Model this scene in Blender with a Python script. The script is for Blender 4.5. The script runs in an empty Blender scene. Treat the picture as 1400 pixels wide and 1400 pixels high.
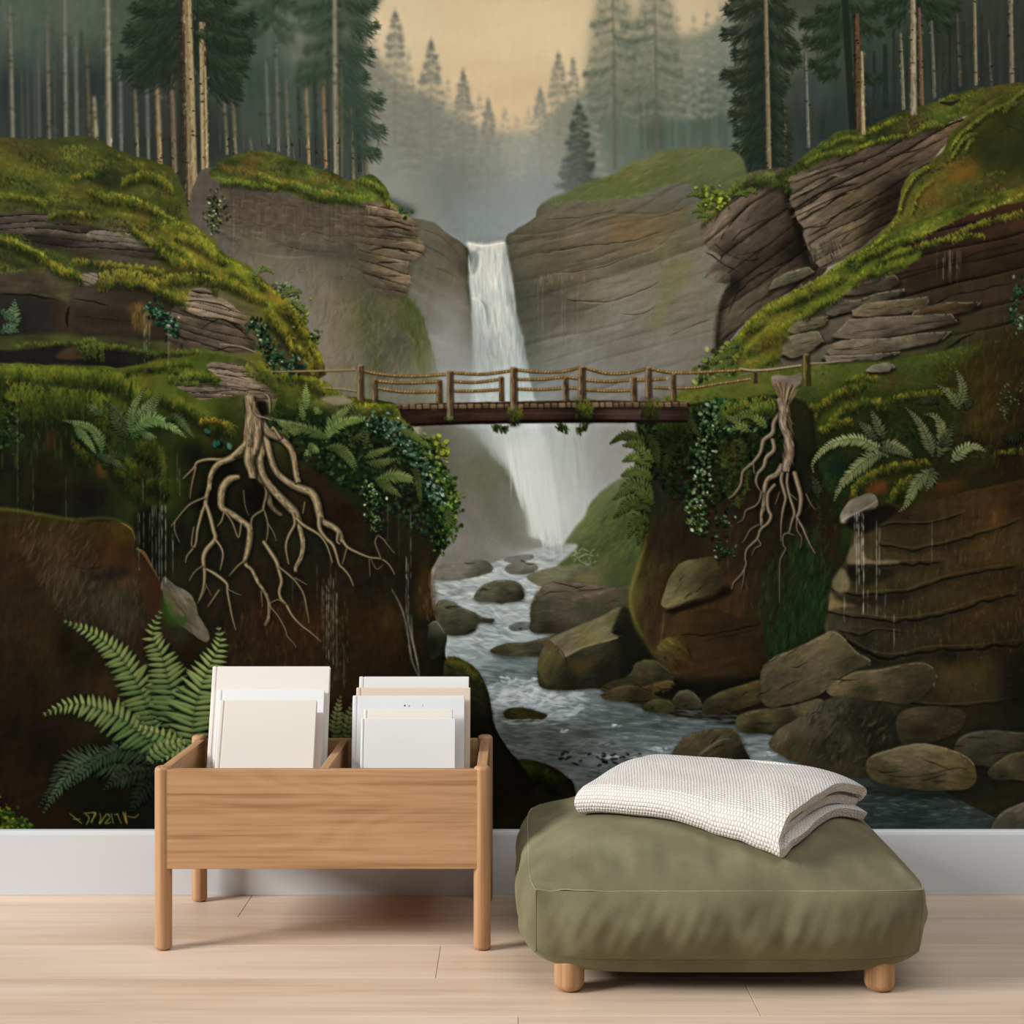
import math
import numpy as np
# ---------------------------------------------------------------- mural painter (numpy): brush strokes on a canvas
X0, Y0, CW, CH = -120, -100, 1640, 1236
cv = np.zeros((CH, CW, 3), np.float32)
rng = np.random.default_rng(11)
_T = [np.random.default_rng(100 + i).random((256, 256)).astype(np.float32) for i in range(8)]

def hx(s):
    if not isinstance(s, str): return np.array(s, np.float32)
    s = s.lstrip('#')
    return np.array([int(s[i:i + 2], 16) for i in (0, 2, 4)], np.float32) / 255

def noise(x, y, seed=0):
    t = _T[seed % 8]
    xi = np.floor(x).astype(np.int32); yi = np.floor(y).astype(np.int32)
    fx = x - xi; fy = y - yi
    fx = fx * fx * (3 - 2 * fx); fy = fy * fy * (3 - 2 * fy)
    x0 = (xi + seed * 37) & 255; x1 = (x0 + 1) & 255; y0 = (yi + seed * 91) & 255; y1 = (y0 + 1) & 255
    a = t[y0, x0]; b = t[y0, x1]; c = t[y1, x0]; d = t[y1, x1]
    return (a + (b - a) * fx) * (1 - fy) + (c + (d - c) * fx) * fy

def fbm(x, y, seed=0, o=3):
    s = 0; am = 1; tot = 0
    for i in range(o):
        s = s + am * noise(x, y, seed + i); tot += am; am *= .55; x = x * 2.03 + 11; y = y * 2.03 + 5
    return s / tot - .5

def crom(p, closed=True, k=6):
    p = np.asarray(p, float); n = len(p)
    if n < 3: return p
    if closed: P = [p[(np.arange(n) + j) % n] for j in (-1, 0, 1, 2)]
    else:
        q = np.vstack([p[:1], p, p[-1:]]); P = [q[j:j + n - 1] for j in range(4)]
    t = (np.arange(k) / k)[None, :, None]
    a, b, c, d = [q[:, None, :] for q in P]
    r = .5 * (2 * b + (c - a) * t + (2 * a - 5 * b + 4 * c - d) * t ** 2 + (3 * b - a - 3 * c + d) * t ** 3)
    r = r.reshape(-1, 2)
    return r if closed else np.vstack([r, p[-1:]])

def roughen(p, amp, sc=9., seed=3):
    p = np.asarray(p, float); q = np.roll(p, -1, 0); out = []
    for a, b in zip(p, q):
        m = max(1, int(np.hypot(*(b - a)) / 3)); t = (np.arange(m) / m)[:, None]; out.append(a + (b - a) * t)
    r = np.vstack(out)
    return r + amp * 2 * np.stack([fbm(r[:, 0] / sc, r[:, 1] / sc, seed), fbm(r[:, 0] / sc, r[:, 1] / sc, seed + 3)], 1)

def blur(m, r):
    if r < .6: return m
    for _ in range(3):
        k = max(1, int(round(r * .9)))
        for ax in (0, 1):
            pad = [(0, 0)] * m.ndim; pad[ax] = (k + 1, k)
            c = np.cumsum(np.pad(m, pad, mode='edge'), axis=ax, dtype=np.float64)
            n = c.shape[ax]
            m = (np.take(c, range(2 * k + 1, n), ax) - np.take(c, range(0, n - 2 * k - 1), ax)) / (2 * k + 1)
    return m.astype(np.float32)

SS = 4
def mask(p, soft=0.):
    p = np.asarray(p, float); pad = int(soft * 3) + 2
    x0 = max(int(p[:, 0].min()) - pad, X0); x1 = min(int(p[:, 0].max()) + pad + 1, X0 + CW)
    y0 = max(int(p[:, 1].min()) - pad, Y0); y1 = min(int(p[:, 1].max()) + pad + 1, Y0 + CH)
    if x1 <= x0 or y1 <= y0: return None
    w, h = x1 - x0, y1 - y0
    acc = np.zeros((h, w + 2), np.float64)
    ax, ay = p[:, 0] - x0, (p[:, 1] - y0) * SS
    bx, by = np.roll(ax, -1), np.roll(ay, -1)
    R, X, S = [], [], []
    for i in range(len(p)):
        if ay[i] == by[i]: continue
        s = 1.; a0, b0, a1, b1 = ax[i], ay[i], bx[i], by[i]
        if b0 > b1: a0, b0, a1, b1 = a1, b1, a0, b0; s = -1.
        r = np.arange(max(math.ceil(b0 - .5), 0), min(math.ceil(b1 - .5), h * SS))
        if len(r) == 0: continue
        R.append(r); X.append(a0 + (r + .5 - b0) * (a1 - a0) / (b1 - b0)); S.append(np.full(len(r), s))
    if not R: return None
    R = np.concatenate(R); X = np.clip(np.concatenate(X), 0, w); S = np.concatenate(S)
    xi = np.floor(X).astype(int); f = X - xi
    np.add.at(acc, (R // SS, xi), S * (1 - f) / SS); np.add.at(acc, (R // SS, xi + 1), S * f / SS)
    m = np.clip(np.abs(np.cumsum(acc, 1)[:, :w]), 0, 1).astype(np.float32)
    if soft: m = blur(m, soft)
    return m, x0, y0

def field(cps, x0, y0, w, h, pw=2.6):
    st = 6; xs = np.arange(0, w + st, st); ys = np.arange(0, h + st, st)
    gx, gy = np.meshgrid(xs + x0, ys + y0); acc = 0; tot = 0
    for x, y, c in cps:
        k = 1 / ((gx - x) ** 2 + (gy - y) ** 2 + 30.) ** (pw / 2); acc = acc + k[..., None] * hx(c); tot = tot + k
    f = acc / tot[..., None]
    px = np.arange(w) / st; py = np.arange(h) / st
    ix = px.astype(int); iy = py.astype(int); fx = (px - ix)[None, :, None]; fy = (py - iy)[:, None, None]
    a = f[iy][:, ix]; b = f[iy][:, ix + 1]; c = f[iy + 1][:, ix]; d = f[iy + 1][:, ix + 1]
    return ((a + (b - a) * fx) * (1 - fy) + (c + (d - c) * fx) * fy).astype(np.float32)

def rot(gx, gy, ang):
    c, s = math.cos(math.radians(ang)), math.sin(math.radians(ang))
    return gx * c - gy * s, gx * s + gy * c      # ang counts anticlockwise on the picture, y down

def fill(p, col, a=1., soft=0., rough=0., tex=(), strata=None, smooth=True, seed=0, rsc=9.):
    if smooth: p = crom(p)
    if rough: p = roughen(p, rough, rsc, seed)
    r = mask(p, soft)
    if r is None: return
    m, x0, y0 = r; h, w = m.shape
    c = field(col, x0, y0, w, h) if isinstance(col, (list, tuple)) and not isinstance(col[0], float) else np.broadcast_to(hx(col), (h, w, 3)).copy()
    if tex or strata:
        gx, gy = np.meshgrid(np.arange(w) + x0, np.arange(h) + y0); gx = gx.astype(np.float32); gy = gy.astype(np.float32)
    for i, (ang, lu, lv, am) in enumerate(tex):
        u, v = rot(gx, gy, ang)
        c = c * (1 + 2 * am * fbm(u / lu, v / lv, seed + i * 2, 3))[..., None]
    if strata:
        ang, sp, am, wp = strata[:4]
        u, v = rot(gx, gy, ang)
        v = v + wp * 2 * fbm(u / (sp * 7), v / (sp * 4), seed + 1, 3)
        s = v / sp + 1.2 * fbm(u / (sp * 12), v / (sp * 2.2), seed + 2, 2); k = np.floor(s); f = s - k
        tone = noise(k * 7.3 + u / (sp * 14), k * 3.1, seed + 5) - .5
        edge = np.clip((f - .8) / .2, 0, 1) * (.5 + noise(u / (sp * 3), k * 5.7, seed + 4))
        sh = am * (.55 * (.5 - f) + 1.0 * tone + .8 * np.clip(1 - f / .15, 0, 1) * noise(u / sp / 2, k * 3.7, seed) - 1.6 * edge)
        c = c * (1 + sh)[..., None]
    v = cv[y0 - Y0:y0 - Y0 + h, x0 - X0:x0 - X0 + w]
    m = (m * a)[..., None]
    v[:] = v * (1 - m) + np.clip(c, 0, 1) * m
    return

def inside(p, n, seed=None):
    p = np.asarray(p, float); q = np.roll(p, -1, 0)
    lo, hi = p.min(0), p.max(0); out = []; tot = 0; tries = 0
    while tot < n and tries < 40:
        tries += 1; s = lo + (hi - lo) * rng.random((n * 2, 2))
        c = np.zeros(len(s), bool)
        for (ax, ay), (bx, by) in zip(p, q):
            if ay == by: continue
            k = ((ay > s[:, 1]) != (by > s[:, 1])) & (s[:, 0] < (bx - ax) * (s[:, 1] - ay) / (by - ay) + ax)
            c ^= k
        out.append(s[c]); tot += c.sum()
    return np.vstack(out)[:n]

def dab(xa, ya, xb, yb, w, col, a=1., tp=.0):
    """one brush mark: a tapered capsule; tp 0 = lens, >0 keeps the start thick"""
    pad = w + 1.5
    x0 = max(int(min(xa, xb) - pad), X0); x1 = min(int(max(xa, xb) + pad) + 1, X0 + CW)
    y0 = max(int(min(ya, yb) - pad), Y0); y1 = min(int(max(ya, yb) + pad) + 1, Y0 + CH)
    if x1 <= x0 or y1 <= y0: return
    gx = np.arange(x0, x1, dtype=np.float32)[None, :] - xa; gy = np.arange(y0, y1, dtype=np.float32)[:, None] - ya
    dx, dy = xb - xa, yb - ya; L2 = dx * dx + dy * dy + 1e-6
    t = np.clip((gx * dx + gy * dy) / L2, 0, 1)
    d = np.hypot(gx - t * dx, gy - t * dy)
    if tp == 2: hw = w * .5 * np.where(t < .3, .62 + .38 * np.sqrt(t / .3), 1 - .8 * (np.clip((t - .3) / .7, 0, 1)) ** 1.8)
    else: hw = w * .5 * ((1 - t * .85) if tp else np.sqrt(np.clip(4 * t * (1 - t), .06, 1)))
    m = (np.clip(hw - d + .5, 0, 1) * min(1., a))[..., None]
    v = cv[y0 - Y0:y1 - Y0, x0 - X0:x1 - X0]
    v += (col - v) * m

def at(x, y):
    return cv[min(max(int(y) - Y0, 0), CH - 1), min(max(int(x) - X0, 0), CW - 1)].copy()

def scat(p, n, ang, L, w, dl=.15, pal=None, a=.7, smooth=True, hang=0, wts=None):
    n = int(n * 1.5); w *= .8; a *= .72
    if smooth: p = crom(p)
    pts = inside(p, n)
    if pal is not None: pal = [hx(c) for c in pal]
    for x, y in pts:
        an = math.radians(ang + rng.normal() * (hang or 12)); l = L * (.5 + rng.random()) / 2
        c = at(x, y) if pal is None else pal[rng.choice(len(pal), p=wts)]
        c = np.clip(c * (1 + rng.normal() * dl), 0, 1)
        dab(x - l * math.cos(an), y + l * math.sin(an), x + l * math.cos(an), y - l * math.sin(an), w * (.5 + rng.random()), c, a)

def stroke(p, ws, col, a=1., k=6, soft=0):
    """tapered curve through p, widths ws at the points"""
    p = np.asarray(p, float); ws = np.asarray(ws, float)
    if len(ws) != len(p): ws = np.interp(np.linspace(0, 1, len(p)), np.linspace(0, 1, len(ws)), ws)
    q = crom(p, False, k) if len(p) > 2 else p
    w = np.interp(np.linspace(0, 1, len(q)), np.linspace(0, 1, len(p)), ws)
    d = np.gradient(q, axis=0); d /= np.hypot(d[:, 0], d[:, 1])[:, None] + 1e-9
    n = np.stack([-d[:, 1], d[:, 0]], 1) * w[:, None] / 2
    poly = np.vstack([q + n, (q - n)[::-1]])
    fill(poly, col, a, soft, smooth=False)

def along(p, n, closed=False):
    q = crom(p, closed) if len(p) > 2 else np.asarray(p, float)
    s = np.r_[0, np.cumsum(np.hypot(*np.diff(q, axis=0).T))]
    t = np.sort(rng.random(n)) * s[-1] if n > 0 else np.arange(0, s[-1], -n)
    return np.stack([np.interp(t, s, q[:, 0]), np.interp(t, s, q[:, 1])], 1), t / s[-1]

def mix(a, b, t):
    return a + (b - a) * t

MP = ('#1e260f', '#4b5a18', '#8a9226', '#8a6a1c')
def moss(line, depth, n=None, pal=MP, L=7, w=2.6, a=.62, out=0., org=.12, lean=0.):
    L *= .72; w *= .62; a = min(a, .66)
    """moss cushion hanging under a line: dark below, bright on top"""
    q = crom(line, False) if len(line) > 2 else np.asarray(line, float)
    ln = np.hypot(*np.diff(q, axis=0).T).sum(); n = n or int(ln * depth / 3.6)
    P = [hx(c) for c in pal]
    if depth > 7: stroke([(x, y + depth * 1.12) for x, y in line], [depth * .2] + [depth * .6] * (len(line) - 2) + [depth * .2], '#15160d', .5, 4, soft=2.2)
    t = rng.random(n); s = np.r_[0, np.cumsum(np.hypot(*np.diff(q, axis=0).T))]
    px = np.interp(t * ln, s, q[:, 0]); py = np.interp(t * ln, s, q[:, 1])
    d = rng.random(n) ** .8; o = np.argsort(-d)
    dp = depth * (.55 + .9 * (fbm(px / 13, px * 0 + 3, 2) + .5))
    for i in o:
        e = d[i] + rng.normal() * .1; g = fbm(np.float64(px[i] / 16), np.float64(py[i] / 16), 4, 2) + .5
        e += (.5 - g) * .7
        c = mix(P[2], P[1], min(max(e / .45, 0), 1)) if e < .45 else mix(P[1], P[0], min((e - .45) / .5, 1))
        if rng.random() < org * 2 * g: c = mix(c, P[3], .6)
        c = np.clip(c * (1 + rng.normal() * .09), 0, 1)
        an = math.radians(-90 + lean + rng.normal() * 30); l = L * (.5 + rng.random())
        x = px[i] + rng.normal() * 1.5 + out * d[i]; y = py[i] + d[i] * dp[i]
        dab(x, y - l * .3, x + l * math.cos(an), y - l * math.sin(an) * .7, w * (.6 + .8 * rng.random()), c, a)

def mossfield(p, n, ang=0, sc=26, pal=('#20280f', '#3f4c16', '#6d7a1e', '#9a9a2a'), org='#7a5a1e', L=7, w=3, a=.8, seed=1, top=None, oa=.35):
    n = int(n * 2.2); L *= .7; w *= .62; a *= .72; p = crom(p); P = [hx(c) for c in pal]; O = hx(org)
    pts = inside(p, n); pts = pts[np.argsort(pts[:, 1])]
    u, v = rot(pts[:, 0], pts[:, 1], ang)
    f = fbm(u / (sc * 1.8), v / (sc * .7), seed, 3) * 2.5 + .40
    g = fbm(u / (sc * 2), v / sc, seed + 3, 2) * 2
    for (x, y), e, o in zip(pts, f, g):
        e = min(max(e + rng.normal() * .13, 0), .999) * (len(P) - 1); k = int(e)
        c = mix(P[k], P[k + 1], e - k)
        if o > .1: c = mix(c, O, min((o - .1) * 2.2, 1) * oa * 2)
        if rng.random() < .06: c = c * 1.25
        an = math.radians(ang - 60 + rng.normal() * 35); l = L * (.4 + rng.random() * .8)
        dab(x, y, x + l * math.cos(an), y - l * math.sin(an), w * (.5 + rng.random()), np.clip(c, 0, 1), a)

def mossline(pts, w=5, pal=('#5f6e1c', '#8f9a2a'), n=None, L=6, a=.9, lean=-70):
    """bright rim of moss along a line"""
    q, t = along(pts, n or int(sum(math.dist(a, b) for a, b in zip(pts, pts[1:])) * 1.2))
    P = [hx(c) for c in pal]
    for x, y in q:
        c = P[rng.integers(len(P))] * (1 + rng.normal() * .12); an = math.radians(lean + rng.normal() * 30); l = L * (.4 + rng.random())
        y += rng.normal() * w * .3
        dab(x, y, x + l * math.cos(an) * .7, y - l * math.sin(an) * .7, 1. + rng.random() * 1.2, np.clip(c, 0, 1), a * .7)

def trunk(x0, y0, x1, y1, w, col, hi=None, a=1., dark=.5, knots=0, side=1):
    """tree trunk from top to base with a lit side, bark marks"""
    col = hx(col); w0 = w * .72
    stroke([(x0, y0), ((x0 + x1) / 2, (y0 + y1) / 2), (x1, y1)], [w0, w * .9, w * 1.1], col * dark, a)
    stroke([(x0 + side * w0 * .12, y0), ((x0 + x1) / 2 + side * w * .12, (y0 + y1) / 2), (x1 + side * w * .12, y1)], [w0 * .62, w * .66, w * .8], col, a * .9)
    if hi: stroke([(x0 + side * w0 * .25, y0), ((x0 + x1) / 2 + side * w * .25, (y0 + y1) / 2), (x1 + side * w * .25, y1 - 3)], [w * .1, w * .28, w * .25], hx(hi), a * .8)
    for i in range(int((y1 - y0) * w * .05 * (1 if w > 4 else .4))):
        t = rng.random(); x = x0 + (x1 - x0) * t + rng.normal() * w * .25; y = y0 + (y1 - y0) * t
        c = col * (1 + rng.normal() * .3); l = 2 + rng.random() * w * .5
        dab(x, y, x + rng.normal() * .6, y + l, 1 + rng.random() * 1.2, np.clip(c, 0, 1), .5 * a)
    for i in range(knots):
        t = rng.random(); x = x0 + (x1 - x0) * t + rng.uniform(-.5, .5) * w; y = y0 + (y1 - y0) * t
        dab(x - 1.5, y, x + 1.5 + rng.random() * 2, y + rng.normal(), 1.6 + rng.random(), col * .25, .85 * a)

def bough(x0, y0, x1, y1, col, hi=None, hang=14, a=.9, dens=1., w=2.2):
    dens *= 2.1; w *= .68; a *= .75
    """drooping conifer bough from the trunk to its tip, needles hanging"""
    col = hx(col); hi = hx(hi) if hi is not None else col * 1.35
    L = abs(x1 - x0) + 4; n = int(L * dens * 1.3)
    sg = 1 if x1 > x0 else -1
    for i in range(n):
        t = rng.random(); x = x0 + (x1 - x0) * t; y = y0 + (y1 - y0) * t + math.sin(t * math.pi) * -abs(x1 - x0) * .06 + (1 - t) * t * 6
        hl = hang * (.45 + .75 * math.sin(math.pi * min(t * .85 + .12, 1))) * (.5 + rng.random() * .7)
        top = rng.random()
        yy = y + top * hl * .8
        c = mix(hi, col, min(1, top * 1.7 + rng.random() * .4)) * (1 + rng.normal() * .13)
        an = math.radians(-90 + sg * (48 + rng.normal() * 22) * (.4 + t * .8) + sg * 0)
        l = hl * .5 + 2
        dab(x, yy, x + l * math.cos(an), yy - l * math.sin(an) * .8, w * (.5 + rng.random() * .8), np.clip(c, 0, 1), a)
    for i in range(5):
        l = 5 + rng.random() * 4; an = math.radians((10 if sg > 0 else 170) + rng.normal() * 25)
        dab(x1 - sg * 4, y1 + rng.normal() * 2.5, x1 - sg * 4 + l * math.cos(an), y1 - l * math.sin(an) + rng.normal(), w * .8, col, a)

def spruce(x, yt, yb, hw, col, hi=None, lay=12, a=.9, hang=12, start=.03, pw=.8, w=2., dens=1., ragged=.25):
    for i in range(lay):
        t = start + (1 - start) * i / (lay - 1)
        y = yt + (yb - yt) * t
        for s in (-1, 1):
            ww = hw * t ** pw * (1 + rng.uniform(-ragged, ragged))
            bough(x, y - 2, x + s * ww, y + ww * .28 + rng.normal() * 2, col, hi, hang * (.35 + .65 * t), a, dens, w)
    stroke([(x, yt - hw * .12 - 3), (x, yt + (yb - yt) * .15)], [1, 2.2], hx(col), a)

def frond(p, wid, dark='#27401c', light='#8fa050', n=None, sp=4.2, lean=28, tipw=.05, a=.95, mid='#5a7030', side=0, prof=.8):
    """fern frond along curve p (base to tip): paired leaflets that shorten to the tip"""
    q = crom(p, False, 10); s = np.r_[0, np.cumsum(np.hypot(*np.diff(q, axis=0).T))]; ln = s[-1]
    n = n or max(5, int(ln / sp)); d = np.gradient(q, axis=0)
    D, Li, M = hx(dark), hx(light), hx(mid)
    tt = (np.arange(n) + .5) / n
    for sh in (1, 0):
      for t in tt:
        x = np.interp(t * ln, s, q[:, 0]); y = np.interp(t * ln, s, q[:, 1])
        dx = np.interp(t * ln, s, d[:, 0]); dy = np.interp(t * ln, s, d[:, 1])
        an = math.atan2(-dy, dx)
        l = wid * (min(1, (t / .22)) ** .6 if t < .22 else 1) * max(tipw, (1 - max(0, (t - .2) / .8) ** 1.1)) ** prof
        l *= .9 + rng.random() * .2
        for sd in (-1, 1):
            if side and sd != side and rng.random() < .65: continue
            b = an + sd * math.radians(90 - lean - 14 * t + rng.normal() * 4)
            up = math.sin(b)
            c = mix(M, Li, min(1, max(0, .45 + .5 * t + .25 * up + rng.normal() * .13)))
            c = mix(c, D, max(0, .35 - t * .5))
            bx, by = x + l * math.cos(b), y - l * math.sin(b) + l * .10
            w = ln / n * (1.0 if sh else .88) * min(1, .35 + l / wid)
            if sh: dab(x, y + 1.0, bx, by + 1.2, w + 1.3, D * .55, a * .8, 2)
            else:
                dab(x, y, bx, by, w, np.clip(c * .86, 0, 1), a, 2)
                if w > 3.5: dab(x, y - .5, x + (bx - x) * .85, y + (by - y) * .85 - .8, w * .4, np.clip(c * 1.16, 0, 1), a * .7, 2)
    stroke(p, [1.8, .6], M * .8, a * .9)

def leaves(pts, n, sz=4, pal=('#16281a', '#2c4a2a', '#5d7a4a', '#9db08a'), spread=8, wts=None, a=.95, poly=False):
    n = int(n * 1.6); sz *= .74; wts = wts or [.32, .38, .22, .08]
    P = [hx(c) for c in pal]
    q = inside(crom(pts), n) if poly else along(pts, n)[0] + rng.normal(size=(n, 2)) * spread
    for x, y in q:
        c = P[rng.choice(len(P), p=wts)] * (1 + rng.normal() * .12); an = rng.random() * 2 * math.pi; l = sz * (.6 + .8 * rng.random())
        dx, dy = l * math.cos(an) / 2, -abs(l * math.sin(an)) / 2 * -1
        dab(x - dx, y - dy + 1.5, x + dx, y + dy + 1.5, l * .8, P[0] * .5, a * .6)
        dab(x - dx, y - dy, x + dx, y + dy, l * .72, np.clip(c, 0, 1), a)

def root(p, ws, col='#8a7a50', a=1.):
    c = hx(col)
    stroke([(x + 1.2, y + 1.5) for x, y in p], [w * 1.25 + 1 for w in ws], hx('#120f0b'), .6 * a)
    stroke(p, ws, c * .5, a); W = max(ws)
    stroke([(x - .14 * W * .5, y - .10 * W * .5) for x, y in p], [w * .66 for w in ws], c * .85, a)
    if W > 3: stroke([(x - .25 * W * .5, y - .2 * W * .5) for x, y in p], [w * .25 for w in ws], np.clip(c * 1.18, 0, 1), a * .8)
    if W > 7:
        q = crom(p, False, 8); w = np.interp(np.linspace(0, 1, len(q)), np.linspace(0, 1, len(ws)), ws)
        for i in range(len(q) - 3):
            for _ in range(2 if W > 12 else 1):
                o = rng.uniform(-.4, .4) * w[i]; k = rng.choice([.55, .75, 1.2])
                dab(q[i, 0] + o, q[i, 1], q[i + 3, 0] + o, q[i + 3, 1], 1.6, np.clip(c * k, 0, 1), .55 * a)

def drip(x, y0, y1, a=.5, col='#a8ab98', w=1.1, n=None):
    stroke([(x, y0), (x + rng.normal() * .5, (y0 + y1) / 2), (x, y1)], [w * .5, w * .8, w * .3], hx(col), a * .5); y = y0
    while y < y1:
        l = 4 + rng.random() * 22; dab(x + rng.normal() * .3, y, x + rng.normal() * .3, min(y + l, y1), w, hx(col), a * (.4 + .8 * rng.random())); y += l + rng.random() * 10

def glow(x, y, rx, ry, col, a, ang=0):
    """soft veil of mist"""
    x0, x1 = int(max(X0, x - 2.6 * rx)), int(min(X0 + CW, x + 2.6 * rx)); y0, y1 = int(max(Y0, y - 2.6 * ry)), int(min(Y0 + CH, y + 2.6 * ry))
    gx, gy = np.meshgrid(np.arange(x0, x1) - x, np.arange(y0, y1) - y)
    m = a * np.exp(-((gx / rx) ** 2 + (gy / ry) ** 2) / 1.2) * (1 + .5 * fbm(gx / 60., gy / 60., 3))
    v = cv[y0 - Y0:y1 - Y0, x0 - X0:x1 - X0]; v += (hx(col) - v) * np.clip(m, 0, 1)[..., None]

def rock(p, cps, ang=0, cr=3, rough=1.2, seed=0, tex=.16, hi=None, edge=True, lw=1.3, n=None, strata=None, sh=.45):
    """boulder: modelled by its colour points, cracks and dry-brush marks"""
    if edge: fill([(x + 1, y + 2) for x, y in p], '#14110c', .6, 2)
    fill(p, cps, rough=rough, tex=((ang, 34, 9, tex), (ang, 9, 3, tex * .8)), seed=seed, strata=strata)
    P = np.array(p, float); lo, hi_ = P.min(0), P.max(0); sz = hi_ - lo
    scat(p, n or int(sz[0] * sz[1] / 45), ang, 9, 2.2, .16, a=.55)
    if hi:
        q = crom(p)
        c = hx(hi); cy = P[:, 1].mean()
        for (ax, ay), (bx, by) in zip(q, np.roll(q, -1, 0)):
            if ay < cy - sz[1] * .05 and rng.random() < .75:
                dab(ax, ay + 1.6, bx, by + 1.6, lw + rng.random() * 1.5, c, .5)
    for i in range(cr):
        s = inside(crom(p), 1)[0]; an = math.radians(ang + rng.normal() * 10); l = sz[0] * rng.uniform(.12, .3)
        pts = [(s[0] + l * t * math.cos(an), s[1] - l * t * math.sin(an) + rng.normal() * 1.2) for t in (-.5, -.2, .1, .5)]
        stroke(pts, [.4, 1.8, 1.4, .3], hx('#16120c'), .7); stroke([(x, y + 1.7) for x, y in pts], [.3, 1, .8, .2], at(*s) * 1.35, .6)

def crack(p, w=2.2, a=.85, hi=.35, col='#14100b'):
    w *= .8; q, _ = along(p, -10); p = [tuple(v) for v in q] if len(q) > 3 else list(p)
    if len(p) > 3: p = [(x + rng.normal() * .5, y + rng.normal() * w * .3) for x, y in p]
    stroke(p, np.r_[w * .3, w * (.5 + .8 * rng.random(max(len(p) - 2, 1))), w * .3], hx(col), a, 3)
    if hi:
        c = at(p[len(p) // 2][0], p[len(p) // 2][1] + w + 3)
        stroke([(x, y + w * .9) for x, y in p], [.2, w * .4, w * .2, w * .4, .2], np.clip(c * (1 + hi * 1.4), 0, 1), .5, 3)

def soften(x0, y0, x1, y1, r, a=1.):
    v = cv[y0 - Y0:y1 - Y0, x0 - X0:x1 - X0]; b = blur(v.copy(), r)
    m = np.ones(v.shape[:2], np.float32); k = max(2, int(r * 4)); e = np.clip(np.arange(v.shape[1]) / k, 0, 1); m *= np.minimum(e, e[::-1])[None, :]; e = np.clip(np.arange(v.shape[0]) / k, 0, 1); m *= np.minimum(e, e[::-1] if y1 < 1100 else 1)[:, None]
    v[:] = v + (b - v) * (m * a)[..., None]
# ---------------------------------------------------------------- the painted picture of the mural, back to front
def box(x0, y0, x1, y1): return [(x0, y0), (x1, y0), (x1, y1), (x0, y1)]
# sky
fill(box(-130, -110, 1530, 1140), [(620, -60, '#c8b48a'), (560, 60, '#cdb88f'), (700, 40, '#d2bc90'), (690, 150, '#d1b487'), (760, 60, '#d3bd92'), (930, 20, '#c3ae88'), (740, 130, '#cdb287'),
     (660, 110, '#d3b88c'), (1080, 30, '#5e6150'), (620, 320, '#7c8582'), (1000, 500, '#77776f'), (200, 400, '#2a2a20')], tex=((5, 90, 30, .03), (80, 14, 6, .015)), smooth=False)
fill([(-130, 540), (560, 545), (590, 800), (640, 1000), (660, 1140), (-130, 1140)], '#1c1811', smooth=False)
fill([(880, 560), (1540, 480), (1540, 1140), (1100, 1140), (1040, 1015), (800, 1000), (810, 930), (860, 800)], '#241e15', smooth=False, soft=2)
# far forest in the haze
fill([(470, 60), (500, 55), (540, 110), (580, 130), (610, 150), (650, 172), (700, 182), (735, 178), (760, 150), (800, 120), (850, 60), (900, 50), (960, 45), (1000, 20), (1080, 10), (1090, 350), (450, 350)],
     [(500, 90, '#7c7c6a'), (540, 110, '#8b8874'), (560, 150, '#7d7f70'), (600, 190, '#7a7d72'), (650, 190, '#8c8b7a'), (700, 200, '#94917e'), (735, 195, '#9a967f'), (620, 240, '#6a736c'),
      (560, 220, '#767b6f'), (530, 250, '#82857a'), (640, 300, '#74807d'), (700, 240, '#7e8682'), (720, 290, '#818b8a'), (750, 240, '#7c8883'), (790, 200, '#6e786c'), (850, 180, '#5b6a5c'),
      (900, 170, '#4c5a4c'), (960, 160, '#4d5c50'), (1000, 120, '#566459'), (930, 60, '#82826c'), (980, 60, '#787d6b'), (860, 90, '#8c8d76')], soft=5, tex=((90, 60, 9, .035), (20, 30, 20, .04)))
for x, yt, yb, hw, c in [(512, 48, 190, 22, '#85836f'), (558, 72, 230, 20, '#88856f'), (612, 108, 210, 16, '#93907a'), (690, 150, 240, 15, '#8e8b78'), (706, 160, 240, 13, '#989480'), (722, 148, 230, 13, '#9a9680'),
                         (655, 130, 240, 16, '#8c8a78'), (804, 95, 230, 22, '#8a8a74'), (745, 140, 230, 14, '#95927c'), (925, 20, 150, 22, '#8b8a73'), (948, 22, 150, 20, '#868773'), (966, 15, 140, 22, '#7f826f'), (985, 5, 150, 24, '#757a69')]:
    spruce(x, yt, yb, hw, c, lay=11, a=.35, hang=8, w=1.8)
for x, yt, yb, hw, c, h in [(540, 16, 190, 30, '#686b5d', '#8d8c77'), (589, 56, 215, 31, '#666a5e', '#85857a'), (633, 99, 240, 25, '#6c6f64', '#8a897b'), (667, 139, 250, 20, '#7c7d70', '#918f80'),
                            (763, 74, 230, 26, '#7c7c68', '#9c977f'), (738, 120, 230, 17, '#87877a', '#9c9883'), (783, 82, 240, 20, '#83836f', '#a09a82')]:
    spruce(x, yt, yb, hw, c, h, lay=14, a=.42, hang=9, w=1.8, ragged=.4, pw=.75)
    stroke([(x, yt), (x, yb)], [1.2, 2.4], hx(c) * .88, .45)
    spruce(x, yt, yt + (yb - yt) * .3, hw * .42, hx(c) * .95, h, lay=7, a=.5, hang=6, w=1.7, pw=.7)
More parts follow.
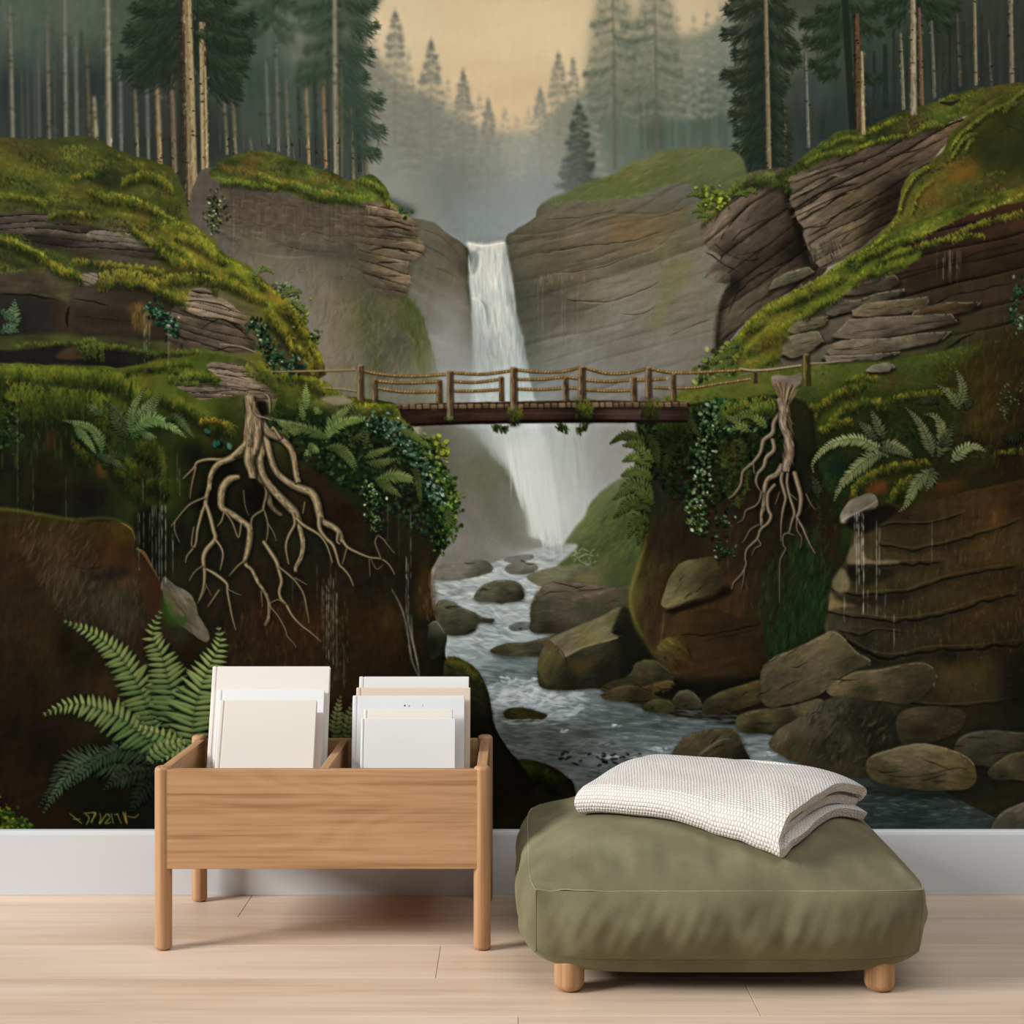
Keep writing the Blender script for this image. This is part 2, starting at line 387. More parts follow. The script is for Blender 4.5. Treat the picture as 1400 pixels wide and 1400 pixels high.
for x, yt, hw, c in [(540, 30, 26, '#7d7d6c'), (589, 70, 28, '#7c7d6e'), (633, 112, 22, '#80817382'[:7]), (763, 90, 22, '#86856f')]:
    fill([(x, yt), (x + hw * .5, yt + 45), (x + hw, yt + 95), (x + hw, yt + 150), (x - hw, yt + 150), (x - hw, yt + 95), (x - hw * .5, yt + 45)], c, .42, 6)
    scat([(x, yt), (x + hw * .6, yt + 50), (x + hw, yt + 110), (x - hw, yt + 110), (x - hw * .6, yt + 50)], 120, -75, 8, 3, .07, a=.4, hang=40)
for x, hw in ((838, 34), (896, 32)):
    fill([(x, -40), (x + hw * .7, 0), (x + hw, 60), (x + hw * 1.1, 120), (x + hw * .6, 170), (x - hw * .6, 170), (x - hw * 1.1, 120), (x - hw, 60), (x - hw * .7, 0)], [(x, 0, '#7b7b65'), (x, 90, '#737762'), (x, 160, '#5f6b5a')], .55, 6)
    scat([(x, -40), (x + hw, 60), (x + hw, 150), (x - hw, 150), (x - hw, 60)], 420, -70, 11, 3.4, .10, ['#8b8b72', '#6c705c', '#7b7d68', '#5f6855'], .35, hang=40)
# two taller conifers on the right rise
for x, yt, yb, hw, tb in [(838, -14, 150, 40, 232), (895, -30, 150, 42, 212)]:
    spruce(x, yt, yb, hw, '#666c58', '#9a987c', lay=11, a=.5, hang=13, w=2.1, ragged=.3, pw=.55)
    stroke([(x, 0), (x + 2, 110), (x + 3, tb)], [1.5, 3.2, 3.8], '#5a5546', .7)
    for i in range(6):
        y = 20 + i * 22; s = rng.choice([-1, 1]); bough(x, y, x + s * rng.uniform(22, 46), y + 12, '#525c4b', '#8f9078', 12, .55, 1, 2)
for i in range(26):
    x = rng.uniform(860, 1010); stroke([(x, 110 + rng.uniform(0, 40)), (x + 2, 205)], [1, 3], rng.choice([0, 1]) and '#3f4a40' or '#6c7766', .28)
scat(box(830, 110, 1010, 205), 260, 85, 34, 3, .08, a=.18, smooth=False)
scat(box(500, 150, 740, 320), 300, 88, 40, 5, .03, a=.15, smooth=False)
spruce(791, 142, 250, 25, '#363f36', '#4d584c', lay=15, a=.75, hang=8, w=2, pw=.7, ragged=.3)
fill([(791, 150), (800, 190), (812, 250), (770, 250), (783, 190)], '#3a433a', .6, 4)
soften(500, -60, 1010, 300, 1.2)
glow(690, 300, 60, 60, '#8b9694', .55); glow(640, 250, 70, 40, '#6b746d', .3); glow(550, 265, 35, 50, '#8a8d84', .45); glow(735, 235, 45, 45, '#8d9490', .5); glow(790, 270, 40, 14, '#768078', .3)

# left dark forest
fill([(-130, -110), (505, -110), (500, 40), (492, 100), (500, 170), (500, 250), (530, 300), (-130, 300)],
     [(-60, 60, '#3f4a3f'), (20, 25, '#4c584a'), (60, 60, '#414d43'), (20, 120, '#2c3332'), (100, 30, '#4e5a4b'), (130, 120, '#2f3735'), (60, 170, '#2d3330'), (180, 150, '#303633'), (170, 60, '#46503f'),
      (230, 200, '#30322e'), (300, 60, '#2f3d30'), (300, 180, '#30332e'), (335, 110, '#39483e'), (375, 60, '#48544a'), (405, 45, '#5d6658'), (350, 180, '#38423b'), (420, 140, '#3e4a40'), (440, 30, '#3c493a'),
      (480, 150, '#3a463b'), (480, 220, '#3c443d'), (400, 220, '#383f38')], soft=4, tex=((90, 70, 6, .10), (0, 50, 30, .08)), smooth=True)
scat(box(-120, -100, 480, 60), 900, 75, 26, 5, .10, a=.3, smooth=False, hang=30)
scat(box(-120, -100, 330, 70), 300, -20, 24, 3, .16, ['#5f6a58', '#39452f', '#27302a'], a=.25, smooth=False, hang=40)
for x, yt, yb, w, c in [(30, 95, 188, 3, '#4b5249'), (38, 100, 190, 3, '#4f564c'), (47, 40, 190, 4, '#4a5149'), (53, 75, 188, 4, '#5d6357'), (74, 30, 192, 5, '#454a42'), (80, 60, 190, 3, '#3d423b'), (95, 50, 192, 4, '#3f453e'), (112, 40, 190, 5, '#3b423b'),
                        (104, 48, 190, 5.5, '#686e60'), (165, 95, 218, 5, '#676d64'), (202, 122, 224, 4.5, '#6d7163'), (-20, -60, 190, 8, '#6a6b58'), (-60, -60, 200, 6, '#565c50'), (-95, -90, 200, 9, '#7a775e'),
                        (218, 60, 225, 6, '#474237'), (300, 100, 205, 5, '#3c3f38'), (343, 188, 210, 5, '#595b4a'), (332, 150, 205, 4, '#4a4c40'), (265, 60, 240, 9, '#3b362c')]:
    trunk(x - 1, yt, x + 1, yb, w, c, a=.75, dark=.75)
for x, yt, yb, w, c, h in [(15, 8, 192, 6, '#77745e', '#8b8a72'), (65, 20, 192, 5.5, '#6c6153', '#86806a'), (88, -100, 200, 5.5, '#77796a', '#8f9785'), (120, 65, 186, 5.5, '#625c46', None), (130, 132, 214, 7.5, '#8a815f', '#b0a880'), (186, 118, 220, 5, '#736d54', '#8f8a6e'),
                           (147, -100, 232, 9, '#858066', '#a39c7c'), (216, 118, 228, 9, '#84734f', '#a08c66'), (308, 126, 212, 5, '#6b664e', '#858068'), (320, 135, 218, 5.5, '#6d6349', '#8d8264')]:
    trunk(x - 2, yt, x + 2, yb, w, c, h, a=.9, knots=int(w))
trunk(232, 60, 238, 243, 10, '#5f5142', '#75654d', knots=8)
# right part of the left forest
for x, yt, yb, w, c, h in [(365, 80, 197, 4, '#6b7466', '#84917f'), (378, 50, 208, 6, '#62655a', '#77796a'), (392, 108, 214, 5, '#686b58', '#7e806a'), (400, 180, 219, 3, '#585f52', None), (358, 150, 200, 4, '#4a5249', None), (410, 120, 215, 5, '#3f463c', None),
                           (432, 100, 225, 5, '#3a4038', None), (450, 60, 235, 5, '#4a4c40', None), (420, 112, 227, 5.5, '#857654', '#a3946c'), (443, 104, 229, 5.5, '#876a48', '#a28a62'), (490, 150, 235, 5, '#333b34', None), (481, 143, 247, 6, '#75694a', '#968a66'), (499, 188, 242, 5, '#75694c', None)]:
    trunk(x - 2, yt, x + 2, yb, w, c, h, a=.85, knots=int(w * .7))
for s, x0, y0, x1, y1, hg in [(1, 459, -6, 512, 0, 22), (1, 459, 20, 514, 30, 26), (1, 459, 50, 508, 68, 32), (1, 459, 78, 500, 100, 26), (1, 459, 112, 520, 128, 34), (1, 470, 150, 524, 172, 30), (1, 480, 185, 518, 205, 22),
                               (0, 459, -10, 405, 10, 24), (0, 459, 16, 408, 34, 22), (0, 459, 40, 418, 62, 22), (0, 459, 70, 410, 86, 26), (0, 455, 85, 408, 100, 26),
                               (0, 380, -10, 345, 10, 26), (1, 370, -20, 402, 4, 22), (1, 368, 10, 402, 34, 24), (0, 372, 18, 345, 38, 22), (1, 372, 30, 400, 48, 20)]:
    bough(x0, y0, x1, y1, '#2c3a2b', '#435241', hg, .85, 1.3)
fill([(470, 60), (495, 90), (508, 135), (512, 180), (505, 215), (480, 235), (468, 150)], '#35423a', .5, 6)
for x0, y0, x1, y1 in [(405, 34, 412, 60), (470, 34, 478, 50), (398, 70, 408, 85)]: glow((x0 + x1) / 2, (y0 + y1) / 2, 7, 9, '#7c8070', .4)
trunk(458, -100, 461, 250, 9.5, '#74705a', '#948d6d', knots=10, side=-1); trunk(466, 90, 467, 258, 5, '#5a5a48', None)
glow(110, 20, 60, 30, '#566050', .4); glow(40, 50, 40, 40, '#49544a', .35); glow(405, 55, 26, 34, '#6c7364', .35); glow(350, 160, 30, 40, '#4a544a', .3)
soften(-110, -90, 480, 190, .8)
# the main dark spruce in front
for x0, y0, x1, y1, hg in [(250, -30, 195, -6, 30), (250, -10, 182, 4, 34), (250, 18, 175, 36, 40), (250, 50, 164, 77, 46), (250, 78, 188, 100, 34), (262, -30, 318, -4, 28), (262, -8, 344, 18, 34), (262, 20, 334, 40, 34), (265, 40, 342, 56, 36),
                           (268, 62, 332, 82, 40), (270, 84, 326, 122, 30), (240, 60, 186, 108, 26), (240, 30, 196, 60, 36), (215, 60, 190, 90, 30), (275, 60, 322, 100, 40)]:
    bough(x0, y0, x1, y1, '#222b21', '#37442f', hg, .9, 1.7, 2.6)
fill([(205, 20), (250, 5), (300, 20), (318, 60), (300, 95), (262, 100), (230, 110), (205, 100), (190, 80)], '#20291f', .4, 7)
for x, y, c in [(325, 14, '#6f7568'), (310, 22, '#59614f'), (338, 5, '#646a5a'), (288, 14, '#5a6452')]: glow(x, y, 9, 4, c, .35)
for x0, y0, x1, y1, hg in [(300, 18, 344, 20, 16), (290, 40, 338, 58, 22)]: bough(x0, y0, x1, y1, '#222b21', '#37442f', hg, .9, 1.5, 2.4)

trunk(276, 30, 282, 290, 11.5, '#84724e', '#a08c64', knots=14, side=-1); trunk(280, 90, 284, 292, 5, '#a39068', None)
trunk(252, -100, 263, 312, 18, '#7d6b4a', '#9c8a62', knots=26); stroke([(246, -100), (247, 120), (250, 305)], [5, 6, 6], '#332c22', .7, soft=1)
for x0, y0, x1, y1, hg in [(262, 10, 300, 4, 14), (246, 0, 215, 10, 16), (262, 40, 296, 44, 12)]: bough(x0, y0, x1, y1, '#232d20', '#3a4833', hg, .9, 1.4, 2.4)
for k in range(30): y = rng.uniform(20, 300); dab(246 + y * .03, y, 243 + y * .03 + rng.normal() * 2, y - 2, 1.4, hx('#1e1a14'), .8)
# right dark forest
fill([(1040, -110), (1530, -110), (1530, 150), (1400, 130), (1300, 150), (1180, 200), (1090, 235), (1030, 240), (1024, 100)],
     [(1060, 60, '#283126'), (1085, 45, '#5a5e4e'), (1090, 75, '#4d5447'), (1110, 25, '#3b4236'), (1150, 40, '#283526'), (1110, 130, '#36403a'), (1090, 180, '#2e3733'), (1140, 170, '#2b342e'), (1200, 110, '#2d3733'), (1210, 30, '#384236'),
      (1260, 60, '#2b342b'), (1300, 60, '#2d332c'), (1350, 80, '#2a302b'), (1400, 60, '#30342c'), (1330, 20, '#343a32'), (1200, 160, '#262d28'), (1480, 60, '#2c302a')], soft=9, tex=((90, 60, 6, .10), (0, 50, 30, .08)))
scat(box(1040, -100, 1500, 60), 500, 75, 26, 4, .12, a=.3, smooth=False, hang=30)
for x, yt, yb, w, c in [(1210, 60, 150, 7, '#272d28'), (1222, 40, 150, 4, '#2b312c'), (1195, 70, 165, 5, '#2a302b'), (1290, 50, 125, 6, '#33342c'), (1298, 40, 125, 4, '#2a2d27'), (1318, 30, 120, 5, '#2f312a'), (1342, 20, 118, 5, '#30312a'), (1365, 20, 118, 4, '#39382e'), (1430, -100, 120, 9, '#6a6048'), (1470, -100, 120, 6, '#57523f')]:
    trunk(x, yt, x + 1, yb, w, c, a=.7, dark=.8)
glow(1088, 50, 22, 28, '#666a5a', .5)
for x0, y0, x1, y1, hg in [(1050, 0, 1083, 14, 26), (1060, 20, 1088, 60, 26), (1060, 60, 1092, 76, 24), (1150, 0, 1118, 10, 18), (1150, 10, 1096, 26, 22), (1150, 40, 1100, 50, 24), (1150, 60, 1108, 84, 20), (1160, 0, 1200, 8, 20), (1165, 20, 1205, 40, 18), (1170, 90, 1206, 104, 16),
                           (1245, -20, 1200, 0, 26), (1250, -10, 1310, 4, 26), (1260, 10, 1305, 32, 20), (1240, 5, 1215, 20, 26), (1110, 80, 1140, 90, 16), (1150, 90, 1120, 100, 14)]:
    bough(x0, y0, x1, y1, '#1f2b1d', '#34412e', hg, .85, 1.4, 2.4)
stroke([(1154, -20), (1160, 80), (1166, 180)], [9, 10, 9], '#1c241c', .85)
for x, yt, yb, w, c, h, k in [(1102, 72, 202, 6, '#626658', '#7d8270', 3), (1232, 45, 150, 6, '#6d6a50', '#8c8768', 4), (1257, 10, 152, 8, '#664f3a', '#7d6248', 4), (1274, 28, 134, 7, '#54554a', '#6b6c5c', 3), (1309, 18, 118, 6, '#4a4a3e', None, 2), (1331, -100, 116, 5.5, '#756c50', '#948a68', 4),
                              (1352, 40, 118, 5, '#514f42', None, 2), (1380, -100, 118, 8, '#6e6652', '#857c62', 5), (1072, 135, 220, 6.5, '#6a6148', '#837a5c', 4)]:
    trunk(x - 1, yt, x + 3, yb, w, c, h, a=.85, knots=k)
trunk(1247, -60, 1248, 157, 11, '#80745a', '#9b9072', knots=9); trunk(1171, 18, 1174, 182, 11, '#57442e', None, knots=8); trunk(1178, 70, 1180, 180, 6, '#94825c', '#a8966c', knots=4)
# dark conifer in front of it
for i, (y, xe) in enumerate([(-14, 1000), (6, 992), (38, 989), (66, 1004), (94, 990), (104, 1002), (130, 1004), (150, 1000), (172, 1008), (196, 1004), (212, 1010)]):
    bough(1046, y - 14, xe, y + 2, '#22291f', '#3a4530', 26, .9, 1.5, 2.4)
    bough(1048, y - 8, 1048 + rng.uniform(20, 36), y + 10, '#22291f', '#3a4530', 24, .85, 1.4, 2.4)
fill([(1046, 10), (1060, 60), (1064, 200), (1050, 236), (1018, 236), (1020, 150), (1024, 60)], '#1e291f', .6, 5)
trunk(1044, -100, 1051, 234, 8, '#6a5f46', '#877a58', knots=10, side=1)

# grassy rise, centre right
fill([(742, 278), (775, 262), (800, 250), (835, 240), (850, 230), (862, 220), (885, 215), (900, 208), (925, 203), (960, 200), (1000, 205), (1020, 232), (1010, 300), (860, 310), (750, 300)],
     [(760, 272, '#59663f'), (800, 258, '#5d6a3c'), (850, 236, '#6a6c3a'), (880, 220, '#6e6f42'), (900, 250, '#565f32'), (950, 215, '#636b40'), (990, 215, '#5d6640'), (960, 250, '#565e38'), (1000, 260, '#4e5836'), (850, 260, '#57632f')], soft=1.2, tex=((20, 50, 12, .10),), rough=2)
scat([(760, 272), (835, 243), (900, 211), (1000, 208), (1005, 280), (860, 275)], 500, 25, 12, 2.6, .10, ['#6c7440', '#59652f', '#7a7c42', '#4a5630', '#6a6238'], .32)
# cliff right of the fall
fill([(690, 334), (698, 318), (728, 300), (735, 285), (752, 276), (790, 274), (830, 272), (870, 268), (905, 255), (940, 250), (975, 280), (985, 330), (1000, 400), (985, 520), (900, 560), (720, 560), (712, 480), (700, 420), (688, 370)],
     [(700, 340, '#565347'), (735, 300, '#5a5644'), (760, 290, '#605c4a'), (830, 285, '#69614a'), (880, 268, '#645f4e'), (940, 262, '#5f5e50'), (800, 320, '#5c5242'), (850, 310, '#6a5a42'), (870, 320, '#6c5c44'), (930, 300, '#5e5a48'), (760, 350, '#57523f'), (710, 400, '#4c5048'),
      (750, 400, '#4f4d43'), (790, 380, '#625a4c'), (820, 370, '#6d6759'), (800, 405, '#57554a'), (860, 370, '#605c4e'), (850, 400, '#737063'), (900, 400, '#66655a'), (940, 420, '#6c695d'), (920, 370, '#6c6b48'), (960, 370, '#6f6c62'), (730, 460, '#5d625d'), (770, 440, '#66665f'), (850, 440, '#6c6c64'), (800, 490, '#767872'), (900, 490, '#7a7972'), (960, 480, '#6f6d65'), (740, 520, '#7d8380'), (860, 540, '#7d7e78')],
     rough=2.5, tex=((18, 60, 9, .10), (22, 18, 5, .08), (85, 50, 8, .04)), strata=(17, 30, .10, 18), seed=2)
for p in [[(760, 372), (800, 366), (850, 352), (900, 336), (930, 305)], [(738, 330), (790, 318), (840, 305), (900, 296)], [(700, 320), (760, 315), (830, 292), (905, 290), (935, 270)], [(775, 412), (830, 408), (865, 390), (900, 380)], [(850, 426), (880, 420), (895, 408)], [(770, 360), (820, 350), (870, 330)],
          [(905, 356), (890, 390), (885, 420)], [(920, 452), (960, 440), (982, 430)], [(735, 345), (760, 340), (800, 338)], [(800, 395), (850, 385), (900, 382)]]:
    stroke([(x, y) for x, y in p], [1, 3, 2, .5], '#3d372d', .45); stroke([(x, y + 3) for x, y in p], [.6, 3, 2, .4], '#8b8472', .3)
scat([(700, 330), (790, 280), (930, 260), (980, 330), (985, 440), (720, 440)], 900, 18, 26, 3.2, .09, a=.35)
fill([(915, 366), (935, 355), (950, 362), (925, 400), (905, 440), (897, 470), (893, 430), (902, 395)], '#6a7238', .45, 5)
fill([(690, 360), (705, 400), (725, 470), (735, 560), (715, 560), (708, 480)], '#4a5852', .5, 8)
fill([(705, 385), (740, 392), (790, 386), (795, 430), (740, 450), (712, 440)], '#403f38', .42, 7)
for p, c, a_ in [([(776, 408), (810, 388), (850, 372), (900, 362), (892, 392), (840, 410)], '#7f7a6a', .5), ([(846, 426), (880, 405), (905, 396), (900, 416), (870, 428)], '#817c6c', .5), ([(900, 356), (940, 345), (985, 335), (985, 470), (890, 500), (885, 430)], '#757264', .35), ([(840, 300), (890, 296), (935, 280), (930, 310), (880, 325), (840, 328)], '#6d5a3c', .4), ([(770, 318), (820, 306), (840, 318), (790, 336)], '#70685a', .4)]:
    fill(p, c, a_, 2.5, rough=2, tex=((18, 30, 6, .16),))
for p, w in [([(776, 410), (830, 412), (875, 398), (905, 384)], 2.4), ([(848, 428), (875, 430), (902, 416)], 2), ([(745, 300), (800, 296), (850, 284)], 1.6), ([(740, 346), (800, 336), (860, 330), (915, 312)], 2.2), ([(760, 374), (820, 366), (870, 348)], 1.8), ([(915, 460), (950, 444), (978, 436)], 1.5), ([(890, 300), (920, 290), (940, 282)], 1.5)]: crack(p, w, .5, .6)
mossline([(752, 276), (800, 272), (850, 268), (880, 262)], 6, ('#5f6c38', '#76803f'), a=.5)
for x in (735, 742, 768, 772, 790): drip(x, 385, 470, .22, '#a5a89c', 1)
for i in range(40): x = rng.uniform(735, 800); dab(x, 378 + rng.normal() * 5, x + rng.normal(), 384 + rng.normal() * 5, 1.4, hx('#8a7a66'), .35)

# far cliff behind on the left of the fall
fill([(540, 286), (560, 298), (590, 303), (615, 322), (632, 333), (641, 348), (642, 400), (648, 470), (655, 560), (560, 560), (540, 400)],
     [(560, 305, '#5f5c4e'), (600, 312, '#5e5b4d'), (620, 330, '#4f4b3e'), (580, 350, '#5a5950'), (620, 380, '#5b5748'), (636, 370, '#3c3b34'), (600, 420, '#6b6b63'), (570, 420, '#6a6b66'), (625, 430, '#5d5c55'), (640, 450, '#4d4e48'), (600, 470, '#85868', ) if 0 else (600, 470, '#858680'), (640, 520, '#8f938f'), (580, 500, '#84857e')],
     rough=1.5, tex=((-25, 40, 8, .09), (80, 30, 6, .05)), seed=4)
for p in [[(575, 312), (605, 325), (630, 352)], [(590, 365), (612, 372), (632, 384)], [(565, 330), (600, 345), (620, 360)]]: stroke(p, [1, 3, 1], '#39362d', .4)
stroke([(636, 338), (643, 360), (642, 400), (646, 430)], [2, 6, 5, 2], '#2b2d28', .7, soft=1)

# waterfall above the bridge
FALL = [(638, 331), (662, 334), (689, 330), (694, 350), (700, 380), (706, 430), (716, 470), (724, 520), (735, 580), (690, 600), (645, 600), (646, 500), (645, 420), (641, 380), (646, 350)]
fill(FALL, [(650, 340, '#c9cbbd'), (675, 340, '#cfcdbd'), (665, 370, '#dcd8c8'), (650, 390, '#b8c2bd'), (680, 390, '#e2dfd2'), (690, 400, '#b4c0bd'), (655, 440, '#a9b8b6'), (680, 440, '#d8d8cd'), (700, 440, '#a9bbb9'), (660, 490, '#a5b4b2'), (690, 490, '#bfc8c2'), (715, 500, '#9fb0ae'), (680, 540, '#a9b6b3'), (720, 560, '#a3b2b0')],
     soft=1.6, tex=((92, 60, 4, .07), (92, 24, 2.5, .07)))
scat([(641, 346), (688, 346), (700, 380), (706, 430), (716, 470), (724, 520), (735, 575), (690, 590), (650, 590), (650, 500), (649, 420)], 700, 93, 20, 2.6, .05, ['#e9e6da', '#d5d6cb', '#b8c4c2', '#93a7a8', '#c8cfc8'], .45, hang=4)
for p, w in [([(646, 345), (652, 360), (648, 375)], 3), ([(655, 410), (664, 420), (666, 450)], 5), ([(646, 352), (654, 340), (660, 343)], 2), ([(672, 450), (672, 480), (678, 490)], 3), ([(684, 480), (686, 500)], 3), ([(668, 430), (670, 444)], 4), ([(678, 460), (682, 500)], 3)]:
    stroke(p, [1, w, 1], '#5f7373', .55, soft=.8)
fill([(646, 342), (655, 350), (650, 370), (645, 375), (642, 355)], '#5d6a68', .5, 1)
stroke([(645, 408), (655, 411), (662, 425), (666, 460)], [3, 3, 3, 1], '#dfe2da', .7)
stroke([(690, 335), (696, 400), (706, 440), (716, 490)], [2, 4, 6, 3], '#3f4f4e', .45, soft=2)
stroke([(640, 333), (663, 336), (689, 332)], [1.5, 2, 1.5], '#f0eee2', .8)
# left misty cliff behind the bridge
fill([(270, 240), (330, 245), (420, 262), (500, 272), (545, 288), (566, 306), (573, 322), (575, 340), (560, 358), (556, 380), (553, 405), (575, 430), (588, 470), (597, 510), (600, 560), (300, 560), (250, 400)],
     [(320, 270, '#4f443a'), (360, 280, '#554a3e'), (420, 300, '#4f473d'), (470, 300, '#4c473e'), (520, 290, '#665646'), (545, 310, '#5d5142'), (560, 330, '#665b4a'), (520, 330, '#504a40'), (350, 330, '#5b564a'), (420, 340, '#5b554b'), (480, 340, '#55503f'), (350, 370, '#625f55'), (400, 390, '#6e6a60'), (440, 400, '#6b675b'), (500, 370, '#4b463a'), (545, 370, '#544d40'), (530, 400, '#4f4b3e'), (480, 380, '#5f5b4b'),
      (430, 440, '#6f6e66'), (460, 440, '#68644f'), (500, 430, '#57603a'), (510, 450, '#5c6540'), (520, 480, '#515648'), (560, 430, '#4f5a33'), (580, 480, '#5c6442'), (545, 470, '#4a4c42'), (460, 490, '#706c5e'), (430, 510, '#7b7b73'), (500, 520, '#6a6b5a'), (590, 520, '#6f7458'), (540, 530, '#6b6b60')],
     rough=2, tex=((0, 60, 10, .09), (88, 40, 6, .06)), seed=3)
scat([(440, 400), (500, 390), (550, 420), (590, 480), (595, 530), (440, 530)], 500, 92, 26, 3, .08, a=.3)
scat([(490, 400), (520, 410), (525, 470), (515, 520), (500, 470)], 120, 110, 14, 4, .1, ['#5d6b38', '#6d7a44', '#4c5a30'], .35)
scat([(550, 405), (575, 430), (590, 480), (597, 525), (575, 510), (560, 460)], 260, 100, 16, 3.5, .12, ['#56622f', '#465228', '#6b7440', '#3c4428'], .5)
fill([(370, 322), (430, 334), (490, 328), (498, 350), (440, 354), (385, 342)], '#38352f', .6, 5); fill([(330, 345), (400, 356), (470, 360), (480, 376), (400, 380), (340, 366)], '#736e62', .35, 6)
fill([(425, 400), (455, 398), (468, 450), (470, 530), (440, 530), (430, 460)], '#7a6a50', .4, 6); fill([(495, 410), (525, 425), (530, 520), (505, 525), (496, 470)], '#3c3d36', .4, 6)
scat([(310, 300), (500, 300), (540, 400), (590, 520), (400, 520), (330, 380)], 900, 70, 16, 3, .14, ['#6f6450', '#4c463a', '#7a7668', '#5a5c4a', '#413c32'], .22, hang=25)
for p, w in [([(380, 334), (420, 342), (470, 346)], 2.2), ([(410, 312), (450, 322), (495, 320)], 1.6), ([(330, 300), (370, 312), (400, 318)], 1.4), ([(470, 360), (500, 372), (520, 376)], 1.6)]: crack(p, w, .45, .5)
for x, y in [(410, 369), (468, 379), (476, 362)]: dab(x - 3, y, x + 3, y + 1, 5, hx('#37332b'), .6); dab(x, y + 1, x + 3, y, 2.5, hx('#a09a88'), .6)
# the ledges of its nose
NS = [(494, 284), (510, 278), (530, 275), (546, 288), (562, 298), (570, 310), (566, 318), (577, 330), (580, 342), (570, 352), (560, 358), (558, 372), (562, 382), (556, 392), (556, 404), (540, 404), (515, 396), (500, 380), (490, 350), (486, 320)]
fill([(x + 2, y + 3) for x, y in NS], '#2f2b23', .5, 3)
fill(NS, [(510, 284, '#6f5c46'), (540, 290, '#725f49'), (556, 302, '#6a5844'), (520, 304, '#5a4b3b'), (560, 318, '#3a342b'), (530, 318, '#3f382e'), (560, 332, '#6b5d4b'), (575, 338, '#756753'), (520, 332, '#4c4337'), (500, 350, '#4a4338'), (545, 350, '#63574a'), (560, 364, '#4c4439'), (530, 372, '#564b3e'), (552, 384, '#6c5b49'), (515, 390, '#4c453a'), (545, 400, '#4a4238')], rough=2, tex=((-14, 22, 5, .2), (-14, 8, 3, .12)), strata=(-12, 13, .38, 6), seed=2)
for p, w in [([(500, 294), (525, 296), (555, 300)], 2), ([(512, 312), (535, 310), (562, 316)], 4), ([(520, 322), (545, 324), (574, 326)], 2), ([(505, 342), (530, 338), (552, 344), (572, 352)], 3), ([(515, 360), (540, 358), (560, 360)], 2.5), ([(520, 376), (540, 378), (558, 376)], 2), ([(528, 392), (556, 394)], 2)]: crack(p, w, .8, .5)
for p in [[(505, 284), (530, 279), (546, 290)], [(552, 300), (566, 308)], [(540, 332), (562, 330), (577, 338)], [(535, 382), (560, 384)]]: stroke([(x, y + 1) for x, y in p], [1, 3, 1], '#8d7d66', .6)
scat(NS, 260, -12, 10, 2.4, .2, a=.45)
for i in range(34):
    x = rng.uniform(300, 495); drip(x, 268 + (x - 300) * .06, 290 + rng.uniform(5, 60), .28, '#a49a88', 1)
scat([(310, 262), (500, 285), (500, 300), (310, 290)], 240, 92, 20, 2, .2, ['#6a5440', '#463c30', '#7a6a54', '#38322a'], .35)
stroke([(380, 332), (420, 340), (460, 352), (490, 350)], [1, 8, 10, 3], '#35332e', .5, soft=2); stroke([(340, 345), (390, 352), (430, 350)], [1, 3, 1], '#857b68', .4)
fill([(300, 262), (400, 268), (495, 280), (500, 320), (440, 318), (380, 322), (320, 310)], '#4a3d31', .45, 7)
fill([(440, 330), (492, 330), (512, 380), (520, 410), (480, 400), (450, 380)], '#45423a', .5, 9)
scat([(300, 264), (500, 282), (500, 330), (320, 330)], 420, -6, 16, 2.6, .2, ['#5f4f3e', '#3a3129', '#75654f', '#4a4036'], .3)
fill([(552, 404), (572, 420), (588, 470), (596, 520), (580, 520), (566, 470), (548, 440)], '#3f4728', .45, 4)
glow(618, 455, 24, 60, '#94968f', .55); glow(606, 520, 30, 50, '#9a9c96', .55); glow(410, 480, 36, 60, '#7d7b72', .35)
fill([(694, 340), (712, 345), (735, 440), (748, 520), (728, 520), (712, 450)], '#3d433c', .4, 7)
# turf rim above it
TOPL = [(286, 238), (300, 222), (340, 206), (380, 210), (420, 225), (450, 234), (480, 246), (505, 238), (522, 250), (530, 262), (533, 284), (520, 276), (500, 275), (460, 278), (430, 275), (395, 264), (350, 256), (310, 250)]
fill(TOPL, [(310, 230, '#3a4420'), (350, 225, '#4a421f'), (370, 240, '#665f20'), (330, 245, '#45481e'), (400, 240, '#4f5a20'), (430, 250, '#4f5f22'), (470, 262, '#4f6022'), (500, 262, '#4a5c22'), (520, 255, '#566a22'), (400, 216, '#3c4424'), (460, 240, '#343a20')], rough=2.5, tex=((-15, 20, 8, .2),))
mossfield(TOPL, 1300, -12, 16, ('#242c14', '#3f4a1a', '#5f7022', '#849428'), '#80501c', 6, 2.4, .7, 2)
for l, d in [([(350, 232), (372, 242), (395, 246), (420, 252)], 12), ([(400, 246), (430, 256), (460, 260), (500, 268)], 14), ([(490, 240), (510, 247), (525, 258), (531, 276)], 10), ([(300, 244), (340, 246), (380, 252)], 10)]:
    moss(l, d, pal=('#222a12', '#4a5a1c', '#8d9c2c', '#946020'), L=6)
mossline([(532, 276), (545, 284), (556, 298)], 5, ('#64761e', '#869a26')); leaves([(548, 286), (556, 292)], 8, 5, spread=4)

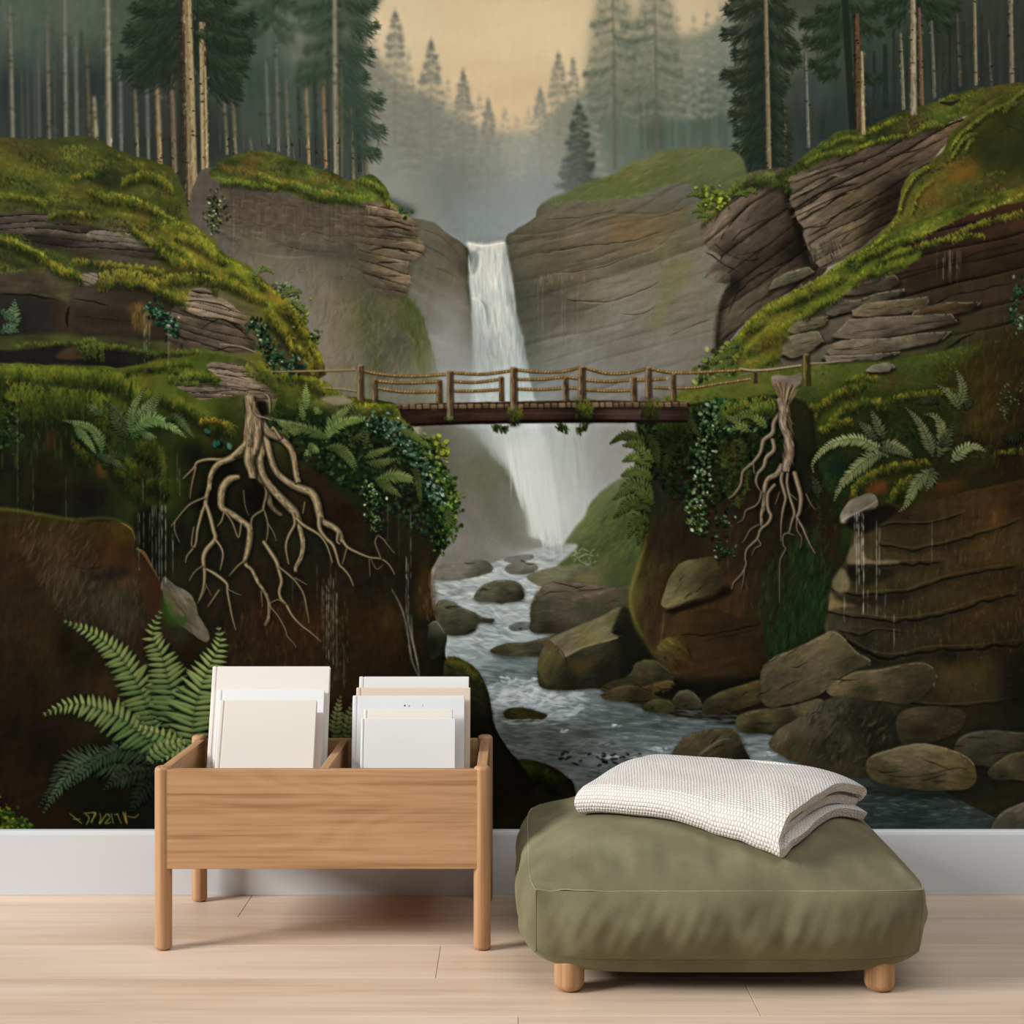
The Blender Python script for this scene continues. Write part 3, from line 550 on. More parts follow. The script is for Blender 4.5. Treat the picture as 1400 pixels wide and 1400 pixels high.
# slopes and mist under the bridge
fill(box(585, 575, 885, 780), [(600, 640, '#57584c'), (650, 600, '#8a8d86'), (680, 600, '#a8b3ae'), (720, 600, '#adbab5'), (760, 600, '#9aa09b'), (800, 600, '#8c8e89'), (850, 600, '#8b8b84'), (700, 650, '#b5bfba'), (740, 650, '#b9c2bc'), (790, 650, '#a6aaa4'), (840, 640, '#93948c'), (760, 700, '#c3cac4'), (740, 740, '#b8bfb9'), (790, 700, '#abaea6')], soft=2, tex=((90, 80, 8, .03),), smooth=False)
scat(box(655, 580, 800, 730), 400, 95, 60, 6, .02, ['#c8cfc9', '#b3beb9', '#a3b0ac', '#d4d8d2'], .18, smooth=False, hang=4)
scat([(672, 585), (740, 585), (760, 700), (735, 715), (700, 650)], 200, 98, 50, 4, .02, ['#dfe3dc', '#ccd4cf'], .25, hang=3)
fill([(575, 575), (622, 580), (648, 592), (662, 610), (678, 628), (695, 645), (705, 668), (715, 690), (719, 712), (726, 738), (735, 752), (700, 765), (590, 775)],
     [(600, 590, '#5f5d4c'), (630, 600, '#66634f'), (650, 620, '#64634c'), (660, 650, '#6f7056'), (640, 640, '#6b6f4e'), (610, 640, '#605f50'), (690, 680, '#74766a'), (610, 700, '#6e6c62'), (650, 700, '#706e63'), (700, 720, '#747569'), (620, 750, '#77756c'), (700, 750, '#7d7d74')], soft=1.8, rough=2, tex=((-55, 40, 12, .05),), seed=1)
fill([(640, 586), (665, 606), (695, 640), (712, 675), (722, 720), (690, 740), (660, 690), (640, 640)], '#565a44', .45, 8); stroke([(640, 588), (664, 608), (694, 642), (712, 680), (722, 720)], [1, 2, 2, 1], '#7d8060', .5, soft=1); fill([(590, 590), (630, 600), (640, 680), (610, 740), (592, 700)], '#57564a', .4, 9)
fill([(700, 740), (730, 735), (746, 745), (740, 756), (705, 760)], '#70726a', .8, 1.5)
# green slope right
fill([(733, 795), (750, 775), (764, 757), (782, 727), (801, 705), (806, 690), (830, 665), (860, 650), (900, 640), (900, 800), (860, 806), (800, 800), (770, 798)],
     [(760, 775, '#55632e'), (800, 715, '#5f6d34'), (840, 670, '#5c6a38'), (810, 750, '#48562c'), (850, 720, '#435028'), (790, 790, '#4f5a2c'), (850, 780, '#3f4d26'), (760, 790, '#626a44'), (820, 782, '#665f3c')], soft=1, rough=1.5, tex=((40, 30, 9, .12),))
scat([(764, 770), (805, 715), (860, 670), (880, 780), (800, 795)], 420, 45, 12, 3, .12, ['#54642e', '#425226', '#6a7638', '#39461f'], .35)
stroke([(733, 795), (764, 757), (801, 706), (835, 662)], [2, 3, 3, 2], '#748042', .5, soft=.8)
for i in range(26): x, y = rng.normal(800, 9), rng.normal(762, 7); dab(x, y, x + rng.normal() * 5, y - 2 - rng.random() * 3, 1.8, hx('#8f9a78'), .7)

# river
RIV = [(560, 815), (590, 790), (660, 775), (700, 760), (745, 748), (790, 745), (760, 775), (735, 800), (730, 840), (760, 880), (800, 930), (900, 975), (1040, 1000), (1200, 1060), (1540, 1100), (1540, 1140), (560, 1140), (590, 1000), (590, 930), (560, 860)]
fill(RIV, [(740, 755, '#a6aca8'), (700, 775, '#9ba29e'), (670, 785, '#aeb6b3'), (620, 800, '#8f9896'), (730, 790, '#a9b4b2'), (690, 830, '#a7b3b3'), (640, 840, '#97a3a3'), (620, 880, '#a2aeac'), (680, 870, '#8b9a9a'), (720, 865, '#a5b4b2'), (650, 900, '#93a2a0'), (700, 900, '#6f7f7e'), (680, 930, '#5f6f6e'), (730, 920, '#5a6666'),
     (690, 950, '#b5bfbd'), (735, 945, '#aebdbd'), (780, 945, '#7d8e90'), (840, 955, '#5f6d6c'), (780, 970, '#8c9a9a'), (700, 1000, '#565c56'), (760, 1010, '#4f5650'), (850, 980, '#4a5450'), (900, 990, '#434e4b'), (980, 985, '#4a5654'), (1020, 980, '#4f5f60'), (800, 1000, '#4b524d'), (870, 1020, '#626d6b'), (760, 1040, '#6a726d'), (720, 1060, '#7f8782'), (780, 1065, '#8a928d'), (740, 1080, '#7c8580'), (800, 1040, '#84908e'), (890, 1030, '#9aa8aa'),
     (1040, 1030, '#94a2a4'), (1080, 1050, '#66757a'), (1130, 1070, '#3f4a4a'), (1200, 1080, '#303836'), (1250, 1110, '#262d2b'), (1350, 1110, '#2c3431'), (1400, 1080, '#33393a'), (1180, 1120, '#2d3635'), (1500, 1110, '#2c3431'), (850, 1080, '#77847f')],
     soft=1, tex=((0, 40, 5, .10), (-4, 14, 3, .09)))
scat([(600, 795), (700, 765), (760, 750), (735, 800), (730, 850), (640, 905), (615, 880)], 700, -6, 18, 2.6, .06, ['#c9d1ce', '#a6b3b3', '#7f8e90', '#dde1dc', '#6b7a7c', '#b4c0bf'], .5, hang=14)
scat([(655, 905), (745, 895), (830, 950), (1040, 985), (1060, 1040), (900, 1060), (690, 1060), (670, 960)], 1100, -4, 20, 2.4, .08, ['#4a5450', '#66726f', '#7f8b89', '#3d4541', '#565e58', '#8f9997'], .5, hang=4)
scat([(672, 935), (760, 930), (800, 960), (760, 985), (690, 965)], 260, 8, 14, 3.5, .05, ['#d6dcda', '#c3cdcd', '#a8b6b8', '#8798a0'], .6, hang=20)
scat([(700, 1020), (900, 1005), (1060, 1035), (1060, 1075), (700, 1075)], 500, 3, 14, 2.2, .08, ['#b9bfbc', '#8f9a99', '#3d4541', '#6a7370', '#7f8b8a'], .5, hang=10)
scat([(1080, 1060), (1200, 1070), (1520, 1100), (1520, 1134), (1180, 1134)], 500, 0, 26, 2.2, .12, ['#2b3432', '#3d4948', '#242b29', '#4c5a5a', '#333d3a'], .5, hang=5)
scat([(1180, 1080), (1330, 1095), (1380, 1120), (1190, 1115)], 26, 3, 12, 1.3, .1, ['#8f9c9a', '#75837f'], .6, hang=8)
for x, y, r in [(700, 930, 16), (745, 930, 12), (730, 950, 24), (880, 1040, 16), (900, 1025, 10), (1050, 1030, 12), (830, 1035, 10), (1040, 1045, 14), (770, 1000, 6), (840, 992, 6), (760, 940, 12)]:
    for i in range(int(r * 1.6)):
        an = rng.random() * 6.3; k = rng.random() ** .5; a0 = x + r * k * math.cos(an); b0 = y + r * .4 * k * math.sin(an)
        dab(a0, b0, a0 + rng.normal() * 6, b0 - rng.random() * 3, 1 + rng.random() * 2.2, hx(['#dfe4e2', '#c0cbcb', '#95a5aa'][rng.integers(3)]), .65)
for i in range(30): x = rng.uniform(760, 880); y = 1036 + rng.normal() * 4; dab(x, y, x + 4 + rng.random() * 5, y + rng.normal() * 2, 2 + rng.random() * 2, hx('#1c201e'), .8)
for i in range(130):
    x = rng.uniform(665, 1030); y = rng.uniform(960, 1040); l = rng.uniform(8, 26); stroke([(x, y), (x + l * .4, y - 1.2), (x + l * .8, y - .4), (x + l, y + .6)], [.3, 1.1, 1.1, .3], ['#a9b3b1', '#7f8b8a', '#3f4a46'][i % 3], .5)
scat([(690, 600), (735, 590), (765, 720), (735, 720), (700, 650)], 260, 98, 60, 4, .02, ['#e6eae4', '#d5dcd8'], .3, hang=3); glow(745, 640, 26, 44, '#c6d0cc', .45); glow(830, 620, 30, 40, '#898a84', .5); glow(800, 610, 30, 50, '#a2a8a4', .35); glow(700, 590, 40, 18, '#a9b9b7', .4)
# mist at the foot of the fall
glow(750, 700, 34, 36, '#ccd1cb', .6); glow(760, 620, 40, 40, '#a9b2ad', .35); glow(640, 480, 34, 44, '#8f928e', .5); glow(800, 500, 90, 30, '#7f817c', .4); glow(620, 745, 50, 22, '#7d7c74', .45); glow(720, 755, 30, 8, '#a5aaa6', .5)
glow(420, 470, 40, 60, '#77766f', .35); glow(400, 360, 60, 40, '#6b685f', .3); glow(940, 480, 60, 24, '#77766f', .4); glow(660, 580, 40, 40, '#9fa9a6', .45); glow(700, 540, 40, 30, '#a6b3b1', .5)
# far stones in the river
for p, c in [([(594, 792), (600, 772), (630, 766), (662, 766), (674, 778), (660, 786), (620, 794)], '#6a675a'), ([(690, 778), (700, 770), (725, 769), (736, 776), (725, 784), (700, 785)], '#707064'), ([(688, 766), (700, 760), (725, 758), (728, 764), (705, 770)], '#777870'), ([(696, 856), (712, 850), (726, 852), (724, 860), (702, 863)], '#6c746c'),
             ([(720, 790), (732, 782), (760, 775), (800, 772), (830, 785), (860, 800), (790, 806), (740, 802)], '#6a6a4e')]:
    rock(p, [(p[2][0], p[2][1], hx(c) * 1.12), (p[-2][0], p[-2][1], hx(c) * .75)], 0, 1, .8, tex=.08, edge=False)
fill([(785, 790), (830, 776), (870, 780), (865, 800), (820, 803)], [(800, 790, '#6a6440'), (850, 795, '#45502a')], soft=1.5, tex=((10, 20, 6, .1),))

def stones(lst):
    for p, cps, ang, cr, hi in lst: rock(p, cps, ang, cr, 1.2, tex=.13, hi=hi)
stones([
 ([(648, 820), (652, 808), (666, 797), (690, 793), (708, 797), (716, 808), (714, 820), (690, 824), (662, 823)], [(668, 802, '#5f6048'), (700, 800, '#55513c'), (690, 815, '#3a3328'), (655, 815, '#4f5144'), (712, 815, '#2c281f')], -5, 2, '#77755a'),
 ([(592, 838), (600, 822), (615, 821), (630, 830), (648, 838), (662, 845), (676, 846), (672, 852), (655, 852), (646, 864), (620, 869), (594, 860)], [(610, 828, '#5f5e48'), (640, 842, '#4f4c3a'), (620, 860, '#343026'), (645, 860, '#2f2c24'), (600, 850, '#48452f')], 5, 3, '#77745c'),
 ([(670, 890), (690, 880), (720, 878), (745, 872), (765, 866), (790, 868), (790, 895), (740, 897), (690, 897)], [(700, 883, '#574f38'), (750, 876, '#5e5640'), (740, 893, '#2f2c22'), (690, 894, '#37332a')], 8, 2, '#6f684c'),
 ([(725, 835), (728, 820), (738, 806), (752, 796), (775, 795), (805, 798), (840, 803), (866, 800), (880, 815), (855, 835), (800, 850), (785, 862), (760, 866), (727, 864), (725, 848)], [(755, 800, '#665a48'), (800, 803, '#655846'), (735, 835, '#3f3f2c'), (760, 830, '#50483a'), (800, 835, '#4a4234'), (750, 858, '#2f2820'), (840, 815, '#5a4f3e'), (860, 810, '#4f4836')], 5, 5, '#7d6e5a'),
])
fill([(790, 826), (815, 818), (858, 800), (862, 836), (800, 850)], '#3c3a28', .5, 2)
# big faceted boulder
rock([(735, 920), (738, 900), (745, 880), (752, 872), (780, 860), (815, 845), (848, 829), (862, 832), (872, 850), (886, 885), (884, 905), (860, 928), (820, 940), (746, 942)], [(760, 880, '#55492f'), (800, 860, '#665e42'), (840, 835, '#706448'), (750, 910, '#3f3b22'), (790, 910, '#332c1e'), (850, 870, '#1f1c15'), (870, 900, '#17160f'), (830, 920, '#1d1a13'), (780, 930, '#221e16')], 25, 2, 1, hi=None)
fill([(752, 874), (790, 856), (830, 840), (855, 829), (852, 840), (835, 862), (845, 872), (800, 885), (770, 899), (764, 885)], [(770, 875, '#6b624c'), (820, 850, '#787050'), (800, 872, '#7a6f42'), (840, 850, '#5c5a36'), (780, 890, '#75694c')], rough=.8, tex=((28, 26, 6, .14),))
fill([(735, 915), (740, 890), (752, 876), (764, 890), (770, 900), (760, 920), (748, 936)], [(745, 895, '#5d5030'), (755, 920, '#3a3520'), (740, 915, '#55502c')], rough=.8, tex=((60, 16, 5, .15),))
fill([(850, 830), (864, 838), (886, 888), (884, 906), (850, 930), (848, 900), (846, 872), (838, 862)], '#181610', .85, 1.5)
stroke([(772, 898), (800, 884), (845, 872)], [1, 2, 1], '#8c8058', .8); crack([(765, 886), (775, 905), (770, 925)], 1.6, .6)
fill([(780, 905), (805, 900), (815, 908), (790, 922)], '#5a4020', .45, 3)
scat([(755, 880), (850, 835), (845, 870), (775, 895)], 90, 28, 14, 2, .14, a=.5)
rock([(688, 976), (694, 969), (710, 967), (730, 971), (748, 977), (738, 984), (700, 984)], [(705, 972, '#45401f'), (735, 978, '#35301d'), (700, 982, '#211e14')], 0, 1, .8)
scat(box(690, 983, 760, 990), 20, 0, 14, 2, .05, ['#a9b3b2'], .6, smooth=False, hang=4)
# ---- right side: cliffs, moss and boulders
# far shoulder of the right bank (rock with nose at 960..1090)
NOSE = [(1010, 245), (1045, 232), (1085, 240), (1110, 330), (1130, 370), (1060, 410), (1010, 450), (985, 490), (978, 520), (982, 430), (990, 400), (1000, 388), (985, 385), (965, 378), (975, 362), (985, 352), (968, 340), (961, 325), (968, 305), (985, 280)]
fill(NOSE, [(1000, 265, '#5e4f3e'), (985, 300, '#6b5d4c'), (975, 325, '#65584a'), (1030, 260, '#5f4f3f'), (1060, 280, '#41362a'), (1010, 310, '#5c4f42'), (1050, 320, '#3f342a'), (1000, 340, '#3a3228'), (990, 360, '#4c443a'), (1030, 350, '#393028'), (1080, 340, '#1f1a14'), (975, 378, '#5c5248'), (1005, 385, '#26221c'),
     (1030, 390, '#4a3e30'), (1000, 420, '#54483a'), (1060, 380, '#44382b'), (990, 470, '#3c352b'), (1010, 440, '#4f4534'), (1090, 280, '#1c1812')], rough=2, tex=((35, 26, 7, .14), (35, 8, 3, .1)), strata=(36, 22, .3, 10), seed=5)
for p, w in [([(1000, 270), (985, 290), (972, 312)], 2), ([(1030, 275), (1010, 295), (990, 318), (985, 335)], 3), ([(1050, 300), (1020, 312), (995, 335)], 2), ([(965, 345), (985, 358), (1010, 372)], 3), ([(975, 332), (1000, 350), (1030, 356), (1050, 345)], 2), ([(1060, 330), (1030, 345), (1000, 348)], 2),
             ([(1085, 355), (1040, 375), (1010, 400), (995, 430)], 3), ([(1060, 400), (1030, 415), (1005, 440)], 2)]:
    crack(p, w, .8, .3)
fill([(966, 378), (985, 370), (998, 376), (995, 386), (978, 386)], [(975, 376, '#766b5c'), (992, 384, '#3f382e')], rough=1, tex=((10, 8, 3, .2),))
fill([(996, 385), (1010, 382), (1012, 395), (992, 420), (984, 460), (982, 500), (976, 480), (980, 430), (990, 402)], '#1e1b16', .75, 2)
scat(NOSE, 900, 38, 13, 2.6, .15, a=.42)
fill([(1085, 240), (1100, 330), (1112, 366), (1095, 350), (1082, 300), (1072, 260)], '#14110c', .85, 3)
stroke([(970, 300), (985, 280), (1010, 262)], [1, 4, 2], '#857561', .5); stroke([(962, 326), (975, 318), (985, 300)], [1, 4, 1], '#8b7d6a', .5)
moss([(958, 300), (978, 280), (1000, 256), (1012, 248)], 12, pal=('#2a3014', '#566020', '#878c28', '#8a6a20'), L=6)
moss([(1000, 250), (1020, 238), (1045, 232), (1075, 238), (1085, 246)], 20, pal=('#1e2812', '#42551e', '#6f8428', '#6e6a20'), L=7, a=.8)
leaves([(952, 265), (965, 262), (980, 268), (990, 274), (960, 276)], 60, 7, ('#3c4a18', '#6d7f20', '#97a42a', '#a9b038'), spread=5)
for x, y in [(948, 263), (955, 285), (962, 292), (1012, 262), (1025, 258)]: frond([(x + 10, y + 6), (x + 2, y), (x - 10, y + 5)], 5, '#3a4a18', '#8fa032', sp=3)
# the big layered block
BLK = [(1078, 246), (1090, 236), (1115, 224), (1150, 210), (1190, 200), (1240, 184), (1290, 172), (1325, 160), (1320, 180), (1290, 200), (1270, 225), (1245, 250), (1228, 290), (1200, 320), (1170, 345), (1140, 362), (1122, 366), (1108, 345), (1098, 320), (1100, 312), (1090, 300), (1085, 285), (1078, 272), (1084, 260)]
fill(BLK, [(1090, 246, '#75664f'), (1110, 240, '#65573f'), (1140, 230, '#5a4b3c'), (1180, 210, '#5f4c3c'), (1250, 190, '#5e4b3b'), (1300, 175, '#56432f'), (1100, 265, '#5a4c3e'), (1140, 250, '#4c4034'), (1200, 240, '#44382c'), (1250, 215, '#4c3e30'), (1100, 290, '#6b5c48'), (1130, 280, '#5d4f3f'), (1170, 270, '#54452f'),
     (1210, 260, '#3b3024'), (1110, 320, '#65584a'), (1150, 310, '#66563f'), (1190, 290, '#3f3325'), (1130, 340, '#55493a'), (1170, 330, '#52462f'), (1220, 270, '#2c241a')], rough=2, tex=((30, 30, 7, .16), (30, 9, 3, .12)), strata=(27, 15, .42, 7), seed=1)
for p, w in [([(1080, 252), (1110, 240), (1150, 228), (1200, 216)], 2.5), ([(1080, 274), (1105, 262), (1135, 246), (1165, 236)], 3.5), ([(1085, 290), (1110, 276), (1140, 258), (1180, 250)], 3), ([(1092, 302), (1120, 286), (1150, 268), (1170, 262)], 3), ([(1100, 313), (1130, 306), (1150, 290), (1185, 270)], 3),
             ([(1105, 322), (1125, 312), (1140, 310)], 3), ([(1180, 290), (1200, 276), (1230, 262)], 2.5), ([(1200, 240), (1240, 226), (1265, 215)], 2), ([(1210, 215), (1250, 206), (1290, 190)], 2), ([(1150, 330), (1160, 320), (1175, 312)], 2)]:
    crack(p, w, .85, .4)
for p in [[(1084, 247), (1100, 238), (1120, 232)], [(1082, 268), (1110, 256), (1130, 246)], [(1092, 292), (1112, 280), (1135, 270)], [(1098, 310), (1122, 302), (1146, 290)], [(1140, 238), (1152, 240), (1164, 236)], [(1212, 208), (1225, 205)], [(1145, 272), (1165, 262)]]:
    stroke([(x, y + 1) for x, y in p], [1, 3, 1], '#93826a', .6)
for i in range(60): x = rng.uniform(1102, 1150); y = rng.uniform(325, 350); dab(x, y, x + 3, y + 10, 1.5, hx(['#85765f', '#1f1a14'][i % 2]), .5)
scat(BLK, 1000, 28, 14, 2.2, .2, a=.42)
fill([(1215, 250), (1240, 245), (1230, 290), (1200, 325), (1165, 348), (1190, 300)], '#1d1711', .6, 5)
# moss rim over it and the slope behind
RID = [(1060, 240), (1085, 225), (1100, 212), (1130, 190), (1150, 178), (1180, 175), (1220, 158), (1260, 145), (1290, 135), (1330, 122), (1400, 112), (1540, 100), (1540, 200), (1400, 170), (1330, 158), (1290, 172), (1250, 182), (1200, 198), (1150, 210), (1120, 222), (1085, 240), (1070, 250)]
fill(RID, [(1080, 232, '#38401c'), (1110, 212, '#4c5c1e'), (1150, 190, '#4a5a1e'), (1170, 182, '#3c4a1a'), (1200, 178, '#2e3415'), (1230, 165, '#3a4018'), (1300, 140, '#43491b'), (1250, 175, '#3c2f1e'), (1290, 150, '#4c5a1c'), (1350, 140, '#46441c'), (1400, 130, '#4a421a'), (1480, 140, '#3e3c18')], rough=2.5, tex=((20, 20, 8, .2),))
mossfield(RID, 1700, 22, 18, ('#1e2410', '#353e16', '#54631c', '#747c22'), '#6a4e1c', 7, 2.6, .6, 3)
for l, d in [([(1100, 222), (1115, 210), (1140, 205), (1162, 204)], 9), ([(1126, 198), (1150, 186), (1175, 184), (1182, 186)], 9), ([(1160, 205), (1200, 188), (1240, 180), (1270, 168), (1290, 166)], 8), ([(1185, 178), (1215, 164), (1232, 158)], 8), ([(1286, 134), (1300, 128), (1312, 134)], 5)]:
    moss(l, d, pal=('#252c12', '#56641c', '#95981e', '#7a5a1e'), L=5)
stroke([(1285, 140), (1300, 142), (1312, 136)], [2, 6, 2], '#171a10', .8)
trunk(1247, 100, 1248, 157, 11, '#80745a', '#9b9072'); trunk(1178, 120, 1180, 184, 7, '#94825c', '#a8966c')
# mossy hump with roots, right edge
HUMP = [(1322, 160), (1350, 140), (1380, 124), (1400, 116), (1540, 100), (1540, 300), (1400, 282), (1340, 292), (1280, 312), (1220, 335), (1170, 352), (1225, 295), (1232, 260), (1245, 238), (1268, 225), (1290, 205), (1298, 185)]
fill(HUMP, [(1340, 150, '#5a5a1c'), (1400, 125, '#54561c'), (1300, 190, '#4f571b'), (1330, 190, '#3c3c18'), (1380, 170, '#2d3014'), (1400, 200, '#30331a'), (1350, 220, '#2f3415'), (1310, 235, '#6c4c18'), (1260, 250, '#5a6a20'), (1250, 290, '#5d5a1c'), (1275, 270, '#62491c'), (1320, 260, '#3e431b'), (1380, 250, '#3d3e1a'), (1250, 315, '#5c6a20'), (1320, 290, '#4a4a18'), (1390, 275, '#54561a'), (1480, 200, '#2c3015')], rough=2, tex=((40, 20, 9, .2),))
mossfield(HUMP, 2600, 35, 30, ('#20260f', '#333b15', '#47501a', '#5f661e'), '#6a4818', 8, 3, .45, 5)
for p, w in [([(1298, 205), (1310, 185), (1330, 168), (1355, 150), (1378, 140), (1400, 122)], 5), ([(1300, 215), (1312, 195), (1322, 184), (1334, 182)], 4), ([(1320, 205), (1325, 192), (1332, 188)], 3), ([(1228, 290), (1236, 262), (1250, 240), (1268, 226)], 6), ([(1245, 290), (1256, 262), (1275, 245)], 4), ([(1370, 152), (1380, 144), (1390, 138)], 3)]:
    stroke([(x + 3, y + 4) for x, y in p], [w, w * 1.4, w], '#14150b', .6, soft=1); stroke(p, [w * .5, w, w * .5], '#5d6420', .8); mossline(p, 3, ('#7c7f22', '#9a942a', '#5f661e'), a=.7)
fill([(1296, 245), (1320, 222), (1332, 218), (1335, 240), (1310, 248)], '#7a4e16', .45, 5); fill([(1252, 280), (1262, 255), (1275, 240), (1285, 250), (1268, 280)], '#724c18', .45, 5)
fill([(1335, 170), (1400, 135), (1540, 130), (1540, 235), (1390, 238), (1350, 225), (1330, 200)], '#262a12', .6, 9)
for i in range(60): x, y = rng.uniform(1330, 1400), rng.uniform(235, 275); dab(x, y, x + rng.normal() * 3, y - 3, 1.5, hx(['#6a5a2a', '#20260f', '#7d7538'][i % 3]), .6)
# brown slope right of the diagonal moss
SLOPE = [(1540, 250), (1400, 275), (1340, 288), (1270, 318), (1200, 345), (1150, 380), (1110, 410), (1060, 450), (1050, 500), (1100, 520), (1250, 540), (1540, 560)]
fill(SLOPE, [(1390, 290, '#41281a'), (1340, 310, '#3d271a'), (1300, 330, '#38261a'), (1240, 350, '#33211a'), (1370, 340, '#2e1f16'), (1300, 360, '#2a1e15'), (1250, 385, '#2e2418'), (1350, 380, '#33271a'), (1290, 400, '#33281c'), (1400, 350, '#2c2118'), (1200, 400, '#4c4030'), (1180, 430, '#54463a'), (1230, 420, '#52453a'), (1160, 460, '#564a40'),
     (1240, 445, '#4a3e32'), (1300, 430, '#332a1e'), (1350, 420, '#3a2c1e'), (1380, 430, '#2f281a'), (1090, 460, '#564e40'), (1150, 480, '#57503f'), (1200, 480, '#3c401e'), (1300, 470, '#2f3318'), (1380, 470, '#28260f'), (1250, 520, '#3a4418'), (1350, 520, '#2e2a10')], rough=1, tex=((12, 50, 10, .13), (80, 40, 8, .07)), strata=(14, 26, .26, 9), seed=6)
def slab(p, top, low, ang=8, hi='#8c7c66', n=26, cr=1):
    fill([(x + 1, y + 4) for x, y in p], '#17120d', .75, 1.5); ys = [y for _, y in p]; xs = [x for x, _ in p]
    fill(p, [(min(xs) + (max(xs) - min(xs)) * .3, min(ys), hx(top) * 1.1), ((min(xs) + max(xs)) / 2, min(ys) + 3, top), ((min(xs) + max(xs)) / 2, max(ys), low), (max(xs), max(ys), hx(low) * .8), (min(xs), max(ys), top)], smooth=False, rough=1.6, tex=((ang, 18, 4, .2), (ang, 5, 2, .12)))
    q = roughen(p, 1.2)
    for (ax, ay), (bx, by) in zip(q, np.roll(q, -1, 0)):
        if ay < (min(ys) + max(ys)) / 2 - (ax - (min(xs) + max(xs)) / 2) * math.tan(math.radians(ang)) and rng.random() < .7: dab(ax, ay + 1, bx, by + 1, 1.8, hx(hi), .65)
    for i in range(cr):
        x = rng.uniform(min(xs) + 8, max(xs) - 20); y = (min(ys) + max(ys)) / 2 + rng.normal() * 2 - (x - (min(xs) + max(xs)) / 2) * math.tan(math.radians(ang)); l = (max(xs) - min(xs)) * .3
        crack([(x, y), (x + l / 2, y - l / 2 * math.tan(math.radians(ang)) + 1), (x + l, y - l * math.tan(math.radians(ang)))], 1.5, .7)
    scat(p, n, ang, 9, 1.8, .25, a=.5, smooth=False)
for p, t, l, an in [([(1150, 402), (1160, 392), (1185, 384), (1222, 374), (1232, 386), (1215, 396), (1160, 404)], '#544a3a', '#2e261c', 12), ([(1128, 422), (1140, 410), (1170, 410), (1200, 400), (1236, 394), (1230, 404), (1180, 420), (1140, 432), (1130, 430)], '#5a5040', '#302a20', 12),
                    ([(1164, 424), (1185, 414), (1220, 410), (1270, 405), (1268, 422), (1240, 428), (1180, 433), (1166, 431)], '#6a5c44', '#4a3d2e', 8), ([(1250, 424), (1290, 412), (1340, 412), (1330, 424), (1270, 438), (1240, 438)], '#4c3a26', '#2a2116', 12),
                    ([(1136, 459), (1150, 448), (1160, 436), (1200, 433), (1260, 430), (1300, 428), (1310, 440), (1260, 452), (1200, 462), (1150, 463)], '#665949', '#43382c', 6), ([(1130, 480), (1140, 468), (1165, 463), (1210, 462), (1260, 455), (1300, 452), (1280, 468), (1230, 478), (1180, 484), (1135, 485)], '#6c604c', '#473c30', 6),
                    ([(1076, 452), (1085, 442), (1110, 434), (1132, 431), (1128, 444), (1110, 450), (1085, 456)], '#6f6748', '#48402e', 14), ([(1068, 484), (1075, 460), (1090, 456), (1118, 452), (1126, 466), (1110, 480), (1085, 490)], '#6a6048', '#4c4434', 14),
                    ([(1126, 486), (1170, 485), (1230, 480), (1200, 492), (1130, 496)], '#6b5f50', '#4c4334', 3), ([(1050, 396), (1058, 382), (1080, 370), (1105, 364), (1114, 372), (1090, 384), (1060, 394)], '#5f5c46', '#3a3626', 20)]:
    slab(p, t, l, an, cr=2)
crack([(1270, 420), (1300, 405), (1330, 398), (1390, 385)], 3, .7, .15); crack([(1290, 480), (1320, 460), (1340, 452)], 4, .8, .1); crack([(1220, 376), (1290, 360), (1350, 342), (1400, 330)], 2.5, .6, .2)
for i in range(12): x = 1285 + i * 3 + rng.normal() * 6; drip(x, 342, 360 + rng.uniform(0, 30), .35, '#8a8170')
drip(1289, 352, 382, .7, '#a59c86')
# diagonal moss band
BAND = [(1400, 266), (1340, 284), (1280, 312), (1250, 328), (1232, 336), (1262, 346), (1225, 372), (1180, 378), (1150, 405), (1120, 425), (1085, 440), (1068, 470), (1060, 500), (1020, 508), (990, 520), (950, 530), (920, 548), (960, 530), (985, 500), (995, 475), (1008, 458), (1025, 435), (1050, 415), (1085, 398), (1120, 380), (1160, 352), (1200, 330), (1260, 300), (1330, 275), (1400, 255)]
fill(BAND, [(1380, 272, '#565618'), (1300, 300, '#4d5519'), (1230, 340, '#4f5c1a'), (1180, 365, '#55641c'), (1130, 390, '#566818'), (1080, 415, '#65741e'), (1040, 440, '#62701c'), (1020, 470, '#66741e'), (1060, 450, '#5a5a1a'), (1000, 500, '#5a6a20'), (950, 528, '#66722a'), (1100, 410, '#2d3412')], rough=2.5, tex=((30, 20, 8, .22),))
mossfield(BAND, 2600, 32, 20, ('#242c10', '#4a5618', '#707e1e', '#929426'), '#80641e', 7, 2.6, .7, 6)
for l, d in [([(1170, 352), (1200, 336), (1240, 320), (1262, 318)], 12), ([(1205, 352), (1230, 340), (1260, 330), (1300, 318), (1340, 300), (1400, 285)], 10), ([(1195, 374), (1210, 358), (1235, 352)], 14), ([(1168, 378), (1185, 366), (1200, 364)], 14), ([(1050, 416), (1085, 402), (1120, 386), (1150, 372)], 14),
             ([(1100, 425), (1120, 410), (1150, 398)], 14), ([(1008, 462), (1020, 440), (1045, 424)], 20), ([(1040, 450), (1060, 440), (1078, 436)], 26), ([(1000, 500), (1005, 480), (1015, 465)], 16), ([(1300, 325), (1320, 318), (1345, 318)], 9)]:
    moss(l, d, pal=('#1e250f', '#515e18', '#8d9420', '#8a661c'), L=6, w=2.4, org=.16)
mossline([(1228, 295), (1215, 312), (1190, 335), (1150, 358), (1120, 378), (1080, 400), (1050, 416), (1020, 440)], 5, ('#7f8a22', '#9ea02c', '#66741e'), L=6)
mossline([(1400, 262), (1360, 280), (1330, 290)], 4, ('#7d8022', '#9a942a'), L=5)
fill([(1030, 462), (1055, 450), (1072, 455), (1066, 480), (1048, 492), (1030, 488)], '#6c4a18', .35, 5)
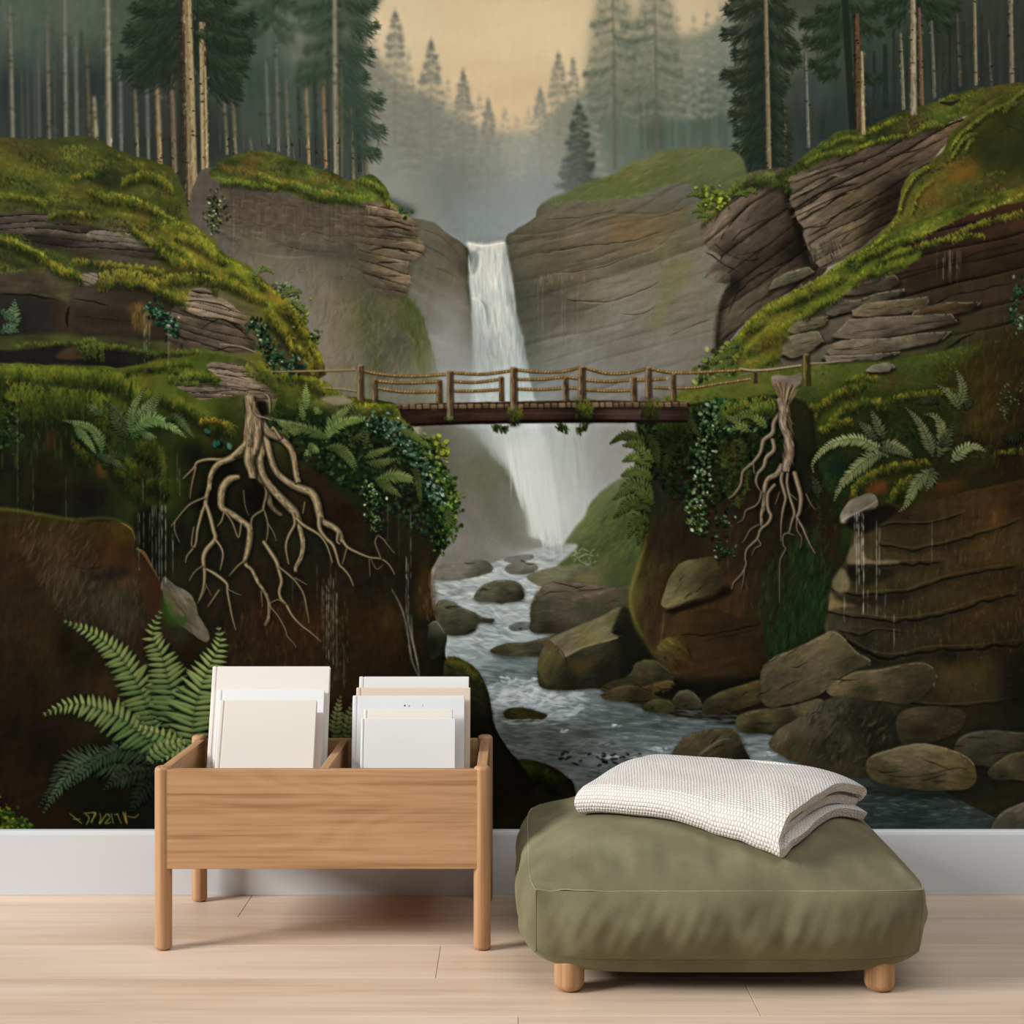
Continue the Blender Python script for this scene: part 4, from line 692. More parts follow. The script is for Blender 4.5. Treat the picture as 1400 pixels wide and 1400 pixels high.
leaves([(1000, 475), (985, 490), (970, 505), (960, 515)], 90, 8, ('#34421a', '#5c6f28', '#85963a', '#9aa850'), spread=9)
for a in [(1008, 478, 985, 486, 966, 500), (1004, 490, 985, 500, 968, 512), (1010, 500, 990, 508, 975, 520), (1000, 515, 975, 520, 955, 526), (1012, 470, 1000, 470, 990, 480)]: frond([(a[0], a[1]), (a[2], a[3]), (a[4], a[5])], 7, '#34421a', '#8a9a3c', sp=3.4)
# ledge with the rope fence
LEDGE = [(905, 545), (930, 536), (960, 526), (1000, 515), (1050, 506), (1100, 500), (1160, 496), (1230, 490), (1300, 476), (1330, 470), (1540, 440), (1540, 600), (1200, 600), (1000, 570), (940, 556)]
fill(LEDGE, [(930, 542, '#666e22'), (980, 525, '#5f6c26'), (1040, 515, '#5f6424'), (1000, 545, '#5c661e'), (1060, 530, '#55611c'), (1120, 505, '#5f6426'), (1180, 500, '#4f5a20'), (1250, 490, '#44521e'), (1300, 480, '#3a481a'), (1220, 520, '#3c3a18'), (1300, 510, '#30300f'), (1380, 480, '#2d2610'), (1400, 540, '#2b2a10'), (1150, 540, '#3c4c16'), (1250, 560, '#28330f'), (1350, 560, '#322a10'), (1100, 550, '#36441a')], soft=1, rough=2, tex=((8, 40, 9, .16),))
mossfield(LEDGE, 2600, 8, 26, ('#222a0f', '#3d4916', '#5a651c', '#767c26'), '#6a5018', 7, 2.6, .5, 7)
slab([(1182, 507), (1195, 498), (1215, 495), (1224, 500), (1215, 507), (1195, 510)], '#75705e', '#4c4636', 5, n=10, cr=0)
# dark mossy bank below, right
BANK = [(1540, 480), (1400, 470), (1340, 480), (1290, 520), (1240, 535), (1180, 530), (1130, 540), (1095, 560), (1090, 640), (1110, 720), (1150, 760), (1400, 760), (1540, 760)]
fill(BANK, [(1150, 545, '#4a5018'), (1120, 570, '#39450f'), (1200, 540, '#353f14'), (1260, 540, '#2d3612'), (1300, 560, '#262c10'), (1350, 520, '#35290f'), (1380, 500, '#28210f'), (1340, 560, '#3a2a10'), (1400, 560, '#241e0f'), (1120, 620, '#1e2c12'), (1160, 600, '#26240f'), (1200, 590, '#1e2610'), (1250, 600, '#182310'), (1150, 640, '#0f2118'), (1130, 680, '#16240f'), (1180, 680, '#262a0f'), (1230, 660, '#2c2f10'), (1300, 640, '#241f0f'), (1380, 620, '#1f1a0f'), (1350, 690, '#241e12'), (1290, 690, '#38230f'), (1210, 700, '#32240f'), (1400, 720, '#3c2818'), (1120, 740, '#1b2a12')], soft=3, tex=((20, 40, 12, .2), (85, 30, 6, .08)))
mossfield([(1095, 560), (1140, 540), (1250, 545), (1320, 560), (1360, 640), (1240, 650), (1200, 700), (1120, 700)], 1500, 15, 30, ('#10170c', '#1b2610', '#2c3a14', '#425018'), '#4a2e12', 8, 3, .4, 2)
for l, d in [([(1112, 568), (1120, 550), (1135, 538), (1155, 526), (1185, 516)], 16), ([(1150, 520), (1175, 510), (1200, 512)], 10), ([(1130, 580), (1150, 556), (1170, 546), (1190, 542), (1215, 548)], 16), ([(1200, 545), (1240, 536), (1290, 530), (1320, 528)], 10), ([(1090, 560), (1105, 552), (1115, 550)], 14), ([(1120, 584), (1145, 574), (1165, 570)], 12),
             ([(1175, 650), (1200, 638), (1230, 630), (1270, 626)], 14), ([(1165, 664), (1180, 645), (1200, 640)], 20), ([(1215, 680), (1225, 660), (1245, 645)], 30), ([(1095, 580), (1100, 600), (1098, 640)], 12), ([(1360, 615), (1400, 610), (1440, 612)], 8)]:
    moss(l, d, pal=('#141c0c', '#3e4a14', '#87881c', '#8a5c18'), L=6, org=.2)
fill([(1180, 672), (1200, 656), (1215, 664), (1200, 676)], '#7c3a18', .6, 3); fill([(1270, 664), (1310, 655), (1320, 662), (1290, 668)], '#5f3412', .5, 3)
scat([(1290, 480), (1400, 440), (1400, 640), (1300, 600)], 260, 88, 14, 2, .3, ['#45331a', '#5c3c18', '#2f3214', '#20180c'], .35)
leaves([(1385, 440), (1392, 400), (1400, 380)], 26, 6, ('#16281a', '#2c4a2a', '#5d7a5a', '#8aa08a'), spread=5); leaves([(1390, 435), (1396, 450)], 14, 6, ('#24301a', '#4a5f3a', '#8a9a80', '#8aa08a'), spread=4)
leaves([(1375, 560), (1380, 540), (1388, 525), (1370, 575)], 36, 4, ('#26301a', '#3c4620', '#5c6432', '#6c7440'), spread=8)
# outcrop of layered brown rock, lower right
WALL = [(1150, 690), (1165, 682), (1250, 690), (1320, 672), (1400, 655), (1540, 620), (1540, 1140), (1240, 1060), (1180, 1040), (1140, 940), (1135, 900), (1128, 862), (1122, 855), (1125, 830), (1134, 808), (1148, 778), (1158, 760), (1165, 728), (1170, 706)]
fill(WALL, [(1180, 700, '#221c10'), (1230, 705, '#2d1f12'), (1330, 700, '#3c2715'), (1360, 710, '#4b3016'), (1390, 690, '#322013'), (1190, 720, '#3b301d'), (1250, 730, '#352816'), (1180, 760, '#4b4329'), (1200, 765, '#3f321b'), (1280, 755, '#3c2c1a'), (1350, 750, '#442f17'), (1390, 740, '#412f1a'), (1160, 785, '#221c12'), (1200, 800, '#3f341d'), (1150, 800, '#4f482f'),
     (1250, 790, '#3f331b'), (1320, 780, '#3b2b18'), (1400, 800, '#302315'), (1140, 825, '#564d2d'), (1180, 822, '#30281a'), (1230, 815, '#2e2718'), (1300, 815, '#3c2d18'), (1370, 800, '#382613'), (1150, 850, '#3c3729'), (1200, 850, '#372f22'), (1260, 850, '#32291a'), (1330, 840, '#3f2a15'), (1400, 840, '#332215'), (1180, 875, '#242117'), (1240, 880, '#2f281b'), (1310, 880, '#342817'), (1380, 880, '#2b2113'),
     (1200, 900, '#211c13'), (1300, 900, '#17140d'), (1400, 900, '#16140e'), (1200, 930, '#48412a'), (1250, 930, '#332c19'), (1300, 920, '#433519'), (1330, 925, '#3e3216'), (1370, 930, '#1a1812'), (1400, 950, '#16150f'), (1300, 955, '#2f2416'), (1240, 990, '#2f2a1a'), (1300, 990, '#282216'), (1350, 990, '#231e15'), (1390, 1000, '#1b1a13'), (1240, 1040, '#242114'), (1350, 1040, '#1c1a12')],
     rough=1.6, tex=((8, 60, 9, .10), (84, 36, 7, .10), (8, 12, 4, .08)), seed=4)
scat(WALL, 2600, 88, 10, 2.2, .16, a=.3)
scat([(1160, 760), (1400, 700), (1400, 880), (1150, 880)], 500, 88, 12, 2, .2, ['#6a4a26', '#35271a', '#573a1e', '#7a5a34'], .28)
for p, w in [([(1198, 722), (1225, 716), (1270, 716), (1320, 702)], 4), ([(1200, 744), (1240, 752), (1262, 750), (1300, 742), (1340, 730), (1400, 710)], 5), ([(1158, 772), (1190, 774), (1230, 772), (1260, 771), (1292, 769)], 7), ([(1136, 806), (1170, 814), (1200, 812), (1240, 810), (1262, 802), (1300, 790), (1350, 780), (1400, 774)], 6),
             ([(1126, 835), (1160, 842), (1190, 846), (1225, 850), (1260, 846), (1300, 838), (1340, 824), (1400, 812)], 7), ([(1146, 862), (1175, 868), (1200, 862), (1240, 866)], 4), ([(1150, 866), (1170, 884), (1200, 898), (1232, 899), (1270, 890), (1330, 888), (1400, 880)], 8), ([(1180, 945), (1250, 962), (1300, 966), (1350, 962), (1400, 955)], 5)]:
    stroke([(x, y + w * .6) for x, y in p], [w * .6, w * 1.7, w * .6], '#1c160f', .42, soft=2); crack(p, w * .62, .85, .25); stroke([(x, y - w * .8) for x, y in p], [.5, 1.8, .5], '#6a5434', .4)
for p, c in [([(1146, 812), (1138, 795), (1150, 778), (1158, 782), (1162, 800), (1156, 810)], '#746747'), ([(1126, 834), (1134, 812), (1144, 818), (1170, 828), (1150, 830)], '#7d6a42'), ([(1158, 770), (1164, 748), (1176, 742), (1184, 764), (1222, 766), (1226, 770), (1175, 772)], '#75654a')]:
    fill(p, c, .85, .6, rough=1, tex=((70, 10, 4, .15),))
fill([(1160, 774), (1200, 776), (1225, 784), (1190, 800), (1165, 792)], '#15110e', .6, 2.5)
fill([(1138, 814), (1175, 816), (1240, 812), (1225, 824), (1180, 828), (1150, 824)], '#231a14', .6, 2.5)
fill([(1370, 920), (1410, 900), (1540, 880), (1540, 1020), (1400, 1000), (1375, 970)], '#181510', .6, 8)
fill([(1280, 908), (1360, 905), (1372, 930), (1360, 958), (1290, 955)], '#4f3c20', .35, 6)
# dripping stone
fill([(1148, 714), (1150, 700), (1160, 686), (1175, 678), (1192, 674), (1200, 682), (1198, 694), (1180, 706), (1160, 714)], [(1165, 688, '#77715f'), (1190, 678, '#6a6452'), (1155, 708, '#857b66'), (1180, 700, '#4f483a'), (1170, 700, '#6f6655')], rough=1, tex=((30, 12, 4, .18),))
fill([(1156, 714), (1168, 702), (1190, 696), (1215, 690), (1225, 700), (1200, 720), (1180, 730), (1162, 722)], '#15110f', .9, 1)
stroke([(1150, 712), (1165, 704), (1185, 694), (1200, 684)], [3, 3, 2, 1], '#a39783', .6)
for x, y0, y1, a in [(1171, 700, 812, .75), (1174, 700, 800, .7), (1180, 702, 840, .85), (1178, 700, 780, .6), (1168, 702, 745, .5), (1198, 712, 842, .5), (1202, 720, 790, .4), (1154, 815, 850, .4), (1210, 810, 845, .3), (1222, 840, 890, .4), (1186, 806, 842, .3), (1274, 712, 772, .3), (1126, 880, 930, .4)]: drip(x, y0, y1, a, '#b6b2a2', 1.3)
for i in range(90): x, y = rng.uniform(1170, 1400), rng.uniform(700, 960); dab(x, y, x, y + 1.5, 1.3, hx('#9a8a6a'), .35)

# right cliff under the bridge
CL = [(880, 560), (1000, 548), (1060, 540), (1110, 560), (1120, 640), (1150, 720), (1135, 790), (1125, 860), (1080, 900), (1040, 930), (960, 935), (920, 928), (895, 900), (885, 880), (870, 850), (860, 826), (866, 800), (875, 760), (878, 720), (870, 660), (872, 600)]
fill(CL, [(890, 600, '#12180e'), (920, 620, '#171c10'), (960, 600, '#1d1f12'), (930, 660, '#1f1a12'), (890, 680, '#20241a'), (1000, 600, '#2a3614'), (1040, 620, '#182210'), (1080, 640, '#14160e'), (1100, 700, '#1c140e'), (1050, 680, '#1e1810'), (1000, 680, '#211a12'), (960, 690, '#352014'), (900, 740, '#2c2016'), (880, 780, '#3f3518'), (940, 740, '#241a12'), (890, 820, '#3c2818'),
     (868, 810, '#504a1e'), (920, 800, '#33200f'), (900, 860, '#3a281a'), (1000, 760, '#2a1e14'), (1050, 760, '#241c12'), (1100, 760, '#16240f'), (1120, 740, '#2a1a10'), (1000, 800, '#3d2516'), (1040, 820, '#281b12'), (1080, 820, '#182610'), (1110, 820, '#1c2c14'), (940, 840, '#4a3018'), (1000, 850, '#3f2816'), (1050, 870, '#1a280f'), (1060, 900, '#152210'), (920, 880, '#4a3618'),
     (960, 890, '#40281a'), (1010, 890, '#45280f'), (1030, 915, '#22180f'), (960, 915, '#452818'), (1080, 870, '#1c2812')], soft=1, rough=2, tex=((80, 50, 10, .16), (10, 30, 8, .1)), seed=2)
scat([(880, 700), (1100, 700), (1100, 860), (1040, 920), (930, 920), (870, 830)], 1300, 82, 15, 2.4, .2, a=.32)
scat([(1045, 780), (1120, 720), (1130, 840), (1060, 900), (1035, 880)], 500, 80, 16, 2.6, .18, ['#1c2c14', '#243818', '#141f0f', '#2c3c1e'], .5)
scat([(890, 780), (1040, 780), (1040, 910), (920, 910)], 260, 85, 12, 2.4, .2, ['#5a381c', '#4a2a16', '#66441f', '#2a1a10'], .28)
stroke([(886, 725), (874, 770), (864, 810), (868, 850), (884, 880), (896, 896)], [2, 6, 8, 6, 4, 1], '#67601f', .5, soft=2); stroke([(884, 740), (872, 775), (862, 812), (866, 845), (880, 872)], [1, 2.5, 3, 2, 1], '#8a7f3a', .6, soft=.6)
rock([(904, 825), (910, 806), (914, 792), (925, 776), (936, 767), (955, 764), (975, 762), (985, 780), (985, 800), (965, 815), (945, 820), (925, 830), (912, 832)], [(920, 785, '#575131'), (915, 815, '#6b6242'), (940, 770, '#6a603c'), (935, 800, '#4f4a2c'), (965, 775, '#45391f'), (970, 800, '#382c1a'), (925, 826, '#75673f'), (985, 790, '#33241a')], 30, 3, 1, edge=False)
fill([(912, 834), (945, 822), (975, 815), (990, 800), (1000, 812), (960, 828), (925, 840)], '#120d09', .85, 2)
fill([(923, 842), (940, 834), (975, 832), (1010, 845), (1040, 850), (1045, 915), (1000, 928), (940, 925), (932, 900), (936, 870)], [(930, 850, '#4a3018'), (960, 850, '#33220f'), (1000, 860, '#2c1d12'), (950, 890, '#352616'), (980, 905, '#3a2717'), (1020, 900, '#322212'), (1040, 890, '#2c1c10')], rough=1.5, tex=((15, 30, 8, .16),), a=.85)
crack([(930, 868), (965, 868), (1000, 862), (1040, 852)], 3, .85, .25); crack([(960, 876), (1000, 868), (1035, 860)], 2, .6, .2)
rock([(898, 890), (902, 878), (910, 872), (922, 872), (936, 885), (948, 905), (940, 920), (915, 915), (902, 905)], [(908, 880, '#5f5424'), (920, 892, '#4a3818'), (930, 910, '#3a2212'), (905, 900, '#3f361a')], -40, 2, 1, edge=False)
stroke([(908, 838), (906, 860), (900, 890)], [1, 2.5, 1], '#66492a', .6); crack([(940, 880), (945, 900), (955, 910)], 2, .8)
fill([(885, 900), (920, 925), (1050, 925), (1045, 945), (960, 955), (880, 945)], '#14100b', .8, 3)
stones([
 ([(820, 942), (840, 930), (860, 922), (870, 906), (885, 902), (900, 905), (920, 925), (900, 940), (850, 946)], [(870, 912, '#45402a'), (890, 910, '#454028'), (850, 930, '#332d1c'), (900, 930, '#2a2416'), (880, 935, '#332a18')], -15, 2, '#5d5634'),
 ([(822, 952), (840, 940), (860, 936), (880, 938), (900, 932), (920, 930), (915, 940), (895, 948), (900, 955), (870, 958), (840, 958)], [(850, 942, '#4c4026'), (900, 935, '#55401f'), (870, 952, '#2c2416'), (890, 945, '#3a2e1a')], 5, 3, '#6f5c38'),
 ([(920, 955), (928, 946), (942, 943), (952, 950), (960, 965), (945, 970), (920, 966)], [(940, 946, '#57503c'), (935, 960, '#2f281c')], 0, 1, '#6a624a'),
 ([(878, 970), (888, 958), (905, 955), (918, 960), (922, 970), (905, 974)], [(895, 960, '#4a4a26'), (910, 968, '#3d3a1e'), (890, 972, '#262414')], 0, 1, '#5f5c34'),
 ([(960, 965), (970, 953), (995, 942), (1025, 933), (1042, 930), (1048, 945), (1040, 960), (1010, 970), (975, 977), (962, 975)], [(985, 950, '#4a4228'), (1020, 938, '#4f4020'), (1000, 960, '#352c1a'), (1035, 950, '#3c331e'), (980, 972, '#2b2515')], 18, 3, '#6a5f3c'),
 ([(1006, 992), (1008, 980), (1025, 972), (1050, 968), (1080, 965), (1120, 955), (1125, 970), (1090, 990), (1060, 1000), (1020, 1002)], [(1015, 982, '#575030'), (1050, 975, '#544a2c'), (1030, 998, '#241f12'), (1100, 965, '#60563a'), (1080, 990, '#28221a')], 5, 2, '#7a7048'),
 ([(1040, 935), (1042, 915), (1055, 900), (1090, 885), (1120, 870), (1135, 862), (1150, 868), (1170, 890), (1190, 905), (1150, 925), (1120, 950), (1080, 962), (1045, 965)], [(1060, 905, '#5c5138'), (1075, 890, '#585030'), (1130, 870, '#6c6040'), (1110, 900, '#665940'), (1060, 930, '#4a4032'), (1090, 930, '#52472f'), (1150, 890, '#5a5034'), (1100, 955, '#4b402c'), (1160, 905, '#3c3424'), (1050, 955, '#4a3f2b')], 32, 5, '#8c7c5c'),
 ([(1130, 945), (1145, 930), (1170, 918), (1200, 915), (1260, 905), (1280, 925), (1250, 960), (1200, 958), (1150, 955)], [(1150, 935, '#6a5c3c'), (1190, 920, '#62553a'), (1230, 925, '#4a3f2a'), (1180, 945, '#3a3220'), (1250, 945, '#332a1c')], 10, 2, '#857550'),
 ([(1052, 1020), (1058, 1005), (1075, 990), (1100, 978), (1120, 962), (1145, 952), (1175, 955), (1210, 965), (1226, 985), (1230, 1020), (1225, 1056), (1160, 1062), (1110, 1050), (1075, 1036)], [(1070, 1000, '#62553a'), (1110, 975, '#5a5140'), (1085, 1020, '#403822'), (1120, 1000, '#4f4634'), (1140, 960, '#45402f'), (1130, 1020, '#2a2519'), (1170, 980, '#23201a'), (1200, 1000, '#1f1c15'), (1160, 1040, '#38301f'), (1210, 1040, '#211d14')], 60, 6, None),
 ([(1225, 985), (1245, 968), (1290, 966), (1320, 975), (1310, 1000), (1270, 1015), (1235, 1018)], [(1250, 972, '#4a3e2a'), (1300, 980, '#352b1e'), (1260, 1000, '#2e261a')], 0, 1, None),
 ([(1305, 1018), (1320, 1004), (1350, 998), (1385, 1000), (1420, 1005), (1430, 1040), (1380, 1048), (1330, 1045), (1308, 1032)], [(1330, 1008, '#4c4536'), (1380, 1003, '#3f382c'), (1340, 1030, '#332d22'), (1400, 1035, '#29241b')], 5, 3, '#6a6048'),
 ([(1350, 1056), (1365, 1040), (1390, 1028), (1430, 1030), (1430, 1065), (1380, 1066), (1358, 1064)], [(1375, 1040, '#5a5034'), (1400, 1050, '#3c3424'), (1370, 1060, '#2b2519')], 20, 2, '#776a48'),
])
scat([(1110, 975), (1170, 960), (1220, 1000), (1200, 1050), (1120, 1035)], 200, 60, 12, 4, .2, ['#3c3728', '#1d1a13', '#4c4634', '#2a251a'], .4, hang=30)
# round pale boulder on the right, boulder in the stream
fill([(1180, 1075), (1220, 1080), (1330, 1082), (1345, 1060), (1350, 1075), (1330, 1092), (1200, 1088)], '#191c18', .8, 3)
rock([(1184, 1048), (1190, 1034), (1210, 1026), (1240, 1018), (1262, 1016), (1290, 1021), (1315, 1030), (1330, 1042), (1335, 1060), (1330, 1074), (1310, 1080), (1260, 1080), (1215, 1074), (1192, 1066)], [(1220, 1030, '#695c42'), (1260, 1020, '#716448'), (1300, 1030, '#6b5c3a'), (1240, 1045, '#66583e'), (1290, 1050, '#5c4f36'), (1200, 1050, '#4c4228'), (1220, 1068, '#3c3420'), (1270, 1072, '#3a3220'), (1325, 1060, '#4a3c22')], -5, 4, hi='#9a8a68')
crack([(1192, 1050), (1225, 1062), (1260, 1060), (1300, 1052), (1325, 1048)], 2, .5, .3)
rock([(917, 1036), (925, 1020), (935, 1008), (955, 1000), (980, 996), (1002, 996), (1012, 1008), (1022, 1030), (1030, 1048), (1020, 1060), (960, 1060), (925, 1050)], [(940, 1008, '#5d5038'), (985, 999, '#5c5038'), (935, 1030, '#4a3f2a'), (970, 1020, '#54482f'), (1005, 1010, '#453a26'), (990, 1030, '#30281b'), (1015, 1035, '#1e1a12'), (960, 1050, '#2c2517')], 30, 4, hi='#7d6f50')
stroke([(948, 1040), (965, 1025), (985, 1012), (998, 1010)], [1, 3, 2, 1], '#85765a', .6)
rock([(1355, 1134), (1362, 1118), (1380, 1105), (1420, 1092), (1540, 1080), (1540, 1150), (1355, 1150)], [(1370, 1115, '#6a6150'), (1400, 1105, '#5a5244'), (1400, 1128, '#39332a')], 25, 2, hi='#8a7f6a')
fill([(1355, 1134), (1365, 1118), (1385, 1108), (1390, 1134)], '#2c2820', .5, 2)
# mossy rock at the left foot of the stream
rock([(660, 1060), (672, 1050), (690, 1040), (720, 1038), (750, 1046), (775, 1062), (786, 1080), (790, 1140), (660, 1140)], [(690, 1050, '#2f3410'), (720, 1045, '#353a12'), (700, 1070, '#2a3010'), (750, 1055, '#2c2412'), (700, 1100, '#14120c'), (760, 1090, '#201b10'), (730, 1120, '#120f0b')], 10, 1, hi=None)
moss([(674, 1058), (695, 1048), (730, 1044), (760, 1056)], 26, pal=('#0f1109', '#242c0f', '#465016', '#33240f'), L=6, a=.7)
# ---- left side: the hill with moss and ledges
HILL = [(-130, 175), (0, 188), (60, 190), (120, 186), (160, 205), (200, 218), (240, 235), (262, 300), (290, 325), (305, 345), (335, 360), (350, 372), (365, 386), (385, 402), (398, 412), (410, 430), (420, 448), (430, 468), (440, 488), (444, 505), (430, 520), (300, 560), (-130, 560)]
fill(HILL, [(20, 195, '#454220'), (60, 205, '#3e4020'), (10, 230, '#54501c'), (50, 225, '#5a561e'), (100, 210, '#3c4220'), (30, 260, '#4c5a1c'), (80, 245, '#4c541c'), (120, 230, '#45501e'), (140, 240, '#1f2616'), (170, 235, '#3e401a'), (200, 230, '#484818'), (220, 260, '#3c421a'), (130, 270, '#5c601c'), (170, 280, '#55601a'), (200, 310, '#5c4c1c'), (215, 300, '#505c1c'),
     (60, 280, '#343c18'), (30, 300, '#4a4136'), (60, 310, '#443c33'), (100, 320, '#262018'), (150, 320, '#4d4536'), (110, 335, '#332c22'), (20, 325, '#3f4c1a'), (40, 345, '#343f16'), (80, 360, '#39441a'), (20, 380, '#2c2820'), (60, 385, '#443828'), (90, 385, '#4c4a20'), (40, 430, '#24221e'), (110, 400, '#35302a'), (150, 410, '#302822'), (190, 400, '#3a2c20'), (120, 440, '#2e2820'), (170, 440, '#2a221c'),
     (200, 350, '#4a3f32'), (160, 345, '#4e4a3a'), (240, 340, '#5f661c'), (270, 345, '#66701e'), (300, 360, '#606c1c'), (230, 380, '#4c4418'), (260, 400, '#5f6020'), (330, 380, '#5c6a1e'), (380, 420, '#6a741e'), (400, 450, '#62681e'), (430, 490, '#3c3418'), (270, 410, '#706450'), (300, 420, '#5f5040'), (240, 430, '#453a2e'), (290, 450, '#564a3c'), (320, 440, '#4f4638'), (250, 470, '#40362c'), (340, 470, '#4f483e'),
     (30, 475, '#3c421c'), (80, 470, '#444c1c'), (120, 480, '#44581c'), (60, 490, '#1f1c18'), (200, 478, '#363c20'), (150, 495, '#1f1b18'), (90, 490, '#3a2c1e'), (280, 480, '#4a5420'), (350, 490, '#5c5a20'), (380, 480, '#3c3a20'), (400, 500, '#3c2c1c'), (220, 500, '#55561c'), (280, 505, '#4c5a1a'), (350, 520, '#5c6820')],
     rough=2.5, tex=((-12, 40, 9, .16), (-8, 12, 4, .08)), seed=3)
# ledges of bare stone on the slope
def beds(p, top, low, ang=-8, sp=9, n=None, am=.5, hi='#8f7f68', seed=1):
    ys = [y for _, y in p]; xs = [x for x, _ in p]
    fill(p, [(min(xs), min(ys), top), (max(xs), min(ys) + 4, hx(top) * 1.05), ((min(xs) + max(xs)) / 2, (min(ys) + max(ys)) / 2, mix(hx(top), hx(low), .5)), (min(xs), max(ys), low), (max(xs), max(ys), low)], rough=2, tex=((ang, 26, 5, .16), (ang, 7, 2.5, .12)), strata=(ang, sp, am, 4), seed=seed)
    scat(p, n or int((max(xs) - min(xs)) * (max(ys) - min(ys)) / 40), ang, 12, 1.8, .22, a=.45)
beds([(-130, 290), (5, 293), (60, 292), (64, 304), (55, 316), (25, 318), (-130, 315)], '#554a3f', '#3c342c', 4, 9)
beds([(28, 320), (60, 308), (100, 306), (150, 314), (180, 316), (185, 326), (215, 330), (218, 342), (225, 356), (180, 352), (130, 346), (80, 340), (40, 336)], '#4e4539', '#2d261f', -6, 9, seed=2)
beds([(120, 318), (170, 312), (182, 322), (214, 330), (216, 340), (170, 336), (130, 330)], '#726859', '#4a4236', -5, 7, seed=4)
fill([(30, 322), (60, 316), (75, 322), (110, 330), (90, 338), (50, 336)], '#1c1814', .7, 3)
beds([(100, 378), (130, 374), (132, 386), (118, 390), (112, 384)], '#7c6e5a', '#5a4e40', -20, 6)
fill([(0, 372), (40, 366), (80, 376), (94, 386), (97, 400), (93, 412), (60, 402), (20, 400), (-130, 398), (-130, 370)], [(30, 380, '#41372a'), (70, 385, '#4c4030'), (92, 392, '#4c4a26'), (60, 398, '#332b22'), (-50, 390, '#35302a')], rough=1.5, tex=((0, 30, 6, .14),)); scat([(0, 374), (90, 384), (92, 406), (0, 398)], 120, -5, 14, 2.4, .15, a=.4)
fill([(-130, 402), (20, 402), (60, 406), (92, 416), (94, 450), (80, 456), (-130, 455)], [(20, 420, '#262422'), (60, 430, '#232120'), (85, 430, '#33261c'), (30, 450, '#1e1d1a')], .9, 2, tex=((60, 30, 9, .1),))
fill([(100, 392), (150, 398), (200, 405), (240, 420), (245, 465), (150, 460), (100, 455), (96, 420)], [(110, 400, '#40382e'), (140, 405, '#3a322a'), (180, 415, '#33291f'), (120, 430, '#2e2720'), (150, 435, '#2b231c'), (200, 440, '#30271e'), (220, 450, '#2b221c')], .9, 1.5, rough=2, tex=((-4, 40, 7, .14),))
crack([(100, 408), (125, 412), (150, 418)], 2.5, .8, .4); crack([(95, 418), (92, 435), (94, 455)], 4, .85, 0); crack([(100, 432), (140, 436), (190, 440)], 2, .5, .2); crack([(0, 402), (40, 403), (80, 410)], 3, .8, 0)
fill([(175, 418), (205, 418), (206, 440), (200, 458), (192, 450), (184, 448), (180, 435)], '#5c4520', .6, 2); scat([(178, 418), (205, 418), (204, 450), (184, 448)], 60, 88, 12, 2, .2, ['#6f5226', '#4a3a1a', '#80602a'], .5)
beds([(256, 402), (270, 394), (294, 396), (295, 404), (310, 410), (325, 424), (336, 432), (334, 446), (310, 446), (270, 436), (240, 424), (250, 410)], '#83745c', '#5a4c3c', -12, 10, hi='#a8987c', seed=3)
beds([(240, 420), (280, 436), (320, 440), (345, 462), (350, 478), (320, 482), (270, 474), (235, 468), (232, 440)], '#5f5140', '#41372d', -16, 13, am=.4, seed=5)
for p in [[(250, 412), (275, 412), (305, 418), (326, 430)], [(245, 424), (270, 432), (310, 438), (334, 448)], [(275, 450), (300, 436), (330, 452), (345, 468)], [(262, 398), (280, 402), (292, 402)], [(290, 480), (320, 474), (350, 484)]]: crack(p, 2.4, .85, .5)
for p in [[(262, 396), (276, 395), (290, 400)], [(256, 409), (280, 409), (308, 415)], [(300, 470), (330, 474), (350, 482)]]: stroke(p, [1, 3, 1], '#a3937c', .6)
# dark hollow under the ledge
fill([(-130, 480), (20, 478), (70, 472), (105, 468), (140, 476), (180, 480), (215, 486), (190, 500), (150, 503), (100, 498), (40, 496), (-130, 497)], [(60, 486, '#1d1a18'), (150, 490, '#1b1716'), (20, 486, '#1f1d1a'), (190, 488, '#22201a')], 1, 1.5, rough=1.5)
fill([(76, 488), (90, 476), (105, 474), (112, 488), (95, 492)], '#40301f', .9, 1.5)
# moss cushions
H = ('#1f260f', '#4a5418', '#8f9020', '#8c641c')
mossfield([(-130, 190), (60, 196), (130, 200), (235, 240), (250, 300), (300, 350), (240, 345), (200, 330), (150, 312), (100, 300), (40, 285), (-130, 280)], 3000, -14, 26, ('#262c12', '#3f4618', '#5a5e1c', '#7c7a20'), '#7c581c', 8, 2.8, .65, 1)
fill([(125, 240), (150, 228), (168, 245), (160, 256), (135, 252)], '#1d2516', .75, 5)
mossfield([(-130, 322), (20, 318), (60, 336), (90, 352), (110, 366), (95, 380), (60, 370), (-130, 372)], 900, -16, 20, ('#1f260f', '#333c14', '#4c5818', '#66741c'), '#5a4a18', 7, 2.6, .65, 2)
mossfield([(225, 300), (262, 306), (300, 340), (345, 372), (400, 415), (440, 490), (425, 510), (405, 470), (380, 440), (350, 400), (330, 400), (290, 385), (240, 360), (220, 330)], 1700, -38, 18, ('#2a3212', '#4f5a18', '#78801e', '#9a9c26'), '#8a6a1c', 7, 2.6, .7, 3)
